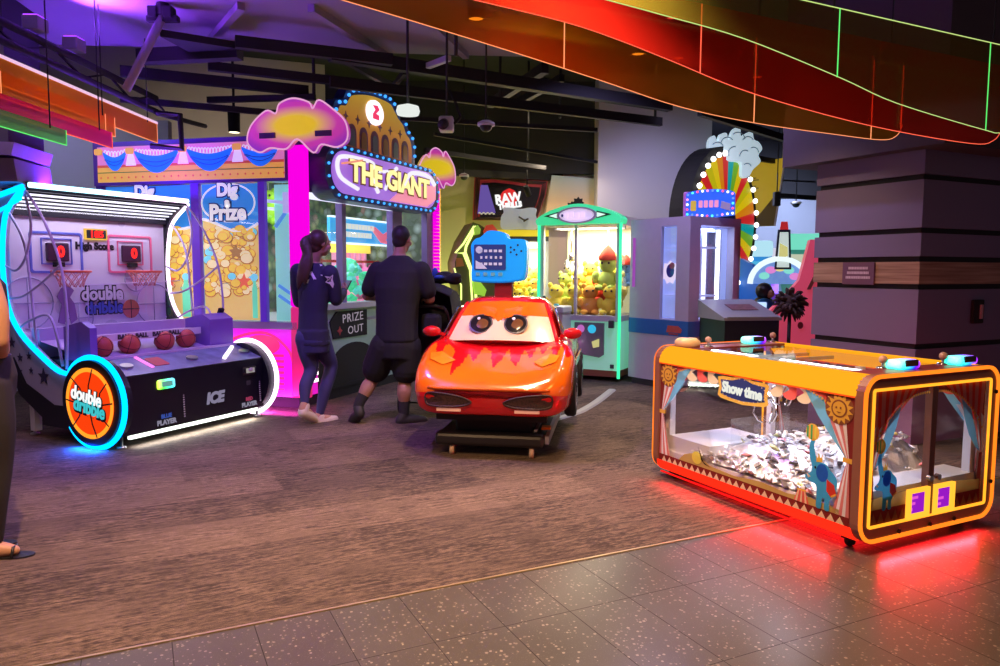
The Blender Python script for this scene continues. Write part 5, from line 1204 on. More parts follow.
for f in mb.f:
    c = sum((V(mb.v[i]) for i in f), V())/len(f)
    red = c.z < .515-.02*(abs(c.x)/.5)**2 and c.y < .25 or c.z < .47 or (c.y > flame_y(c.x) and c.z > .6) or c.y > .62 and c.z > .6
    ms.append(1 if red else 0)
mb.m = ms
body = mb.build('body_shell', ['cor', 'crd'], car)
# cabin
CZ = [(.80, .58, 1.6, .49), (.86, .585, 1.55, .475), (.95, .66, 1.48, .44), (1.05, .77, 1.4, .395), (1.12, .86, 1.32, .355), (1.16, .95, 1.25, .30), (1.175, 1.02, 1.18, .2)]
rr = []
for z, y0, y1, hw in CZ:
    cy = (y0+y1)/2; hy = (y1-y0)/2; ring = []
    for k in range(72):
        a = 2*PI*k/72; c, s_ = cos(a), sin(a); e = .55
        ring.append((hw*math.copysign(abs(c)**e, c), cy+hy*math.copysign(abs(s_)**e, s_), z))
    rr.append(ring)
MB().loft(rr).build('cabin', 'crd', car)
# windscreen with brow
N1, N2 = 72, 30; vs = []; fs = []; ms = []
def ws_pt(s, t, o=0.): return (s*(.455+(.335-.455)*t), .518+.315*t+.10*s*s*(1-.2*t)-o, .842+.30*t-.02*s*s+.012*sin(PI*t))
for j in range(N2+1):
    for i in range(N1+1): vs.append(ws_pt(-1+2*i/N1, j/N2))
brow = [(-1, .62), (-.7, .60), (-.4, .60), (-.2, .55), (-.1, .43), (-.02, .47), (.05, .52), (.25, .58), (.5, .61), (.8, .60), (1, .62)]
def brow_t(s):
    for i in range(len(brow)-1):
        if brow[i][0] <= s <= brow[i+1][0]: q = (s-brow[i][0])/(brow[i+1][0]-brow[i][0]); return brow[i][1]*(1-q)+brow[i+1][1]*q
for j in range(N2):
    for i in range(N1):
        a = j*(N1+1)+i; fs.append((a, a+1, a+N1+2, a+N1+1)); ms.append(1 if (j+.5)/N2 > brow_t(-1+2*(i+.5)/N1) else 0)
wsn = MB().add(vs, fs, ms, True).build('windscreen', ['crm', 'cor'], car)
for s in (-1, 1): MB().tube([ws_pt(s*1.0, t, .005) for t in [k/8 for k in range(9)]], .018, 6).build('pillar_trim', 'crd', wsn)
for s, nm in ((-.42, 'l'), (.28, 'r')):
    def disc_(r, o, m, name, par, dx=0, dt=0, clip=True):
        mb = MB(); n = 36; c = V(ws_pt(s, .36)); tx = V((1, 0, 0)); ty = V((0, .66, .75)).normalized(); nn = V((0, -.75, .66))
        pts = []
        for k in range(n):
            a, b_ = r*cos(2*PI*k/n)+dx, r*sin(2*PI*k/n)+dt; q = c+tx*a+ty*b_
            pts.append(q+nn*(.006+o)-V((0, 0, 0)))
        mb.add([c+tx*dx+ty*dt+nn*(.012+o)]+pts, [(0, 1+k, 1+(k+1) % n) for k in range(n)], 0, True); return mb.build(name, m, par)
    ey = disc_(.098, .006, P('eye_rim_'+nm, (.10, .09, .09), .25), 'eye', wsn)
    disc_(.085, .010, P('eye_dark_'+nm, (.012, .01, .01), .12, coat=1), 'pupil', ey)
    disc_(.05, .013, P('eye_iris_'+nm, (.16, .07, .02), .15, coat=1), 'iris', ey, .012, -.005); disc_(.014, .017, P('eye_shine_'+nm, (.8, .8, .75), .2), 'glint', ey, -.02, .045)
    bl = MB()   # brow lid over the eye top
    vs2 = []; fs2 = []
    for i in range(13):
        ss = s-.26+.52*i/12; t0 = brow_t(ss)
        for k, t in enumerate((t0, t0+.12, t0+.25)): vs2.append(ws_pt(ss, min(1, t), .028-.012*k))
    for i in range(12):
        for k in range(2): a = i*3+k; fs2.append((a, a+3, a+4, a+1))
    bl.add(vs2, fs2, 0, True).build('eyelid', 'cor', wsn)
# side windows, mirrors
for s in (-1, 1):
    MB().add([(s*.487, .72, .87), (s*.478, 1.1, .87), (s*.40, 1.08, 1.07), (s*.41, .88, 1.07)], [(0, 1, 2, 3)]).build('side_window', P('amber_window%d' % s, (.3, .12, .02), .12, coat=1), car, fix=False)
    MB().tube([(s*.49, .70, .87), (s*.415, .86, 1.08), (s*.40, 1.1, 1.08)], .010, 5).build('window_trim', 'chrome', car)
    m_ = MB().ball((s*.575, .60, .90), (.075, .05, .045), n=18, k=12).build('mirror', 'crd', car)
    MB().bar((s*.48, .66, .87), (s*.56, .62, .89), .03, .025).build('mirror_arm', 'crd', m_)
    # headlight, grille, fog strip
    hv = []
    for a, b_ in ((.30, .26), (.38, .16), (.48, .19), (.50, .28), (.42, .33)): 
        hv.append((s*a, b_))
    hl = MB(); pts3 = []
    for a, b_ in hv:
        # drop onto the shell: find the nearest ring vertex
        best = min((v for v in body.data.vertices if v.co.z > .5), key=lambda v: (v.co.x-a)**2+(v.co.y-b_)**2); pts3.append(V((a, b_-.004, best.co.z+.010)))
    c3_ = sum(pts3, V())/5+V((0, -.004, .012))
    hl.add([c3_]+pts3, [(0, 1+k, 1+(k+1) % 5) for k in range(5)], 0, False).build('headlight', P('headlight_olive%d' % s, (.75, .26, .012), .2, coat=1), car)
def on_nose(x, z):
    """front surface of the shell at (x, z)"""
    best = min((v for v in body.data.vertices if v.co.y < .3), key=lambda v: (v.co.x-x)**2*1.0+(v.co.z-z)**2*1.0+.02*v.co.y); return best.co.y
mesh_mat = bpy.data.materials.new('grille_mesh'); mesh_mat.use_nodes = True; nt = mesh_mat.node_tree; bb = nt.nodes['Principled BSDF']
vec = nt.nodes.new('ShaderNodeTexCoord').outputs['Object']; vo = nt.nodes.new('ShaderNodeTexVoronoi'); vo.inputs['Scale'].default_value = 70; lk(nt, vec, vo.inputs['Vector'])
lk(nt, mixc(nt, ramp(nt, vo.outputs['Distance'], .2, .5), (.004, .003, .003), (.05, .02, .02)), bb.inputs['Base Color']); bb.inputs['Roughness'].default_value = .5
for s in (-1, 1):
    out = smooth([(s*.12, .44, 0), (s*.22, .48, 0), (s*.38, .5, 0), (s*.46, .49, 0), (s*.47, .44, 0), (s*.44, .405, 0), (s*.3, .40, 0), (s*.18, .41, 0)], 4, True)
    yq = lambda x, z: -.042+2.*max(0, abs(x)-.33)**2
    mb = MB(); vs = [(p.x, yq(p.x, p.y)-.006, p.y) for p in out]; c = sum((V(v) for v in vs), V())/len(vs); c.y = yq(c.x, 0)-.006
    mb.add([c]+vs, [(0, 1+k, 1+(k+1) % len(vs)) for k in range(len(vs))]).tube(vs, .008, 5, closed=True); mb.build('grille', mesh_mat, car)
    MB().add([(s*.2, -.04, .365), (s*.38, -.035, .365), (s*.38, -.035, .385), (s*.2, -.04, .385), (s*.2, .05, .365), (s*.38, .05, .365), (s*.38, .05, .385), (s*.2, .05, .385)], [(0, 1, 2, 3), (4, 5, 6, 7), (0, 1, 5, 4), (3, 2, 6, 7), (0, 3, 7, 4), (1, 2, 6, 5)]).build('fog_strip', P('fog_strip%d' % s, (.85, .45, .35), .3, em=(1, .5, .35), es=.25), car)
# chin lip, bumper crease
MB().tube([(x, -.03+2.*max(0, abs(x)-.34)**2, .535) for x in [-.45+.05*k for k in range(19)]], .014, 6).build('bumper_crease', 'cor', car)
# wheels
for x, y in ((-.57, .46), (.585, .46), (-.57, 1.38), (.585, 1.38)):
    s = 1 if x > 0 else -1
    w = MB().at(T_(x, y, .47) @ M.Rotation(s*PI/2, 4, 'Y')).lathe([(.08, -.05), (.19, -.05), (.205, -.03), (.205, .02), (.19, .035), (.14, .035)], 28, 0).build('wheel', 'matte', car)
    hb_ = MB().at(T_(x, y, .47) @ M.Rotation(s*PI/2, 4, 'Y')).lathe([(.001, .036), (.05, .04), (.06, .034), (.14, .036), (.145, .03)], 24, 0).build('hub', 'chrome', w)
for s in (-1, 1): MB().bar((s*.6, .6, .66), (s*.6, 1.5, .66), .012, .05).build('side_trim', P('pink_chrome%d' % s, (.8, .6, .65), .15, .9), car)
# rocking mechanism and base
mb = MB().box((-.3, .25, .14), (.3, 1.3, .34), r=.02); mb.box((-.42, .12, .27), (.42, .2, .31)); mb.build('rocker_box', 'matte', car)
mb = MB().box((-.43, .1, .075), (.40, .24, .17), r=.025).box((-.43, .24, .08), (-.33, 1.5, .14)).box((.30, .24, .08), (.40, 1.5, .14)).box((-.4, 1.4, .08), (.4, 1.5, .14)); mb.build('base_frame', 'black', car)
MB().bar((.42, .16, .13), (.42, 1.5, .13), .03, .06).bar((.33, .2, .19), (.33, 1.2, .19), .02, .02).build('side_rail', 'steel', car)
MB().box((.36, .34, .17), (.43, .42, .19)).build('orange_reflector', 'orange', car)
for x, y in ((-.3, .14), (.31, .12), (-.3, 1.45), (.31, 1.45)):
    MB().cyl((x-.015, y, .035), (x+.015, y, .035), .035, 16).build('caster', P('caster_tan%.2f%.2f' % (x, y), (.55, .38, .28), .5), car)
# screen pod on a red post
MB().box((-.12, .98, 1.15), (.03, 1.1, 1.36), r=.01).build('pod_post', 'dred', car)
FP = FRONT((-.075, .98, -.02))
pc = P('pod_blue', (.01, .36, .9), .3, coat=.4, em=(.0, .3, .85), es=.35)  # slight glow added to brighten the plastic, which is no lamp
sh_ = smooth([(-.21, 1.32, 0), (.0, 1.31, 0), (.17, 1.325, 0), (.22, 1.36, 0), (.235, 1.5, 0), (.23, 1.64, 0), (.2, 1.68, 0), (.08, 1.685, 0), (.05, 1.73, 0), (-.02, 1.75, 0), (-.10, 1.75, 0), (-.16, 1.70, 0), (-.21, 1.68, 0), (-.245, 1.62, 0), (-.235, 1.5, 0), (-.24, 1.36, 0)], 5, True)
pod = MB().at(FP).prism([(p.x, p.y) for p in sh_], -.16, .02).build('screen_pod', pc, car)
MB().at(FP).prism([(p.x*.93, (p.y-1.5)*.93+1.5) for p in sh_], .02, .035).build('pod_face', pc, pod)
scr = MB().at(FP).prism(rrect(-.215, 1.42, .06, 1.635, .01), .035, .042).build('screen', P('screen_dark', (.02, .03, .12), .15, coat=1, em=(.03, .08, .4), es=.25), pod)
mb = MB().at(FP)
for k in range(3):
    for j in range(5): mb.box((-.17+.042*j+(.01 if k % 2 else 0), 1.46+.055*k, .042), (-.142+.042*j, 1.482+.055*k, .045))
mb.prism(ell(-.17, 1.59, .03, .03, 14), .042, .045).prism([(-.2, 1.43), (-.1, 1.43), (-.14, 1.47), (-.2, 1.5)], .042, .044)
mb.build('screen_icons', P('icon_grey', (.45, .5, .6), .3, em=(.4, .5, .7), es=.3), scr)
mb = MB().at(FP)
for x, z in ((.10, 1.61), (.16, 1.63), (.19, 1.58), (.15, 1.55), (.10, 1.57), (.13, 1.59)): mb.prism(ell(x, z, .009, .009, 10), .03, .038)
mb.build('speaker_hole', 'matte', pod)
for k in range(4): MB().at(FP).prism(rrect(-.2+.065*k, 1.37, -.165+.065*k, 1.4, .006), .03, .042).build('button', P('pod_button%d' % k, (.12, .45, .5), .4), pod)
# ================================================================== machines further back
def cab_thing(name, label, cat, loc, rz, group=None): return thing(name, label, cat, loc, rz, group)
def plush(mb_cols, loc, label, sc=1., rz=0., hat=None, group=None, rnd_id=[0]):
    rnd_id[0] += 1
    t = thing('plush_toy', label, 'plush toy', loc, rz, group); t.scale = (sc,)*3
    mb = MB().ball((0, 0, .11), (.12, .1, .12), n=14).ball((0, 0, .29), (.1, .09, .09), n=14)
    for s in (-1, 1): mb.ball((s*.08, 0, .37), (.035, .025, .04), n=8).ball((s*.13, -.03, .15), (.05, .04, .07), n=8).ball((s*.07, -.08, .035), (.05, .07, .035), n=8)
    mb.build('body', mb_cols, t)
    mb = MB()
    for s in (-1, 1): mb.ball((s*.04, -.085, .31), .014, n=8)
    mb.build('eyes', 'black', t)
    if hat: MB().at(T_(0, 0, .34)).lathe([(.1, 0), (.11, .03), (.08, .09), (.03, .15), (.001, .17)], 14).build('hat', hat, t)
    return t
# ---------------- green neon plush crane
GC = V((.525, 9.72, 0)); gr = R(-28); GW = 1.09
gc = thing('plush_crane', 'tall plush crane with green neon edges and an eye-shaped green topper', 'claw machine', GC, gr)
K['mint'] = P('mint_panel', (.45, .8, .62), .35, em=(.25, .9, .55), es=.30)
MB().box((0, 0, .06), (GW, .9, .14)).build('plinth', P('rust_plinth', (.22, .08, .03), .5), gc)
MB().box((.01, .0, .14), (GW-.01, .9, .78)).build('base_cabinet', 'mint', gc)
MB().box((-.0, -.02, .76), (GW, .9, .83)).build('sill', 'lgrey', gc)
MB().box((.02, .86, .83), (GW-.02, .9, 2.0)).build('back_wall', P('pale_yellow_wall', (.8, .8, .55), .5, em=(.85, .85, .45), es=.35), gc)
MB().box((0, 0, 1.97), (GW, .9, 2.08)).build('roof', 'lgrey', gc)
for x in (.0, .48, GW-.05): MB().box((x, -.01, .8), (x+(.05 if x != .48 else .03), .04, 2.0)).build('window_post', 'lgrey', gc)
MB().box((GW-.05, .83, .8), (GW, .88, 2.0)).build('window_post', 'lgrey', gc)
MB().add([(.05, .01, .83), (GW-.05, .01, .83), (GW-.05, .01, 1.98), (.05, .01, 1.98), (GW-.01, .05, .83), (GW-.01, .85, .83), (GW-.01, .85, 1.98), (GW-.01, .05, 1.98)], [(0, 1, 2, 3), (4, 5, 6, 7)]).build('window_glass', 'glass2', gc, fix=False)
top = smooth([(-.02, 1.98, 0), (-.02, 2.06, 0), (.2, 2.17, 0), (.54, 2.235, 0), (.88, 2.17, 0), (GW+.02, 2.06, 0), (GW+.02, 1.98, 0)], 6)
tp_ = MB().at(FRONT((0, -.02, 0))).prism([(p.x, p.y) for p in top], -.15, .06).build('topper', P('topper_green', (.08, .62, .3), .35, em=(.04, .8, .3), es=.75), gc)
for s in (-1, 1):
    tri = [(.54+s*.46, 2.09), (.54+s*.26, 2.045), (.54+s*.26, 2.14)]
    MB().at(FRONT((0, -.08, 0))).prism(tri, 0, .01).build('dark_corner', P('deep_green%d' % s, (.01, .06, .03), .4), tp_)
    MB().at(FRONT((0, -.09, 0))).prism([(.54+s*.38, 2.09), (.54+s*.27, 2.06), (.54+s*.27, 2.12)], 0, .01).build('mint_wedge', em('mintw', (.7, 1, .85), 1.1), tp_)
MB().at(FRONT((0, -.08, 0))).ring(ell(.54, 2.09, .27, .105, 32), ell(.54, 2.09, .235, .085, 32), 0, .03).build('badge_rim', 'lgrey', tp_)
bg_ = MB().at(FRONT((0, -.08, 0))).prism(ell(.54, 2.09, .24, .09, 32), 0, .02).build('badge', P('badge_lilac', (.7, .6, .8), .4, em=(.8, .7, .9), es=.6), tp_)
mb = MB().at(FRONT((0, -.1, 0)))
for k, (x, w) in enumerate(((.40, .05), (.47, .06), (.55, .05), (.62, .06))): mb.prism(rrect(x-w/2, 2.055+.008*(k % 2), x+w/2, 2.125+.008*(k % 2), .015), 0, .006)
mb.prism(rrect(.40, 2.035, .68, 2.05, .006), 0, .006).prism(ell(.345, 2.09, .015, .02, 10), 0, .005, 1)
mb.build('badge_print', [P('print_pinkw', (.95, .8, .95), .4, em=(1, .75, .95), es=.7), P('print_navy2', (.05, .08, .25), .5)], bg_)
for x in (-.01, GW+.01): MB().tube([(x, -.03, .05), (x, -.03, 2.0)], .02, 8).build('neon_tube', em('green_neon', (.05, 1, .42), 1.3 if x < 0 else 1.9), gc)
pd = MB().at(FRONT((0, -.005, 0))).prism(smooth_ if False else [(.52, .34), (.84, .3), (.9, .34), (.9, .74), (.50, .74), (.5, .44)], 0, .02).build('prize_door', P('door_grey', (.16, .2, .19), .25, coat=.6), gc)
mb = MB().at(FRONT((0, -.03, 0))); mb.prism(ell(.59, .66, .05, .05, 16), 0, .006, 0).prism(ell(.74, .66, .055, .055, 16), 0, .006, 1).prism([(.76, .42), (.84, .44), (.84, .54), (.74, .5)], 0, .006, 2)
mb.build('door_print', [em('dp_pink', (.7, .2, .7), .7), em('dp_cyan', (.05, .6, .95), .8), em('dp_yel', (.8, .75, .3), .7)], pd)
MB().at(FRONT((0, -.0, 0))).box((.96, .68, 0), (1.03, .78, .05), r=.01).build('coin_unit', 'dgrey', gc)
MB().at(FRONT((0, -.0, 0))).box((.98, .17, 0), (1.03, .22, .01)).build('lock_plate', 'dgrey', gc)
ck = MB().box((-.02, -.32, .86), (.46, .0, .95), r=.02).box((.0, -.28, .4), (.44, .0, .86)).build('control_deck', 'lgrey', gc)
MB().cyl((.15, -.2, .95), (.15, -.2, 1.03), .012, 8).ball((.15, -.2, 1.05), .025, n=10).build('joystick', 'black', ck)
MB().at(T_(.32, -.2, .95)).lathe([(.035, 0), (.03, .025), (.001, .03)], 14).build('push_button', 'teal', ck)
MB().box((.05, .3, 1.93), (GW-.05, .34, 1.96)).build('gantry', 'steel', gc)
cl = MB().cyl((.3, .32, 1.93), (.3, .32, 1.62), .008, 6).at(T_(.3, .32, 1.5)).lathe([(.012, .12), (.035, .1), (.035, .03), (.02, .02)], 14)
for k in range(3):
    a = 2*PI*k/3; cl.tube([(cos(a)*r_, sin(a)*r_, z) for r_, z in ((.02, .04), (.09, .02), (.1, -.05), (.04, -.12))], .008, 6)
cl.build('claw', 'chrome', gc)
area('plush_led', GC+Rz(gr) @ V((GW/2, .4, 1.95)), (0, 0, gr), .9, .5, (1, .95, .7), 45)
RG = Rz(gr); yl = P('plush_yellow', (.9, .72, .08), .9); rd = P('plush_red', (.8, .08, .05), .9); wh = P('plush_white', (.85, .82, .75), .9); ogp = P('plush_orange', (.9, .4, .06), .9); bl_ = P('plush_blue', (.15, .3, .7), .9); lm = P('plush_lime', (.6, .8, .15), .9)
cols = [yl, yl, ogp, yl, lm, yl, rd, yl, wh, yl, bl_, yl]; cn = {yl: 'yellow', rd: 'red', wh: 'white', ogp: 'orange', bl_: 'blue', lm: 'lime'}
rnd = random.Random(21); k = 0
for (y, z) in ((.2, .83), (.45, .98), (.7, 1.12)):
    for x in (.16, .4, .64, .88):
        c = cols[k % 12]
        plush(c, GC+RG @ V((x+rnd.uniform(-.03, .03), y, z)), cn[c]+' plush toy in the green neon crane, '+('front', 'middle', 'back')[(.2, .45, .7).index(y)]+' row, '+('at the left post', 'left of the centre post', 'right of the centre post', 'at the right post')[(.16, .4, .64, .88).index(x)], 1., gr+rnd.uniform(-.5, .5), rd if k == 11 else None, 'plush toys in the green neon crane'); k += 1
plush(lm, GC+RG @ V((.82, .3, 1.14)), 'lime plush toy with a red hat hanging in the green neon crane', 1.15, gr, rd)
plush(bl_, GC+RG @ V((1.0, .5, 1.2)), 'blue plush toy hanging beside the red-hatted one in the green neon crane', .8, gr, rd)
for o in list(bpy.data.objects):
    if o.name.startswith('plush_toy') and 'hanging' in o['label']: MB().cyl((0, 0, .5), (0, 0, .7), .004, 5).build('string', 'white', o)

# ---------------- white / blue key cabinet
KC = V((1.61, 9.21, 0)); kr = R(-55); KW, KD, KH = .94, .9, 2.02
kc = thing('prize_locker', 'pale lilac prize locker machine with blue stripe beside the green crane', 'arcade game', KC, kr)
K['lil'] = P('lilac_cabinet', (.55, .5, .62), .35, coat=.3)
mb = MB(); mb.box((0, 0, .08), (KW, KD, .83)); mb.box((0, 0, 1.92), (KW, KD, KH)); mb.box((0, KD-.05, .83), (KW, KD, 1.92)); mb.box((0, .0, .83), (.04, KD, 1.92))
mb.box((.04, 0, .83), (.50, .05, 1.92)).box((.74, 0, .83), (KW, .18, 1.92)); mb.box((KW-.05, KD-.12, .83), (KW, KD, 1.92)); mb.build('cabinet_shell', 'lil', kc)
MB().box((.03, .03, 0), (KW-.03, KD-.03, .08)).build('plinth', 'dgrey', kc)
K['stripe'] = P('blue_stripe', (.03, .16, .5), .3)
MB().box((-.004, -.004, .64), (KW+.004, KD, .82)).build('blue_stripe', 'stripe', kc)
mb = MB().at(FRONT((0, -.005, 0))); mb.prism([(.62, .68), (.84, .68), (.86, .72), (.8, .76), (.64, .76)], 0, .003).box((.66, .655, 0), (.8, .67, .003)); mb.build('red_logo', P('stripe_logo', (.6, .1, .08), .4), kc)
ip = P('blue_lit_panel', (.5, .58, .9), .4, em=(.35, .45, 1), es=.55)
MB().box((.3, .10, .84), (.735, .13, 1.91)).box((.74, .18, .84), (.78, .86, 1.91)).build('inner_panel', ip, kc)
mb = MB()
for z in (1.1, 1.66): mb.box((.5, .06, z), (.74, .1, z+.02)).box((.78, .18, z), (KW-.02, .5, z+.02))
mb.build('shelf', ip, kc)
MB().add([(.5, .01, .84), (.74, .01, .84), (.74, .01, 1.91), (.5, .01, 1.91), (KW-.005, .18, .84), (KW-.005, KD-.12, .84), (KW-.005, KD-.12, 1.91), (KW-.005, .18, 1.91)], [(0, 1, 2, 3), (4, 5, 6, 7)]).build('window_glass', 'glass', kc, fix=False)
MB().tube([(.58, .28, 1.15+.0*k) for k in range(2)], .01, 5).build('hook', 'steel', kc)
ww = MB().at(FRONT((0, .095, 0)) @ T_(-.07, 0, 0)); ww.prism(star(.64, 1.38, .14, .11, 9), 0, .01, 0).prism(ell(.65, 1.4, .06, .08, 14), .01, .015, 1).prism(ell(.68, 1.46, .04, .04, 10), .015, .02, 2)
ww.build('wall_sticker', [em('stw', (.85, .7, 1), 1.0), P('stb', (.05, .05, .5), .4), P('str', (.7, .1, .2), .4)], kc)
MB().box((KW-.06, .52, .9), (KW-.03, .56, 1.88)).build('light_bar', em('lock_led', (.8, .85, 1), 4), kc)
mb = MB().at(RIGHT((.785, 0, 0))); mb.prism(rrect(.24, 1.2, .32, 1.45, .02), 0, .01, 1).prism(ell(.28, 1.33, .025, .06, 12), .01, .015, 0).prism(ell(.27, .97, .03, .03, 12), .0, .01, 0); mb.build('key_decal', [P('key_dark', (.03, .03, .1), .4), P('key_white', (.75, .75, .85), .4, em=(.6, .65, 1), es=.5)], kc)
MB().at(RIGHT((.785, 0, 0))).prism(rrect(.38, .86, .72, 1.86, .02), 0, .01).build('mirror_panel', P('mirror', (.6, .6, .7), .08, 1.), kc)
MB().box((.05, -.012, 1.2), (.09, -.004, 1.8)).build('pink_reflection', em('kpink', (.55, .12, .7), .6), kc)  # pink reflection on the front, painted as a glowing strip
area('locker_led', KC+Rz(kr) @ V((.68, .4, 1.9)), (0, 0, kr), .4, .4, (.55, .65, 1), 14)
# bulb-framed marquee on top of it
mq = thing('marquee_sign', 'small blue marquee framed by coloured bulbs on the lilac locker roof', 'sign', KC+Rz(kr) @ V((.86, .42, KH)), R(-22)); mq.scale = (.92,)*3
MB().box((-.34, .02, 0), (-.22, .25, .34), r=.02).build('side_wing', P('pink_wing', (.6, .2, .55), .4), mq)
arcs = [(.3*cos(R(a))*1.0, .30+.06*sin(R(a))) for a in range(0, 181, 15)]
bd = MB().at(FRONT()).prism([(.3, .03), (.3, .30)]+arcs[1:-1]+[(-.3, .30), (-.3, .03), (0, .0)], -.1, .0).build('board', P('marq_blue', (.03, .12, .6), .4, em=(.02, .14, .9), es=.6), mq)
mb = MB().at(FRONT((0, -.002, 0)))
for k in range(4): mb.prism(rrect(-.14+.065*k, .13, -.09+.065*k, .22, .01), 0, .006, 0)
mb.prism(rrect(-.24, .09, -.17, .22, .015), 0, .006, 1).prism([(.13, .12), (.25, .08), (.25, .17), (.14, .21)], 0, .006, 2); mb.build('marquee_print', [em('mq_pink', (1, .35, .7), .9), em('mq_gold', (.8, .5, .1), .8), P('mq_grey', (.6, .55, .6), .4)], bd)
cyc = [em('bulb_white', (1, 1, 1), 2), em('bulb_red', (1, .1, .25), 1.6), em('bulb_cyan', (.1, .8, 1), 1.8), em('bulb_blue', (.1, .2, 1), 1.8), em('bulb_pink', (1, .3, .8), 1.6)]
pa = [(.28, .05), (.28, .29)]+[(x*.93, z-.02) for x, z in arcs[1:-1]]+[(-.28, .29), (-.28, .05), (0, .02), (.28, .05)]
bulbs([(x, -.015, z) for x, z in pa], bd, .062, .016, None, 'bulb', cyc)
# ---------------- spin wheel game
WC = V((3.36, 11.14, 2.13)); wr = R(180-132)          # face looks along compass 132
sw = thing('spin_wheel_game', 'giant rainbow spin wheel ringed with white bulbs behind the lilac locker', 'arcade game', (WC.x, WC.y, 0), R(47))
WR = 1.03
FWm = FRONT((0, 0, 2.13))
MB().at(FWm).prism(ell(0, 0, WR*1.07, WR*1.07, 48), -.32, -.02, sm=False).build('rim_drum', 'matte', sw)
segs = [(.8, .02, .02), (.9, .28, .0), (.95, .7, .0), (.7, .6, .0), (.8, .02, .02), (.9, .65, .0), (.2, .5, .02), (.0, .42, .45)]
mb = MB().at(FWm); n = 32
for k in range(n):
    a0, a1 = 2*PI*k/n, 2*PI*(k+1)/n; rr_ = .93*WR
    mb.prism([(.25*cos(a0), .25*sin(a0)), (rr_*cos(a0), rr_*sin(a0)), (rr_*cos(a1), rr_*sin(a1)), (.25*cos(a1), .25*sin(a1))], 0, .01, k % 8)
mb.build('wheel_face', [P('seg%d' % i, tuple(q*.22 for q in c), .6, em=c, es=.6) for i, c in enumerate(segs)], sw)
MB().at(FWm).prism(ell(0, 0, .27, .27, 32), 0, .03).build('wheel_hub', P('hub_navy', (.03, .05, .2), .4), sw)
bulbs([tuple(FWm @ V((WR*.97*cos(2*PI*k/60), WR*.97*sin(2*PI*k/60), .03))) for k in range(61)], sw, .19, .04, em('big_bulb', (1, .95, .95), 3))
bp_ = MB().box((-.5, -.0, .05), (.5, .6, .9), r=.04).build('pedestal', P('wheel_blue', (.03, .12, .4), .4), sw)
MB().at(RIGHT()).prism([(-.5, .05), (-.5, .95), (-.2, 1.5), (0, 1.6), (.0, .05)], .5, .62).build('side_wing', P('wing_blue', (.03, .2, .6), .4, em=(.02, .12, .6), es=.3), sw)
cl_ = [(p.x, p.y) for p in smooth([(-.42, .0, 0), (-.44, .28, 0), (-.36, .38, 0), (-.3, .28, 0), (-.25, .40, 0), (-.16, .42, 0), (-.12, .32, 0), (-.04, .48, 0), (.06, .52, 0), (.08, .38, 0), (.16, .42, 0), (.26, .46, 0), (.3, .34, 0), (.38, .3, 0), (.44, .2, 0), (.38, .1, 0), (.42, 0, 0), (.3, -.12, 0), (.22, -.24, 0), (.12, -.22, 0), (.1, -.02, 0), (-.1, .0, 0), (-.25, .04, 0)], 4, True)]
st_ = MB().at(Rz(R(-38)) @ FRONT((.1, .0, 3.02)) @ M.Scale(.95, 4)).prism(cl_, -.05, .05).build('splash_topper', P('splash_white', (.72, .85, .9), .5, em=(.6, .8, .9), es=.6), sw)
mb = MB().at(Rz(R(-38)) @ FRONT((.1, .0, 3.02)) @ M.Scale(.95, 4))
for cx_, cy_, r_, a0 in ((-.3, .18, .1, 20), (-.14, .25, .11, 40), (.03, .32, .12, 10), (.2, .28, .1, 30), (.3, .14, .08, 0), (.16, .08, .09, 60), (.2, -.1, .07, 20), (-.02, .12, .1, 80)):
    mb.tube([(cx_+r_*cos(R(a0+18*k)), cy_+r_*sin(R(a0+18*k)), .05) for k in range(8)], .008, 4)
mb.build('splash_lines', P('splash_line', (.35, .5, .6), .5), st_)
# control counter in front of the wheel
ct = thing('control_counter', 'dark control counter with a sloping grey top behind the candy crane', 'arcade game', (2.36, 7.75, 0), R(10))
MB().box((0, 0, .05), (.62, .6, .88)).build('body', 'black', ct)
tpc = MB().at(RIGHT()).prism([(-.02, .88), (-.02, .91), (.62, 1.08), (.62, .88)], -.02, .64).build('sloping_top', P('counter_grey', (.3, .3, .33), .4), ct)
MB().at(Fr((1, 0, 0), (0, .966, .257), o=(0, -.02, .915))).box((.2, .25, 0), (.5, .45, .004)).build('top_print', P('counter_print', (.2, .08, .1), .4, var=.6, scale=20), tpc)
MB().box((.02, -.03, .9), (.6, .0, .92)).build('edge_trim', 'grey', ct)
# things on and round the counter
def on(px, py, Y):
    d = fw+cr*((px-500)/F_)+cu_*((333-py)/F_); return V((0, 0, HC))+d*(Y/d.y)
p = on(790, 303, 7.9); t = thing('feather_plush', 'fluffy dark brown feathered plush against the pink-lit cabinet', 'plush toy', p)
mb = MB().ball((0, 0, 0), (.1, .1, .11), n=12); rnd = random.Random(4)
for k in range(70):
    v = V((rnd.gauss(0, 1), rnd.gauss(0, 1), rnd.gauss(0, 1))).normalized(); mb.tube([v*.08, v*.15, v*.19+V((0, 0, -.02))], [.025, .02, .004], 5)
mb.build('feathers', P('feather_brown', (.05, .03, .025), .9), t); MB().cyl((0, 0, -.05), (0, 0, -p.z+.0), .02, 8).build('stand', 'matte', t)
p = on(764, 291, 9.7); t = thing('mascot_plush', 'round black headed plush with a tan face above the dark counter', 'plush toy', (p.x, p.y, 0))
MB().ball((0, 0, p.z), (.11, .1, .11), n=16).ball((.0, .0, p.z-.22), (.16, .12, .16), n=16).build('body', 'black', t); MB().ball((.06, -.05, p.z-.03), (.06, .06, .06), n=12).build('face', 'tan', t)
MB().ball((-.02, -.08, p.z-.2), (.13, .08, .11), n=14).build('shirt', 'blue', t); MB().lathe([(.16, 0), (.12, p.z-.36)], 14).build('seat_post', 'matte', t)
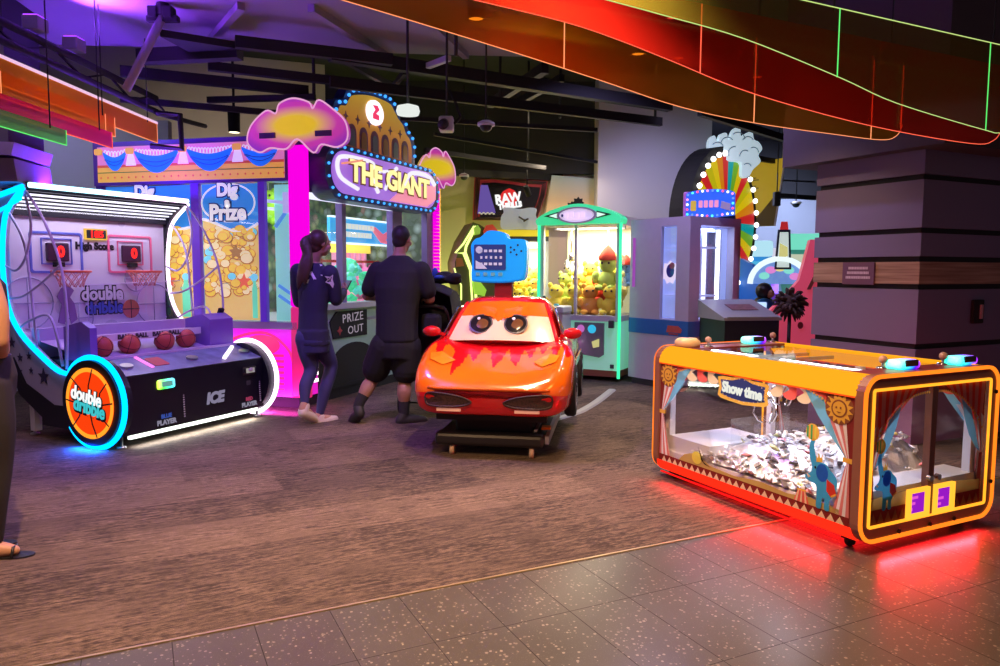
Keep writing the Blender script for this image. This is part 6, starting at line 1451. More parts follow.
MB().box((-.14, -.18, p.z-.22), (-.02, -.14, p.z-.14), r=.01).build('lit_tag', em('tag', (.5, .7, 1), 1.2), t)
pk = thing('pink_lit_cabinet', 'tall game cabinet lit pinkish red between the dark counter and the pillar', 'arcade game', (3.02, 8.35, 0), R(-18))
MB().at(FRONT()).prism([(.0, 0), (.62, 0), (.62, 1.75), (.42, 1.75), (.32, 1.3), (.18, 1.12), (.02, .95)], -.38, 0).build('side_panel', P('pink_lit_panel', (.75, .12, .18), .4, em=(.9, .08, .14), es=.35), pk)  # pink-red LED light put into the panel colour and glow
MB().at(FRONT((0, -.004, 0))).prism(ell(.35, .8, .03, .04, 14), 0, .01).build('lock', 'dred', pk)
MB().at(FRONT()).prism([(.40, 1.2), (.44, 1.2), (.62, 1.62), (.58, 1.62)], .0, .02).build('dark_brace', P('rust_brace', (.25, .06, .03), .4), pk)
# dome and bottle game
p = on(779, 284, 10.2); t = thing('dome_game', 'game with a white arch dome and a giant bottle with a red cap', 'arcade game', (p.x, p.y, 0), R(-17))
z0 = p.z
dm = MB().at(FRONT()).prism([(.38*cos(R(a)), z0+.38*sin(R(a))*.9) for a in range(0, 181, 10)], -.1, 0).build('dome_face', P('dome_art', (.2, .35, .7), .4, em=(.2, .4, .9), es=.5, var=.5, scale=9), t)
MB().at(FRONT()).tube([(.38*cos(R(a)), z0+.345*sin(R(a)), .02) for a in range(0, 181, 10)], .038, 8).build('arch_tube', em('arch_white', (.8, .95, 1), 1.1), t)
mb = MB().at(FRONT())
for k in range(5): a = R(25+32*k); mb.prism(ell(.22*cos(a), z0+.2*sin(a)+.02, .07, .05, 12), .0, .012, k % 3)
mb.build('dome_print', [em('dp1', (.9, .3, .8), .8), em('dp2', (.3, .9, .8), .8), em('dp3', (.95, .8, .3), .8)], dm)
BT = FRONT((.04, 0, z0+.2)) @ M.Scale(.72, 4)
bo = MB().at(BT).prism([(-.15, 0), (.15, 0), (.11, .75), (-.11, .75)], -.06, .04).build('bottle', P('bottle_outline', (.02, .04, .08), .4), t)
MB().at(BT).prism([(-.11, .04), (.11, .04), (.075, .7), (-.075, .7)], .04, .05).build('bottle_label', P('bottle_white', (.75, .85, .75), .4, em=(.7, .9, .8), es=.6), bo)
MB().at(BT).prism([(-.08, .2), (.08, .25), (.07, .42), (-.07, .5)], .05, .056).build('bottle_print', em('bottle_yel', (.85, .8, .3), .7), bo)
MB().at(BT).prism([(-.075, .75), (.075, .75), (.055, .9), (-.055, .9)], -.05, .05).build('bottle_cap', P('cap_red', (.7, .04, .04), .4, em=(.8, .03, .03), es=.4), bo)
# far lit games
def far_game(px, py, Y, w, label, body, lit, crown):
    p = on(px, py, Y); t = thing('video_game', label, 'arcade game', (p.x, p.y, 0), R(-15), None)
    h = p.z
    MB().at(RIGHT()).prism([(0, 0), (0, .85), (-.18, .95), (.1, 1.15), (.12, h-.1), (.0, h), (.5, h), (.5, 0)], -w/2, w/2).build('cabinet', body, t)
    MB().at(FRONT((0, .10, 0))).prism(rrect(-w/2+.06, 1.18, w/2-.06, h-.32, .02), 0, .03).build('screen', lit, t)
    MB().at(FRONT((0, -.0, 0))).prism(rrect(-w/2, h-.24, w/2, h+.04, .05), -.02, .06).build('marquee', crown, t)
    return t
far_game(752, 243, 13.2, .7, 'blue-lit game cabinet beyond the spin wheel bulbs', P('fg_blue', (.05, .3, .6), .4, em=(.03, .3, .8), es=.4), em('fgs1', (.1, .55, .9), .8), em('fgm1', (.5, .85, 1), .9))
far_game(806, 236, 13.2, .75, 'green-lit game cabinet right of the giant bottle', P('fg_green', (.1, .3, .25), .4, em=(.05, .3, .25), es=.3), em('fgs2', (.75, .8, .6), .7), em('fgm2', (.2, .8, .6), .9))
far_game(768, 250, 15.2, .6, 'violet-lit game cabinet far behind the bottle game', P('fg_vio', (.25, .1, .5), .4, em=(.2, .05, .6), es=.4), em('fgs3', (.6, .3, .9), .7), em('fgm3', (.8, .8, 1), .8))
# yellow poster
p = on(757, 194, 12.5); t = thing('poster_board', 'yellow poster board hanging between the spin wheel and the pillar', 'poster', p, R(-40)); t.scale = (1.12,)*3
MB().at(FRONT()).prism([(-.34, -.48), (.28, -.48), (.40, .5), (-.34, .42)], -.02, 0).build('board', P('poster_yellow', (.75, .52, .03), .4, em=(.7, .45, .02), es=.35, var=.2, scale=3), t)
mb = MB().at(FRONT()); mb.prism([(-.1, -.48), (.28, -.48), (.34, .05)], 0, .003, 0)
for z in (.2, .08, -.1): mb.box((-.2, z, 0), (.02, z+.012, .003), 1).box((-.2, z+.03, 0), (-.02, z+.042, .003), 1)
mb.build('poster_print', [P('poster_brown', (.3, .18, .02), .5), P('poster_ink', (.15, .1, .02), .5)], t)
MB().at(FRONT()).bar((.28, -.48, .0), (.40, .5, .0), .02, .03).build('white_edge', P('poster_edge', (.9, .8, .7), .4), t)
mb = MB(); mb.cyl((-.3, .02, .4), (-.3, .02, 1.8), .006, 5).cyl((.35, .02, .45), (.35, .02, 1.8), .006, 5); mb.build('hanging_wire', 'steel', t)
# ---------------- yellow crane behind the car
p0, p1 = on(476, 300, 10.7), on(548, 300, 10.7)
yc = thing('yellow_crane', 'brightly lit yellow plush crane behind the blue screen pod', 'claw machine', (p0.x, 10.7, 0), 0)
YW = p1.x-p0.x; ztop = on(520, 230, 10.7).z
MB().box((0, 0, 0), (YW, .9, .75)).build('base_cabinet', P('yc_base', (.7, .55, .1), .4), yc)
MB().box((.0, -.02, ztop-.09), (YW, .9, ztop)).build('header', P('yc_yellow', (.9, .75, .05), .35, em=(.95, .75, .03), es=.5), yc)
MB().box((.0, .0, ztop-.16), (YW, .9, ztop-.09)).build('dark_band', 'dgrey', yc)
MB().box((.03, .86, .75), (YW-.03, .9, ztop-.16)).build('back_wall', P('yc_back', (.9, .85, .55), .5, em=(.95, .85, .4), es=.7), yc)
for x in (0, YW-.04): MB().box((x, 0, .75), (x+.04, .9 if x else .04, ztop-.16)).build('window_post', 'lgrey', yc)
MB().add([(.04, .01, .75), (YW-.04, .01, .75), (YW-.04, .01, ztop-.16), (.04, .01, ztop-.16)], [(0, 1, 2, 3)]).build('window_glass', 'glass2', yc, fix=False)
MB().box((.04, .3, ztop-.24), (YW-.04, .6, ztop-.17)).build('light_box', em('yc_light', (1, .97, .8), 3), yc)
area('yellow_crane_led', (p0.x+YW/2, 11.1, ztop-.26), (0, 0, 0), YW-.2, .3, (1, .9, .6), 40)
k = 0
for y, z in ((.15, .75), (.4, .9), (.65, 1.05)):
    for x in (.14, .38, .62, .86):
        c = (yl, ogp, yl, lm, yl, yl)[k % 6]
        plush(c, V((p0.x+x, 10.7+y, z)), cn[c]+' plush toy in the yellow crane, '+('front', 'middle', 'back')[k//4]+' row, '+('first', 'second', 'third', 'fourth')[k % 4]+' from the neon game', 1., rnd.uniform(-.5, .5), None, 'plush toys in the yellow crane'); k += 1
plush(P('plush_pinkw', (.9, .5, .6), .9), V((p0.x+.5, 10.9, 1.25)), 'pink plush toy lying on top of the yellow ones in the yellow crane', .8, .2)
# cut-out topper on the yellow crane
p = on(520, 229, 10.9); t = thing('cutout_topper', 'pale blue cut-out board with a dark squiggle on the yellow crane', 'sign', p)
co_ = [(a.x, a.y) for a in smooth([(-.26, 0, 0), (-.28, .16, 0), (-.24, .24, 0), (-.25, .30, 0), (-.15, .31, 0), (0, .29, 0), (.15, .31, 0), (.24, .29, 0), (.23, .2, 0), (.26, .12, 0), (.24, 0, 0), (0, -.0, 0)], 4, True)]
bo = MB().at(FRONT()).prism(co_, -.03, 0).build('board', P('pale_blue_board', (.5, .6, .78), .5, em=(.4, .5, .75), es=.2), t)
MB().at(FRONT()).tube([(-.02, .18, .004), (.04, .14, .004), (.08, .13, .004), (.12, .15, .004), (.05, .11, .004)], .012, 4).build('squiggle', 'dgrey', bo)
# zigzag neon game
p = on(458, 300, 9.6); t = thing('neon_zigzag_game', 'dark game cabinet edged with zigzag lime neon behind the stroller', 'arcade game', (p.x, p.y, 0), R(12))
zq = lambda py: on(458, py, 9.6).z; xq = lambda px: (px-458)/740*9.6
L1 = [(476, 226), (466, 246), (465, 252), (475, 280), (476, 298), (476, 330)]
L2 = [(471, 224), (462, 240), (459, 252), (470, 270), (472, 298), (472, 330)]
Lz = lambda L: [(xq(a), -.02, zq(b)) for a, b in L]
MB().at(FRONT()).prism([(xq(a), zq(b)) for a, b in [(473, 222), (462, 240), (455, 262), (456, 280), (461, 300), (461, 420), (497, 420), (497, 236), (480, 224)]], -.7, 0).build('cabinet', P('zig_body', (.12, .14, .03), .4), t)
MB().tube(Lz(L1), .018, 6, sm=False).build('lime_tube', em('lime_neon', (.82, 1, .25), 1.8), t)
MB().tube(Lz([(474, 226), (463, 244), (455, 253), (463, 253), (470, 270), (472, 298), (472, 330)]), .014, 6, sm=False).build('lime_tube', em('lime_neon', (.82, 1, .25), 1.8), t)
MB().tube(Lz([(454, 268), (457, 278), (461, 285), (461, 300)]), .010, 6, sm=False).build('lime_tube', em('lime_neon', (.82, 1, .25), 1.8), t)
MB().at(FRONT((0, -.01, 0))).prism([(xq(a), zq(b)) for a, b in [(456, 258), (462, 258), (464, 266), (456, 267)]], 0, .01).build('orange_chip', P('zig_orange', (.7, .3, .05), .4), t)
for nm, pts, c in (('leaf', [(473, 228), (477, 225), (480, 229), (479, 234), (474, 235)], P('zig_leaf', (.45, .8, .1), .4, em=(.4, .8, .05), es=.4)), ('red_bulge', [(483, 231), (486, 225), (492, 224), (497, 230), (497, 234), (484, 234)], P('zig_red', (.8, .1, .04), .4, em=(.8, .08, .03), es=.3)), ('green_fin', [(472, 280), (480, 282), (486, 290), (484, 296), (474, 294)], P('zig_fin', (.4, .85, .08), .4, em=(.4, .85, .04), es=.5))):
    MB().at(FRONT((0, -.02, 0))).prism([(xq(a), zq(b)) for a, b in pts], 0, .05).build(nm, c, t)
point('lime_spill', V((-.85, 11.2, .6)), (.55, 1, .05), 40, .2)
# ---------------- framed screen on the back wall
Yt = 12.08
A_ = lambda px, py: on(px, py, Yt)
t = thing('wall_screen', 'dark wall screen in a wavy maroon frame showing a white logo', 'screen', A_(510, 202))
q = lambda px, py: ((px-510)/740*Yt, (202-py)/740*Yt)
outl = [q(*a) for a in ((475, 177), (490, 176), (510, 178), (530, 181), (547, 182), (545, 195), (540, 210), (535, 223), (525, 222), (505, 220), (473, 220), (474, 200))]
MB().at(FRONT()).prism(outl, -.04, .05).build('frame', P('maroon_frame', (.2, .02, .03), .4, em=(.4, .02, .03), es=.2), t)
mb = MB().at(FRONT())
for s in (.955, .91, .865): mb.tube([(a*s, b*s+.0, .05) for a, b in outl], .014, 4, closed=True)
mb.build('frame_rings', P('frame_line', (.03, .005, .01), .5), t)
inn_ = [(a*.80, b*.76-.02) for a, b in outl]
scn = MB().at(FRONT()).prism(inn_, .05, .062).build('screen', P('screen_night', (.01, .01, .015), .15, coat=1), t)
MB().at(FRONT()).prism([q(*a) for a in ((481, 186), (488, 186), (496, 213), (478, 214))], .062, .066).build('violet_area', em('scr_violet', (.16, .1, .42), .8), scn)
mb = MB().at(FRONT()); 
for k in range(8): mb.prism(ell(*q(480+2*k, 213+(k % 2)), .02, .012, 8), .066, .07)
mb.build('text_smudge', em('scr_cream', (.8, .7, .45), .7), scn)
MB().at(FRONT()).prism([q(*a) for a in ((500, 203), (499, 198), (503, 192), (509, 189), (514, 191), (518, 196), (515, 207), (505, 212))], .066, .07).build('red_blob', em('scr_red', (.8, .03, .03), .9), scn)
for tx, dx, dz, sz in (('RAW', 508, 199, .2), ('THRILLS', 510, 206, .115)):
    a, b = q(dx, dz); text(tx, sz, em('scr_white', (1, 1, 1), 1), scn, FRONT() @ T_(a, b, .072) @ M.Rotation(R(8), 4, 'Z'), .003, .010, .9)
# painted sunset panel right of the screen
bm_ = bpy.data.materials.new('sunset_mural'); bm_.use_nodes = True; nt = bm_.node_tree; bb = nt.nodes['Principled BSDF']
vec = nt.nodes.new('ShaderNodeTexCoord').outputs['Object']; sx_ = nt.nodes.new('ShaderNodeSeparateXYZ'); lk(nt, vec, sx_.inputs[0])
lk(nt, mixc(nt, ramp(nt, sx_.outputs[2], -.1, .5), (.85, .6, .35), (.3, .55, .65)), bb.inputs['Base Color'])
t = thing('wall_mural', 'sunset coloured mural panel with a dark tree above the green crane', 'mural', A_(575, 198))
MB().at(FRONT()).prism([q2 for q2 in ((-.5, -.45), (.42, -.45), (.42, .3), (-.38, .36))], 0, .02).build('panel', bm_, t)
mb = MB().at(FRONT())
for a, b, r_ in ((.0, -.25, .14), (.1, -.2, .12), (-.05, -.15, .1), (.05, -.08, .1), (.14, -.3, .1)): mb.prism(star(a, b, r_, r_*.7, 8), .02, .03)
mb.build('tree_print', 'matte', t)
area('mural_light', A_(540, 176)+V((0, -.7, .1)), (R(-35), 0, 0), 1.6, .1, (1, .8, .6), 25)
# ---------------- floor cable cover
pts = [GP(612, 390, 0), GP(598, 401, 0), GP(585, 409, 0), GP(574, 414, 0), GP(540, 424, 0)]
sp_ = smooth([(a.x, a.y, 0) for a in pts], 5)
cc_ = MB()
rg = []
for i, a in enumerate(sp_):
    d = (sp_[min(i+1, len(sp_)-1)]-sp_[max(i-1, 0)]).normalized(); n_ = V((-d.y, d.x, 0))
    rg.append([a+n_*w+V((0, 0, h)) for w, h in ((-.05, .001), (-.03, .014), (.03, .014), (.05, .001))])
cc_.loft(rg, closed=False, caps=False, sm=False); o = cc_.build('cable_cover', P('cover_grey', (.38, .38, .36), .5)); tag(o, 'grey floor cable cover running from the green crane to the car', 'cable cover')
# ================================================================== people
from mathutils.bvhtree import BVHTree
def limb(mb, pts, rs, n=14, k=4):
    P3 = smooth([tuple(p) for p in pts], k); R3 = [q.x for q in smooth([(r, 0, 0) for r in rs], k)]
    mb.tube(P3, R3, n); mb.ball(P3[0], R3[0]*.98, n=12, k=8); mb.ball(P3[-1], R3[-1]*.98, n=12, k=8)
def torso(mb, secs, n=20):
    """secs: (centre, half width, half depth, side axis)"""
    rings = []
    for c, w, d, a in secs:
        sx = V((cos(a), sin(a), 0)); sy = V((-sin(a), cos(a), 0))
        rings.append([V(c)+sx*w*math.copysign(abs(cos(2*PI*k/n))**.95, cos(2*PI*k/n))+sy*d*math.copysign(abs(sin(2*PI*k/n))**.95, sin(2*PI*k/n)) for k in range(n)])
    mb.loft(rings)
def hand(mb, wrist, d, pn, curl=.6, sc=1., side=1):
    """palm with four fingers and a thumb; d = pointing direction, pn = palm normal"""
    d = V(d).normalized(); pn = (V(pn)-d*V(pn).dot(d)).normalized(); s = d.cross(pn)*side
    w = V(wrist); p = lambda a, b, c: w+(d*a+s*b+pn*c)*sc
    for b in (-.028, -.010, .010, .028): mb.tube([p(-.01, b*.7, 0), p(.05, b, 0), p(.085, b*1.05, 0)], [.016*sc, .0155*sc, .011*sc], 8)
    for b, L in ((-.031, .06), (-.0105, .078), (.0105, .084), (.031, .074)):
        q = [p(.08, b*1.05, 0)]; a = 0; c = [.45, .33, .27]
        for k in range(3):
            a += curl*(.5, .7, .5)[k]; st = (d*cos(a)+pn*sin(a))*L*c[k]*sc; q.append(q[-1]+st)
        mb.tube(q, [.0095*sc, .009*sc, .0085*sc, .0065*sc], 7); mb.ball(q[-1], .0066*sc, n=6, k=5)
    q = [p(.015, .025, .005), p(.035, .052, .018), p(.062, .058, .035), p(.082, .052, .045)]
    mb.tube(q, [.014*sc, .012*sc, .010*sc, .0075*sc], 7); mb.ball(q[-1], .0075*sc, n=6, k=5)
def head(mb, c, f, neck, sc=1.):
    """c = head centre, f = facing direction"""
    f = V(f).normalized(); s = V((f.y, -f.x, 0)).normalized(); u = s.cross(f); c = V(c)
    T0 = mb.T; mb.T = T0 @ M(((s.x, f.x, u.x, c.x), (s.y, f.y, u.y, c.y), (s.z, f.z, u.z, c.z), (0, 0, 0, 1))) @ M.Scale(sc, 4)
    mb.ball((0, -.012, .02), (.074, .094, .096), n=20, k=14).ball((0, .03, -.05), (.056, .06, .065), n=16, k=10).ball((0, .062, -.088), (.03, .026, .024), n=12)
    mb.tube([(0, .084, .022), (0, .100, -.005), (0, .112, -.028), (0, .094, -.036)], [.009, .011, .014, .009], 8)
    for k in (-1, 1):
        mb.ball((k*.076, -.008, -.008), (.010, .022, .033), n=10); mb.ball((k*.04, .07, -.03), (.025, .02, .022), n=8); mb.ball((k*.034, .082, .03), (.026, .01, .008), n=8)
    mb.tube([(-.022, .085, -.062), (0, .093, -.060), (.022, .085, -.062)], [.006, .009, .006], 6); mb.tube([(-.02, .084, -.072), (0, .091, -.073), (.02, .084, -.072)], [.006, .008, .006], 6)
    Tl = mb.T; mb.T = T0
    limb(mb, [V(neck), c+V((0, 0, -.06*sc))-f*.025], [.058*sc, .052*sc])
    return Tl
def eyes(Tl, par):
    mb = MB().at(Tl)
    for k in (-1, 1): mb.ball((k*.032, .078, .018), (.013, .009, .008), 0, n=10).ball((k*.032, .085, .018), (.006, .004, .006), 1, n=8)
    mb.build('eyes', [P('eye_white', (.8, .78, .75), .3), 'black'], par)
def project_patch(shirt, par, polys, mat, name, off=.005):
    me = shirt.data; bv = BVHTree.FromPolygons([shirt.matrix_local @ v.co+par.location for v in me.vertices], [p.vertices[:] for p in me.polygons])
    mb = MB()
    for pts in polys:
        hit = []
        for x, y in pts:
            d = (fw+cr*((x-500)/F_)+cu_*((333-y)/F_)).normalized(); h = bv.ray_cast(V((0, 0, HC)), d)
            if h[0] is not None: hit.append(h[0]+h[1]*off-par.location)
        if len(hit) < 3: continue
        for i in range(len(hit)-2 if False else 0): pass
        c = sum(hit, V())/len(hit); n = len(hit); mb.add([c]+hit, [(0, 1+i, 1+(i+1) % n) for i in range(n)], 0, False)
    if mb.v: mb.build(name, mat, par, fix=False)
def thick(pts, w):
    """2-D stroke -> list of quads"""
    out = []
    for a, b in zip(pts, pts[1:]):
        d = V((b[0]-a[0], b[1]-a[1])).normalized(); n_ = V((-d.y, d.x))*w/2
        out.append([(a[0]+n_.x, a[1]+n_.y), (b[0]+n_.x, b[1]+n_.y), (b[0]-n_.x, b[1]-n_.y), (a[0]-n_.x, a[1]-n_.y)])
    return out
# ---------------------------------------------------------------- woman
WP = V((-1.743, 6.72, 0))
def W(px, py, dy=0.):
    q = on(px, py, WP.y+dy); return q-WP
wo = thing('person', 'woman with a long ponytail in navy sweatshirt and leggings facing the prize window', 'person', WP)
aw = R(-35)                                            # side axis: faces compass 35
hd = W(320, 243, .02); nk = W(314, 261, .02)
shR, shL = W(330, 273, -.08), W(298, 271, .10)
elR, haR = W(336, 300, -.02), W(343, 292, .24)
elL, haL = W(299, 302, .22), W(335, 296, .36)
hpA, knA, anA, toA = W(306, 338, -.02), W(311, 370, -.02), W(305, 402, -.16), W(316, 422, -.02)
hpB, knB, anB, toB = W(319, 338, .04), W(331, 367, .14), W(320, 413, .02), W(335, 421, .12)
def wbody(mb, o=0., part='all'):
    if part in ('all', 'top'):
        torso(mb, [(W(313, 343, .0), .155+o, .11+o, aw), (W(313, 328, 0), .14+o, .10+o, aw), (W(313, 312, 0), .13+o, .095+o, aw), (W(313.5, 292, 0), .145+o, .105+o, aw), (W(314, 277, .01), .165+o, .10+o, aw), (W(314, 268, .015), .12+o, .075+o, aw), (W(314.5, 263, .02), .06+o*.6, .058+o*.6, aw)])
        limb(mb, [shR, (shR+elR)/2+V((.01, 0, 0)), elR], [.062+o, .052+o, .043+o]); limb(mb, [elR, (elR+haR)/2, haR], [.043+o, .04+o, .029+o])
        limb(mb, [shL, (shL+elL)/2-V((.01, 0, 0)), elL], [.06+o, .05+o, .042+o]); limb(mb, [elL, (elL+haL)/2, haL], [.042+o, .038+o, .029+o])
    if part in ('all', 'legs'):
        torso(mb, [(W(313, 352, .0), .15+o, .115+o, aw), (W(313, 340, 0), .165+o, .125+o, aw), (W(313, 330, 0), .14+o, .10+o, aw)])
        limb(mb, [hpA, (hpA+knA)/2, knA, (knA+anA)/2+V((-.02, -.02, 0)), anA], [.095+o, .082+o, .058+o, .052+o, .033+o])
        limb(mb, [hpB, (hpB+knB)/2, knB, (knB+anB)/2+V((-.0, -.03, 0)), anB], [.095+o, .082+o, .058+o, .052+o, .033+o])
def foot(mb, an, to, o=0., heel=.06):
    d = V((to.x-an.x, to.y-an.y, 0)).normalized(); dn = (to-an); h = V((an.x, an.y, max(.03, an.z-.05)))-d*heel*.6; h = an-V((0, 0, .055))-d*.035
    limb(mb, [h+V((0, 0, .0)), (h+to)/2+V((0, 0, .012)), to+V((0, 0, .018))], [.036+o, .04+o, .026+o])
    limb(mb, [an, h], [.034+o, .036+o])
mb = MB(); wbody(mb); Tl = head(mb, hd, (.75, .66, -.18), nk, .98)
foot(mb, anA, toA); foot(mb, anB, toB)
hand(mb, haR, (.15, .75, .35), (-.8, .1, .3), .7, .9, 1); hand(mb, haL, (.3, .6, .4), (.7, -.4, .3), .8, .9, -1)
remesh(mb, .0075, 'body', P('skin_warm', (.42, .23, .16), .5), wo); eyes(Tl, wo)
sw_ = MB(); wbody(sw_, .014, 'top'); torso(sw_, [(W(313, 345, 0), .172, .13, aw), (W(313, 330, 0), .165, .125, aw)])
swt = remesh(sw_, .011, 'sweatshirt', P('navy_sweat', (.022, .02, .06), .85, bump=.15, scale=30), wo)
lg = MB(); wbody(lg, .006, 'legs'); remesh(lg, .010, 'leggings', P('indigo_leggings', (.035, .03, .13), .7), wo)
for a, t_, nm in ((anA, toA, 'shoe'), (anB, toB, 'shoe')):
    mb = MB(); foot(mb, a+V((0, 0, -.035)), t_, .010); so = remesh(mb, .009, nm, P('white_shoe', (.6, .52, .48), .6), wo)
ha_ = MB(); f_ = V((.75, .66, 0)).normalized()
ha_.ball(hd-f_*.022+V((0, 0, .030)), (.088, .098, .092), n=18, k=12); ha_.ball(hd-f_*.05+V((0, 0, -.02)), (.07, .06, .08), n=14)
limb(ha_, [hd-f_*.09+V((0, 0, .05)), hd-f_*.14+V((-.01, -.02, -.0)), W(307, 254, -.10), W(303, 266, -.13), W(300, 280, -.14), W(298, 290, -.13)], [.03, .038, .042, .04, .03, .008])
limb(ha_, [hd-f_*.12+V((0, -.03, .0)), W(309, 260, -.12), W(306, 275, -.14), W(305, 285, -.13)], [.03, .036, .03, .008])
hm = P('brown_hair', (.055, .025, .02), .5, bump=.4, scale=40); remesh(ha_, .009, 'hair', hm, wo)
wp_ = P('white_print', (.75, .72, .8), .6)
project_patch(swt, wo, thick([(307, 283), (311, 272), (315, 279), (321, 265)], 2.6)+thick([(321, 265), (322, 276)], 2.2), wp_, 'back_print')
project_patch(swt, wo, [[(325, 276), (330, 276.5), (333, 274.5), (332.5, 279), (334, 284), (333, 288), (330, 284), (325.5, 282), (328, 279)]], wp_, 'sleeve_patch')
ph = MB().box((-.036, -.005, -.07), (.036, .005, .07), r=.004).build('phone_case', 'black')
phn = thing('phone', 'dark phone held up in the hands of the woman with the ponytail', 'phone', WP+haR+V((.01, .10, .05)), R(-20)); ph.parent = phn; phn.rotation_euler = (R(-35), 0, R(-35))
MB().at(FRONT((0, -.0055, 0))).box((-.031, -.062, 0), (.031, .062, .001)).build('screen', P('phone_screen', (.05, .06, .08), .2, em=(.4, .5, .6), es=.2), phn)
# ---------------------------------------------------------------- man
MP = V((-1.02, 6.72, 0))
def Q(px, py, dy=0.): return on(px, py, MP.y+dy)-MP
ma = thing('person', 'man in dark T-shirt and black shorts seen from behind beside the stroller', 'person', MP)
am = R(-12)
hd = Q(402, 239, .03); nk = Q(399, 257, .0)
shL, shR = Q(377.5, 270, .04), Q(421.5, 270, -.05)
elL, haL = Q(367, 296, .10), Q(384, 297, .38); elR, haR = Q(430, 299, .02), Q(427, 300, .30)
hpL, knL, anL, toL = Q(384, 345, 0), Q(373, 378, .10), Q(358, 405, -.06), Q(352, 423, .06)
hpR, knR, anR, toR = Q(408, 345, 0), Q(405, 380, .04), Q(404, 412, -.02), Q(424, 422, .06)
def mbody(mb, o=0., part='all'):
    if part in ('all', 'top'):
        torso(mb, [(Q(397, 348, 0), .17+o, .125+o, am), (Q(397, 330, 0), .165+o, .12+o, am), (Q(397.5, 310, 0), .175+o, .125+o, am), (Q(398, 288, 0), .205+o, .135+o, am), (Q(399, 272, 0), .22+o, .12+o, am), (Q(399, 265, 0), .185+o, .095+o, am), (Q(399, 260, 0), .12+o, .08+o, am), (Q(399.5, 255.5, .0), .072+o*.5, .07+o*.5, am)])
    if part in ('all', 'top', 'sleeves'):
        for s_, e_ in ((shL, elL), (shR, elR)):
            k = .72 if part != 'all' else 1
            en = s_.lerp(e_, k) if part != 'all' else e_
            limb(mb, [s_, s_.lerp(en, .5), en], [.066+o, .062+o*1.4, (.056 if part != 'all' else .046)+o*1.6])
    if part == 'all':
        for e_, h_ in ((elL, haL), (elR, haR)): limb(mb, [e_, e_.lerp(h_, .4), h_], [.046, .043, .030])
    if part in ('all', 'legs'):
        torso(mb, [(Q(397, 358, 0), .165+o, .125+o, am), (Q(397, 345, 0), .178+o, .13+o, am), (Q(397, 334, 0), .165+o, .115+o, am)])
        for h_, k_, a_ in ((hpL, knL, anL), (hpR, knR, anR)):
            if part == 'all': limb(mb, [h_, h_.lerp(k_, .5), k_, k_.lerp(a_, .35)+V((0, -.025, 0)), a_.lerp(k_, .3), a_], [.105, .09, .064, .066, .05, .038])
            else: limb(mb, [h_, h_.lerp(k_, .5), h_.lerp(k_, .72)], [.112+o, .118+o, .118+o])
mb = MB(); mbody(mb); Tl = head(mb, hd, (.35, .93, -.12), nk, 1.02)
foot(mb, anL, toL); foot(mb, anR, toR)
hand(mb, haL, (.35, .9, -.1), (.5, -.2, -.6), .7, 1., -1); hand(mb, haR, (.1, .95, -.1), (-.3, 0, -.8), .9, 1., 1)
remesh(mb, .0075, 'body', P('skin_tan', (.36, .19, .13), .5), ma); eyes(Tl, ma)
t_ = MB(); mbody(t_, .016, 'top'); torso(t_, [(Q(397, 340, 0), .20, .15, am), (Q(397, 325, 0), .195, .145, am), (Q(397.5, 305, 0), .2, .145, am)])
remesh(t_, .011, 'tshirt', P('charcoal_tshirt', (.012, .012, .018), .9, bump=.15, scale=25), ma)
s_ = MB(); mbody(s_, .014, 'legs'); remesh(s_, .011, 'shorts', P('black_shorts', (.010, .010, .014), .85, bump=.1), ma)
for k_, a, to in ((knL, anL, toL), (knR, anR, toR)):
    mb = MB(); limb(mb, [a.lerp(k_, .36), a.lerp(k_, .15), a-V((0, 0, .02))], [.056, .05, .048]); remesh(mb, .009, 'sock', P('black_sock', (.012, .012, .014), .9), ma)
    mb = MB(); foot(mb, a+V((0, 0, -.02)), to, .014); remesh(mb, .009, 'shoe', P('black_shoe', (.015, .015, .017), .6), ma)
hm_ = MB(); f_ = V((.35, .93, 0)).normalized()
hm_.ball(hd-f_*.02+V((0, 0, .034)), (.084, .098, .090), n=18, k=12); hm_.ball(hd-f_*.055+V((0, 0, -.025)), (.066, .05, .06), n=14)
remesh(hm_, .009, 'hair', P('black_hair', (.012, .009, .009), .6, bump=.3, scale=60), ma)
# ---------------------------------------------------------------- bystander at the edge
BP = V((-2.51, 3.56, 0))
def B(x, y, z): return V((x, y, z))
by = thing('person', 'bystander in dark sleeveless top and trousers with sandals at the picture edge', 'person', BP)
ab = R(-20); 
hd, nk = B(-.055, .03, 1.60), B(-.03, 0, 1.42)
mb = MB()
def bb_(mb, o=0., part='all'):
    if part in ('all', 'top'):
        torso(mb, [(B(-.02, 0, .86), .16+o, .12+o, ab), (B(-.02, 0, 1.0), .13+o, .1+o, ab), (B(-.02, 0, 1.2), .15+o, .11+o, ab), (B(-.02, 0, 1.32), .15+o, .1+o, ab), (B(-.03, 0, 1.40), .07+o, .065+o, ab)])
    if part in ('all', 'legs'):
        torso(mb, [(B(-.02, 0, .78), .155+o, .12+o, ab), (B(-.02, 0, .88), .17+o, .125+o, ab), (B(-.02, 0, .98), .14+o, .11+o, ab)])
        limb(mb, [B(.06, -.06, .84), B(.085, -.07, .65), B(.09, -.07, .46), B(.075, -.09, .28), B(.055, -.08, .09)], [.09+o, .08+o, .057+o, .052+o, .036+o])
        limb(mb, [B(-.09, .08, .84), B(-.09, .09, .65), B(-.1, .09, .46), B(-.12, .06, .28), B(-.13, .06, .09)], [.09+o, .08+o, .057+o, .052+o, .036+o])
bb_(mb)
limb(mb, [B(.125, -.12, 1.34), B(.175, -.13, 1.2), B(.185, -.14, 1.06)], [.055, .048, .04]); limb(mb, [B(.185, -.14, 1.06), B(.10, -.02, .99), B(-.04, .06, .94)], [.04, .037, .028])
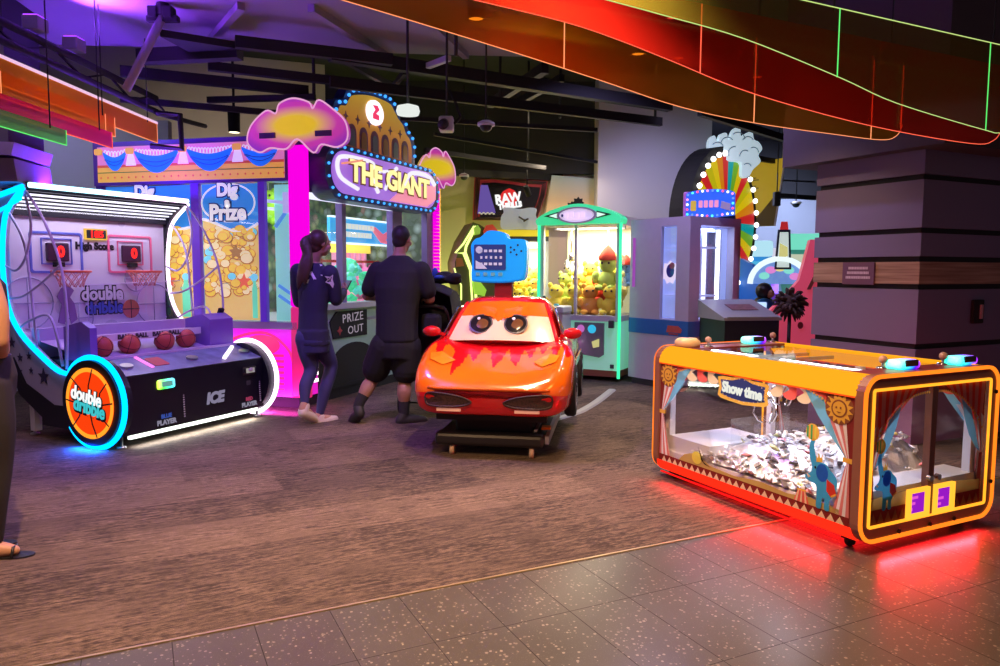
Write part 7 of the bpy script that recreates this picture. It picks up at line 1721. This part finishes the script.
limb(mb, [B(-.15, .12, 1.33), B(-.2, .14, 1.1), B(-.18, .12, 1.02)], [.055, .046, .04]); limb(mb, [B(-.18, .12, 1.02), B(-.2, .16, .92), B(-.19, .2, .82)], [.04, .036, .028])
hand(mb, B(-.04, .06, .94), (-.8, .5, -.2), (-.9, .1, 0), .5, .9, 1); hand(mb, B(-.19, .2, .82), (.05, .2, -.95), (.8, -.3, 0), .5, .9, -1)
Tl = head(mb, hd, (.8, .6, -.05), nk, .96)
f1 = (B(.055, -.08, .095), B(.15, -.06, .012)); f2 = (B(-.13, .06, .095), B(-.03, .09, .012))
for a, t_ in (f1, f2): foot(mb, a, t_)
remesh(mb, .0075, 'body', P('skin_orange', (.46, .24, .15), .5), by); eyes(Tl, by)
m2 = MB(); bb_(m2, .012, 'top'); remesh(m2, .011, 'top', P('black_top', (.012, .011, .016), .85), by)
m2 = MB(); bb_(m2, .016, 'legs'); remesh(m2, .011, 'trousers', P('black_trousers', (.016, .014, .02), .85), by)
for a, t_ in (f1, f2):
    d = V((t_.x-a.x, t_.y-a.y, 0)); mb = MB()
    mb.at(T_(a.x, a.y, 0) @ Rz(math.atan2(d.y, d.x))).prism([(p.x, p.y) for p in smooth([(-.065, 0, 0), (-.05, -.035, 0), (.05, -.038, 0), (.13, -.045, 0), (.18, -.02, 0), (.18, .02, 0), (.13, .045, 0), (.05, .038, 0), (-.05, .035, 0)], 4, True)], -.008, .008)
    mb.tube([(.1, -.045, .005), (.1, -.02, .05), (.1, .02, .05), (.1, .045, .005)], .007, 5); mb.build('sandal', 'black', by)
m2 = MB(); m2.ball(hd-V((.03, .02, -.03)), (.085, .09, .09), n=16).ball(hd-V((.09, .06, .04)), (.05, .05, .09), n=12); remesh(m2, .01, 'hair', P('dark_hair', (.02, .012, .01), .6), by)
# ---------------------------------------------------------------- stroller
SP = V((-.66, 7.12, 0))
st = thing('stroller', 'black baby stroller standing between the man and the orange ride car', 'stroller', SP, R(-8))
K['sfab'] = P('stroller_fabric', (.012, .012, .015), .85, bump=.2, scale=30); K['sfr'] = P('stroller_frame', (.05, .05, .055), .4, .6)
for x, y, r_ in ((-.27, -.1, .125), (.27, -.1, .125), (-.2, .55, .09), (.2, .55, .09)):
    w = MB().at(T_(x, y, r_) @ M.Rotation(PI/2, 4, 'Y')); w.tube([(r_*.85*cos(2*PI*k/24), r_*.85*sin(2*PI*k/24), 0) for k in range(24)], r_*.15, 8, closed=True); wo_ = w.build('wheel', 'matte', st)
    MB().at(T_(x, y, r_) @ M.Rotation(PI/2, 4, 'Y')).lathe([(r_*.7, -.008), (r_*.7, .008), (r_*.2, .02)], 16).build('hub', 'dgrey', wo_)
mb = MB()
for s in (-1, 1):
    mb.tube([(s*.25, -.1, .125), (s*.23, .0, .45), (s*.21, .05, .62), (s*.2, -.22, 1.0), (s*.18, -.28, 1.05)], .014, 8).tube([(s*.2, .55, .1), (s*.22, .2, .45), (s*.21, .05, .62)], .014, 8)
mb.tube([(-.18, -.28, 1.05), (-.1, -.31, 1.07), (.1, -.31, 1.07), (.18, -.28, 1.05)], .018, 8).tube([(-.24, -.1, .125), (.24, -.1, .125)], .01, 6).tube([(-.2, .55, .1), (.2, .55, .1)], .01, 6)
mb.build('frame', 'sfr', st)
mb = MB().at(RIGHT((-.2, 0, 0))).prism([(p.x, p.y) for p in smooth([(-.12, .98, 0), (-.02, .6, 0), (.1, .46, 0), (.5, .42, 0), (.62, .3, 0), (.66, .32, 0), (.54, .5, 0), (.15, .55, 0), (.06, .7, 0), (-.05, 1.0, 0)], 4, True)], 0, .4); mb.build('seat', 'sfab', st)
cv = []
for k in range(9):
    a = R(-8+16*k); cv.append([(x_*(.24), -.08+.42*cos(a)*(1-.0*abs(x_)), .86+.42*sin(a)*(1-.18*x_*x_)) for x_ in [-1+.2*j for j in range(11)]])
mb = MB().loft(cv, closed=False, caps=False)
for k in (0, 4, 8): mb.tube(cv[k], .010, 5)
for s in (-1, 1): mb.add([(s*.24, -.08, .86)]+[c[0 if s < 0 else -1] for c in cv], [(0, i+1, i+2) for i in range(8)], 0, True)
mb.build('canopy', 'sfab', st, fix=False)
mb = MB().box((-.17, .02, .2), (.17, .45, .34), r=.03); mb.build('basket', 'sfab', st)
mb = MB().box((-.02, -.36, .78), (.16, -.24, 1.0), r=.04); mb.build('hanging_bag', 'sfab', st)
bgm = thing('jacket_bundle', 'crumpled dark jacket with blue lining lying on the stroller canopy', 'jacket', SP+V((.13, .0, 1.30)))
mb = MB(); rnd = random.Random(8)
for k in range(12): mb.ball((rnd.uniform(-.1, .1), rnd.uniform(-.08, .08), rnd.uniform(-.02, .07)), (rnd.uniform(.05, .08), rnd.uniform(.04, .07), rnd.uniform(.025, .05)), n=10, k=6)
remesh(mb, .012, 'cloth', P('jacket_black', (.015, .016, .02), .85), bgm)
mb = MB().ball((-.09, -.06, .07), (.03, .03, .05), n=10).ball((-.05, -.09, .03), (.05, .02, .02), n=10); mb.build('blue_lining', P('jacket_blue', (.02, .08, .45), .7), bgm)
# ================================================================== WORLD + VIEW
w = bpy.data.worlds.new('world'); S.world = w; w.use_nodes = True
bg = w.node_tree.nodes['Background']; bg.inputs[0].default_value = (.6, .42, .5, 1); bg.inputs[1].default_value = .22
S.view_settings.view_transform = 'Standard'; S.view_settings.look = 'None'
S.view_settings.gamma = 1; S.view_settings.use_curve_mapping = False; S.view_settings.exposure = 0
S.cycles.use_denoising = True; S.cycles.use_light_tree = True
S.cycles.max_bounces = 7; S.cycles.diffuse_bounces = 3; S.cycles.glossy_bounces = 3; S.cycles.transparent_max_bounces = 24
S.cycles.sample_clamp_indirect = 4
S.cycles.caustics_reflective = False; S.cycles.caustics_refractive = False
bpy.context.view_layer.update()
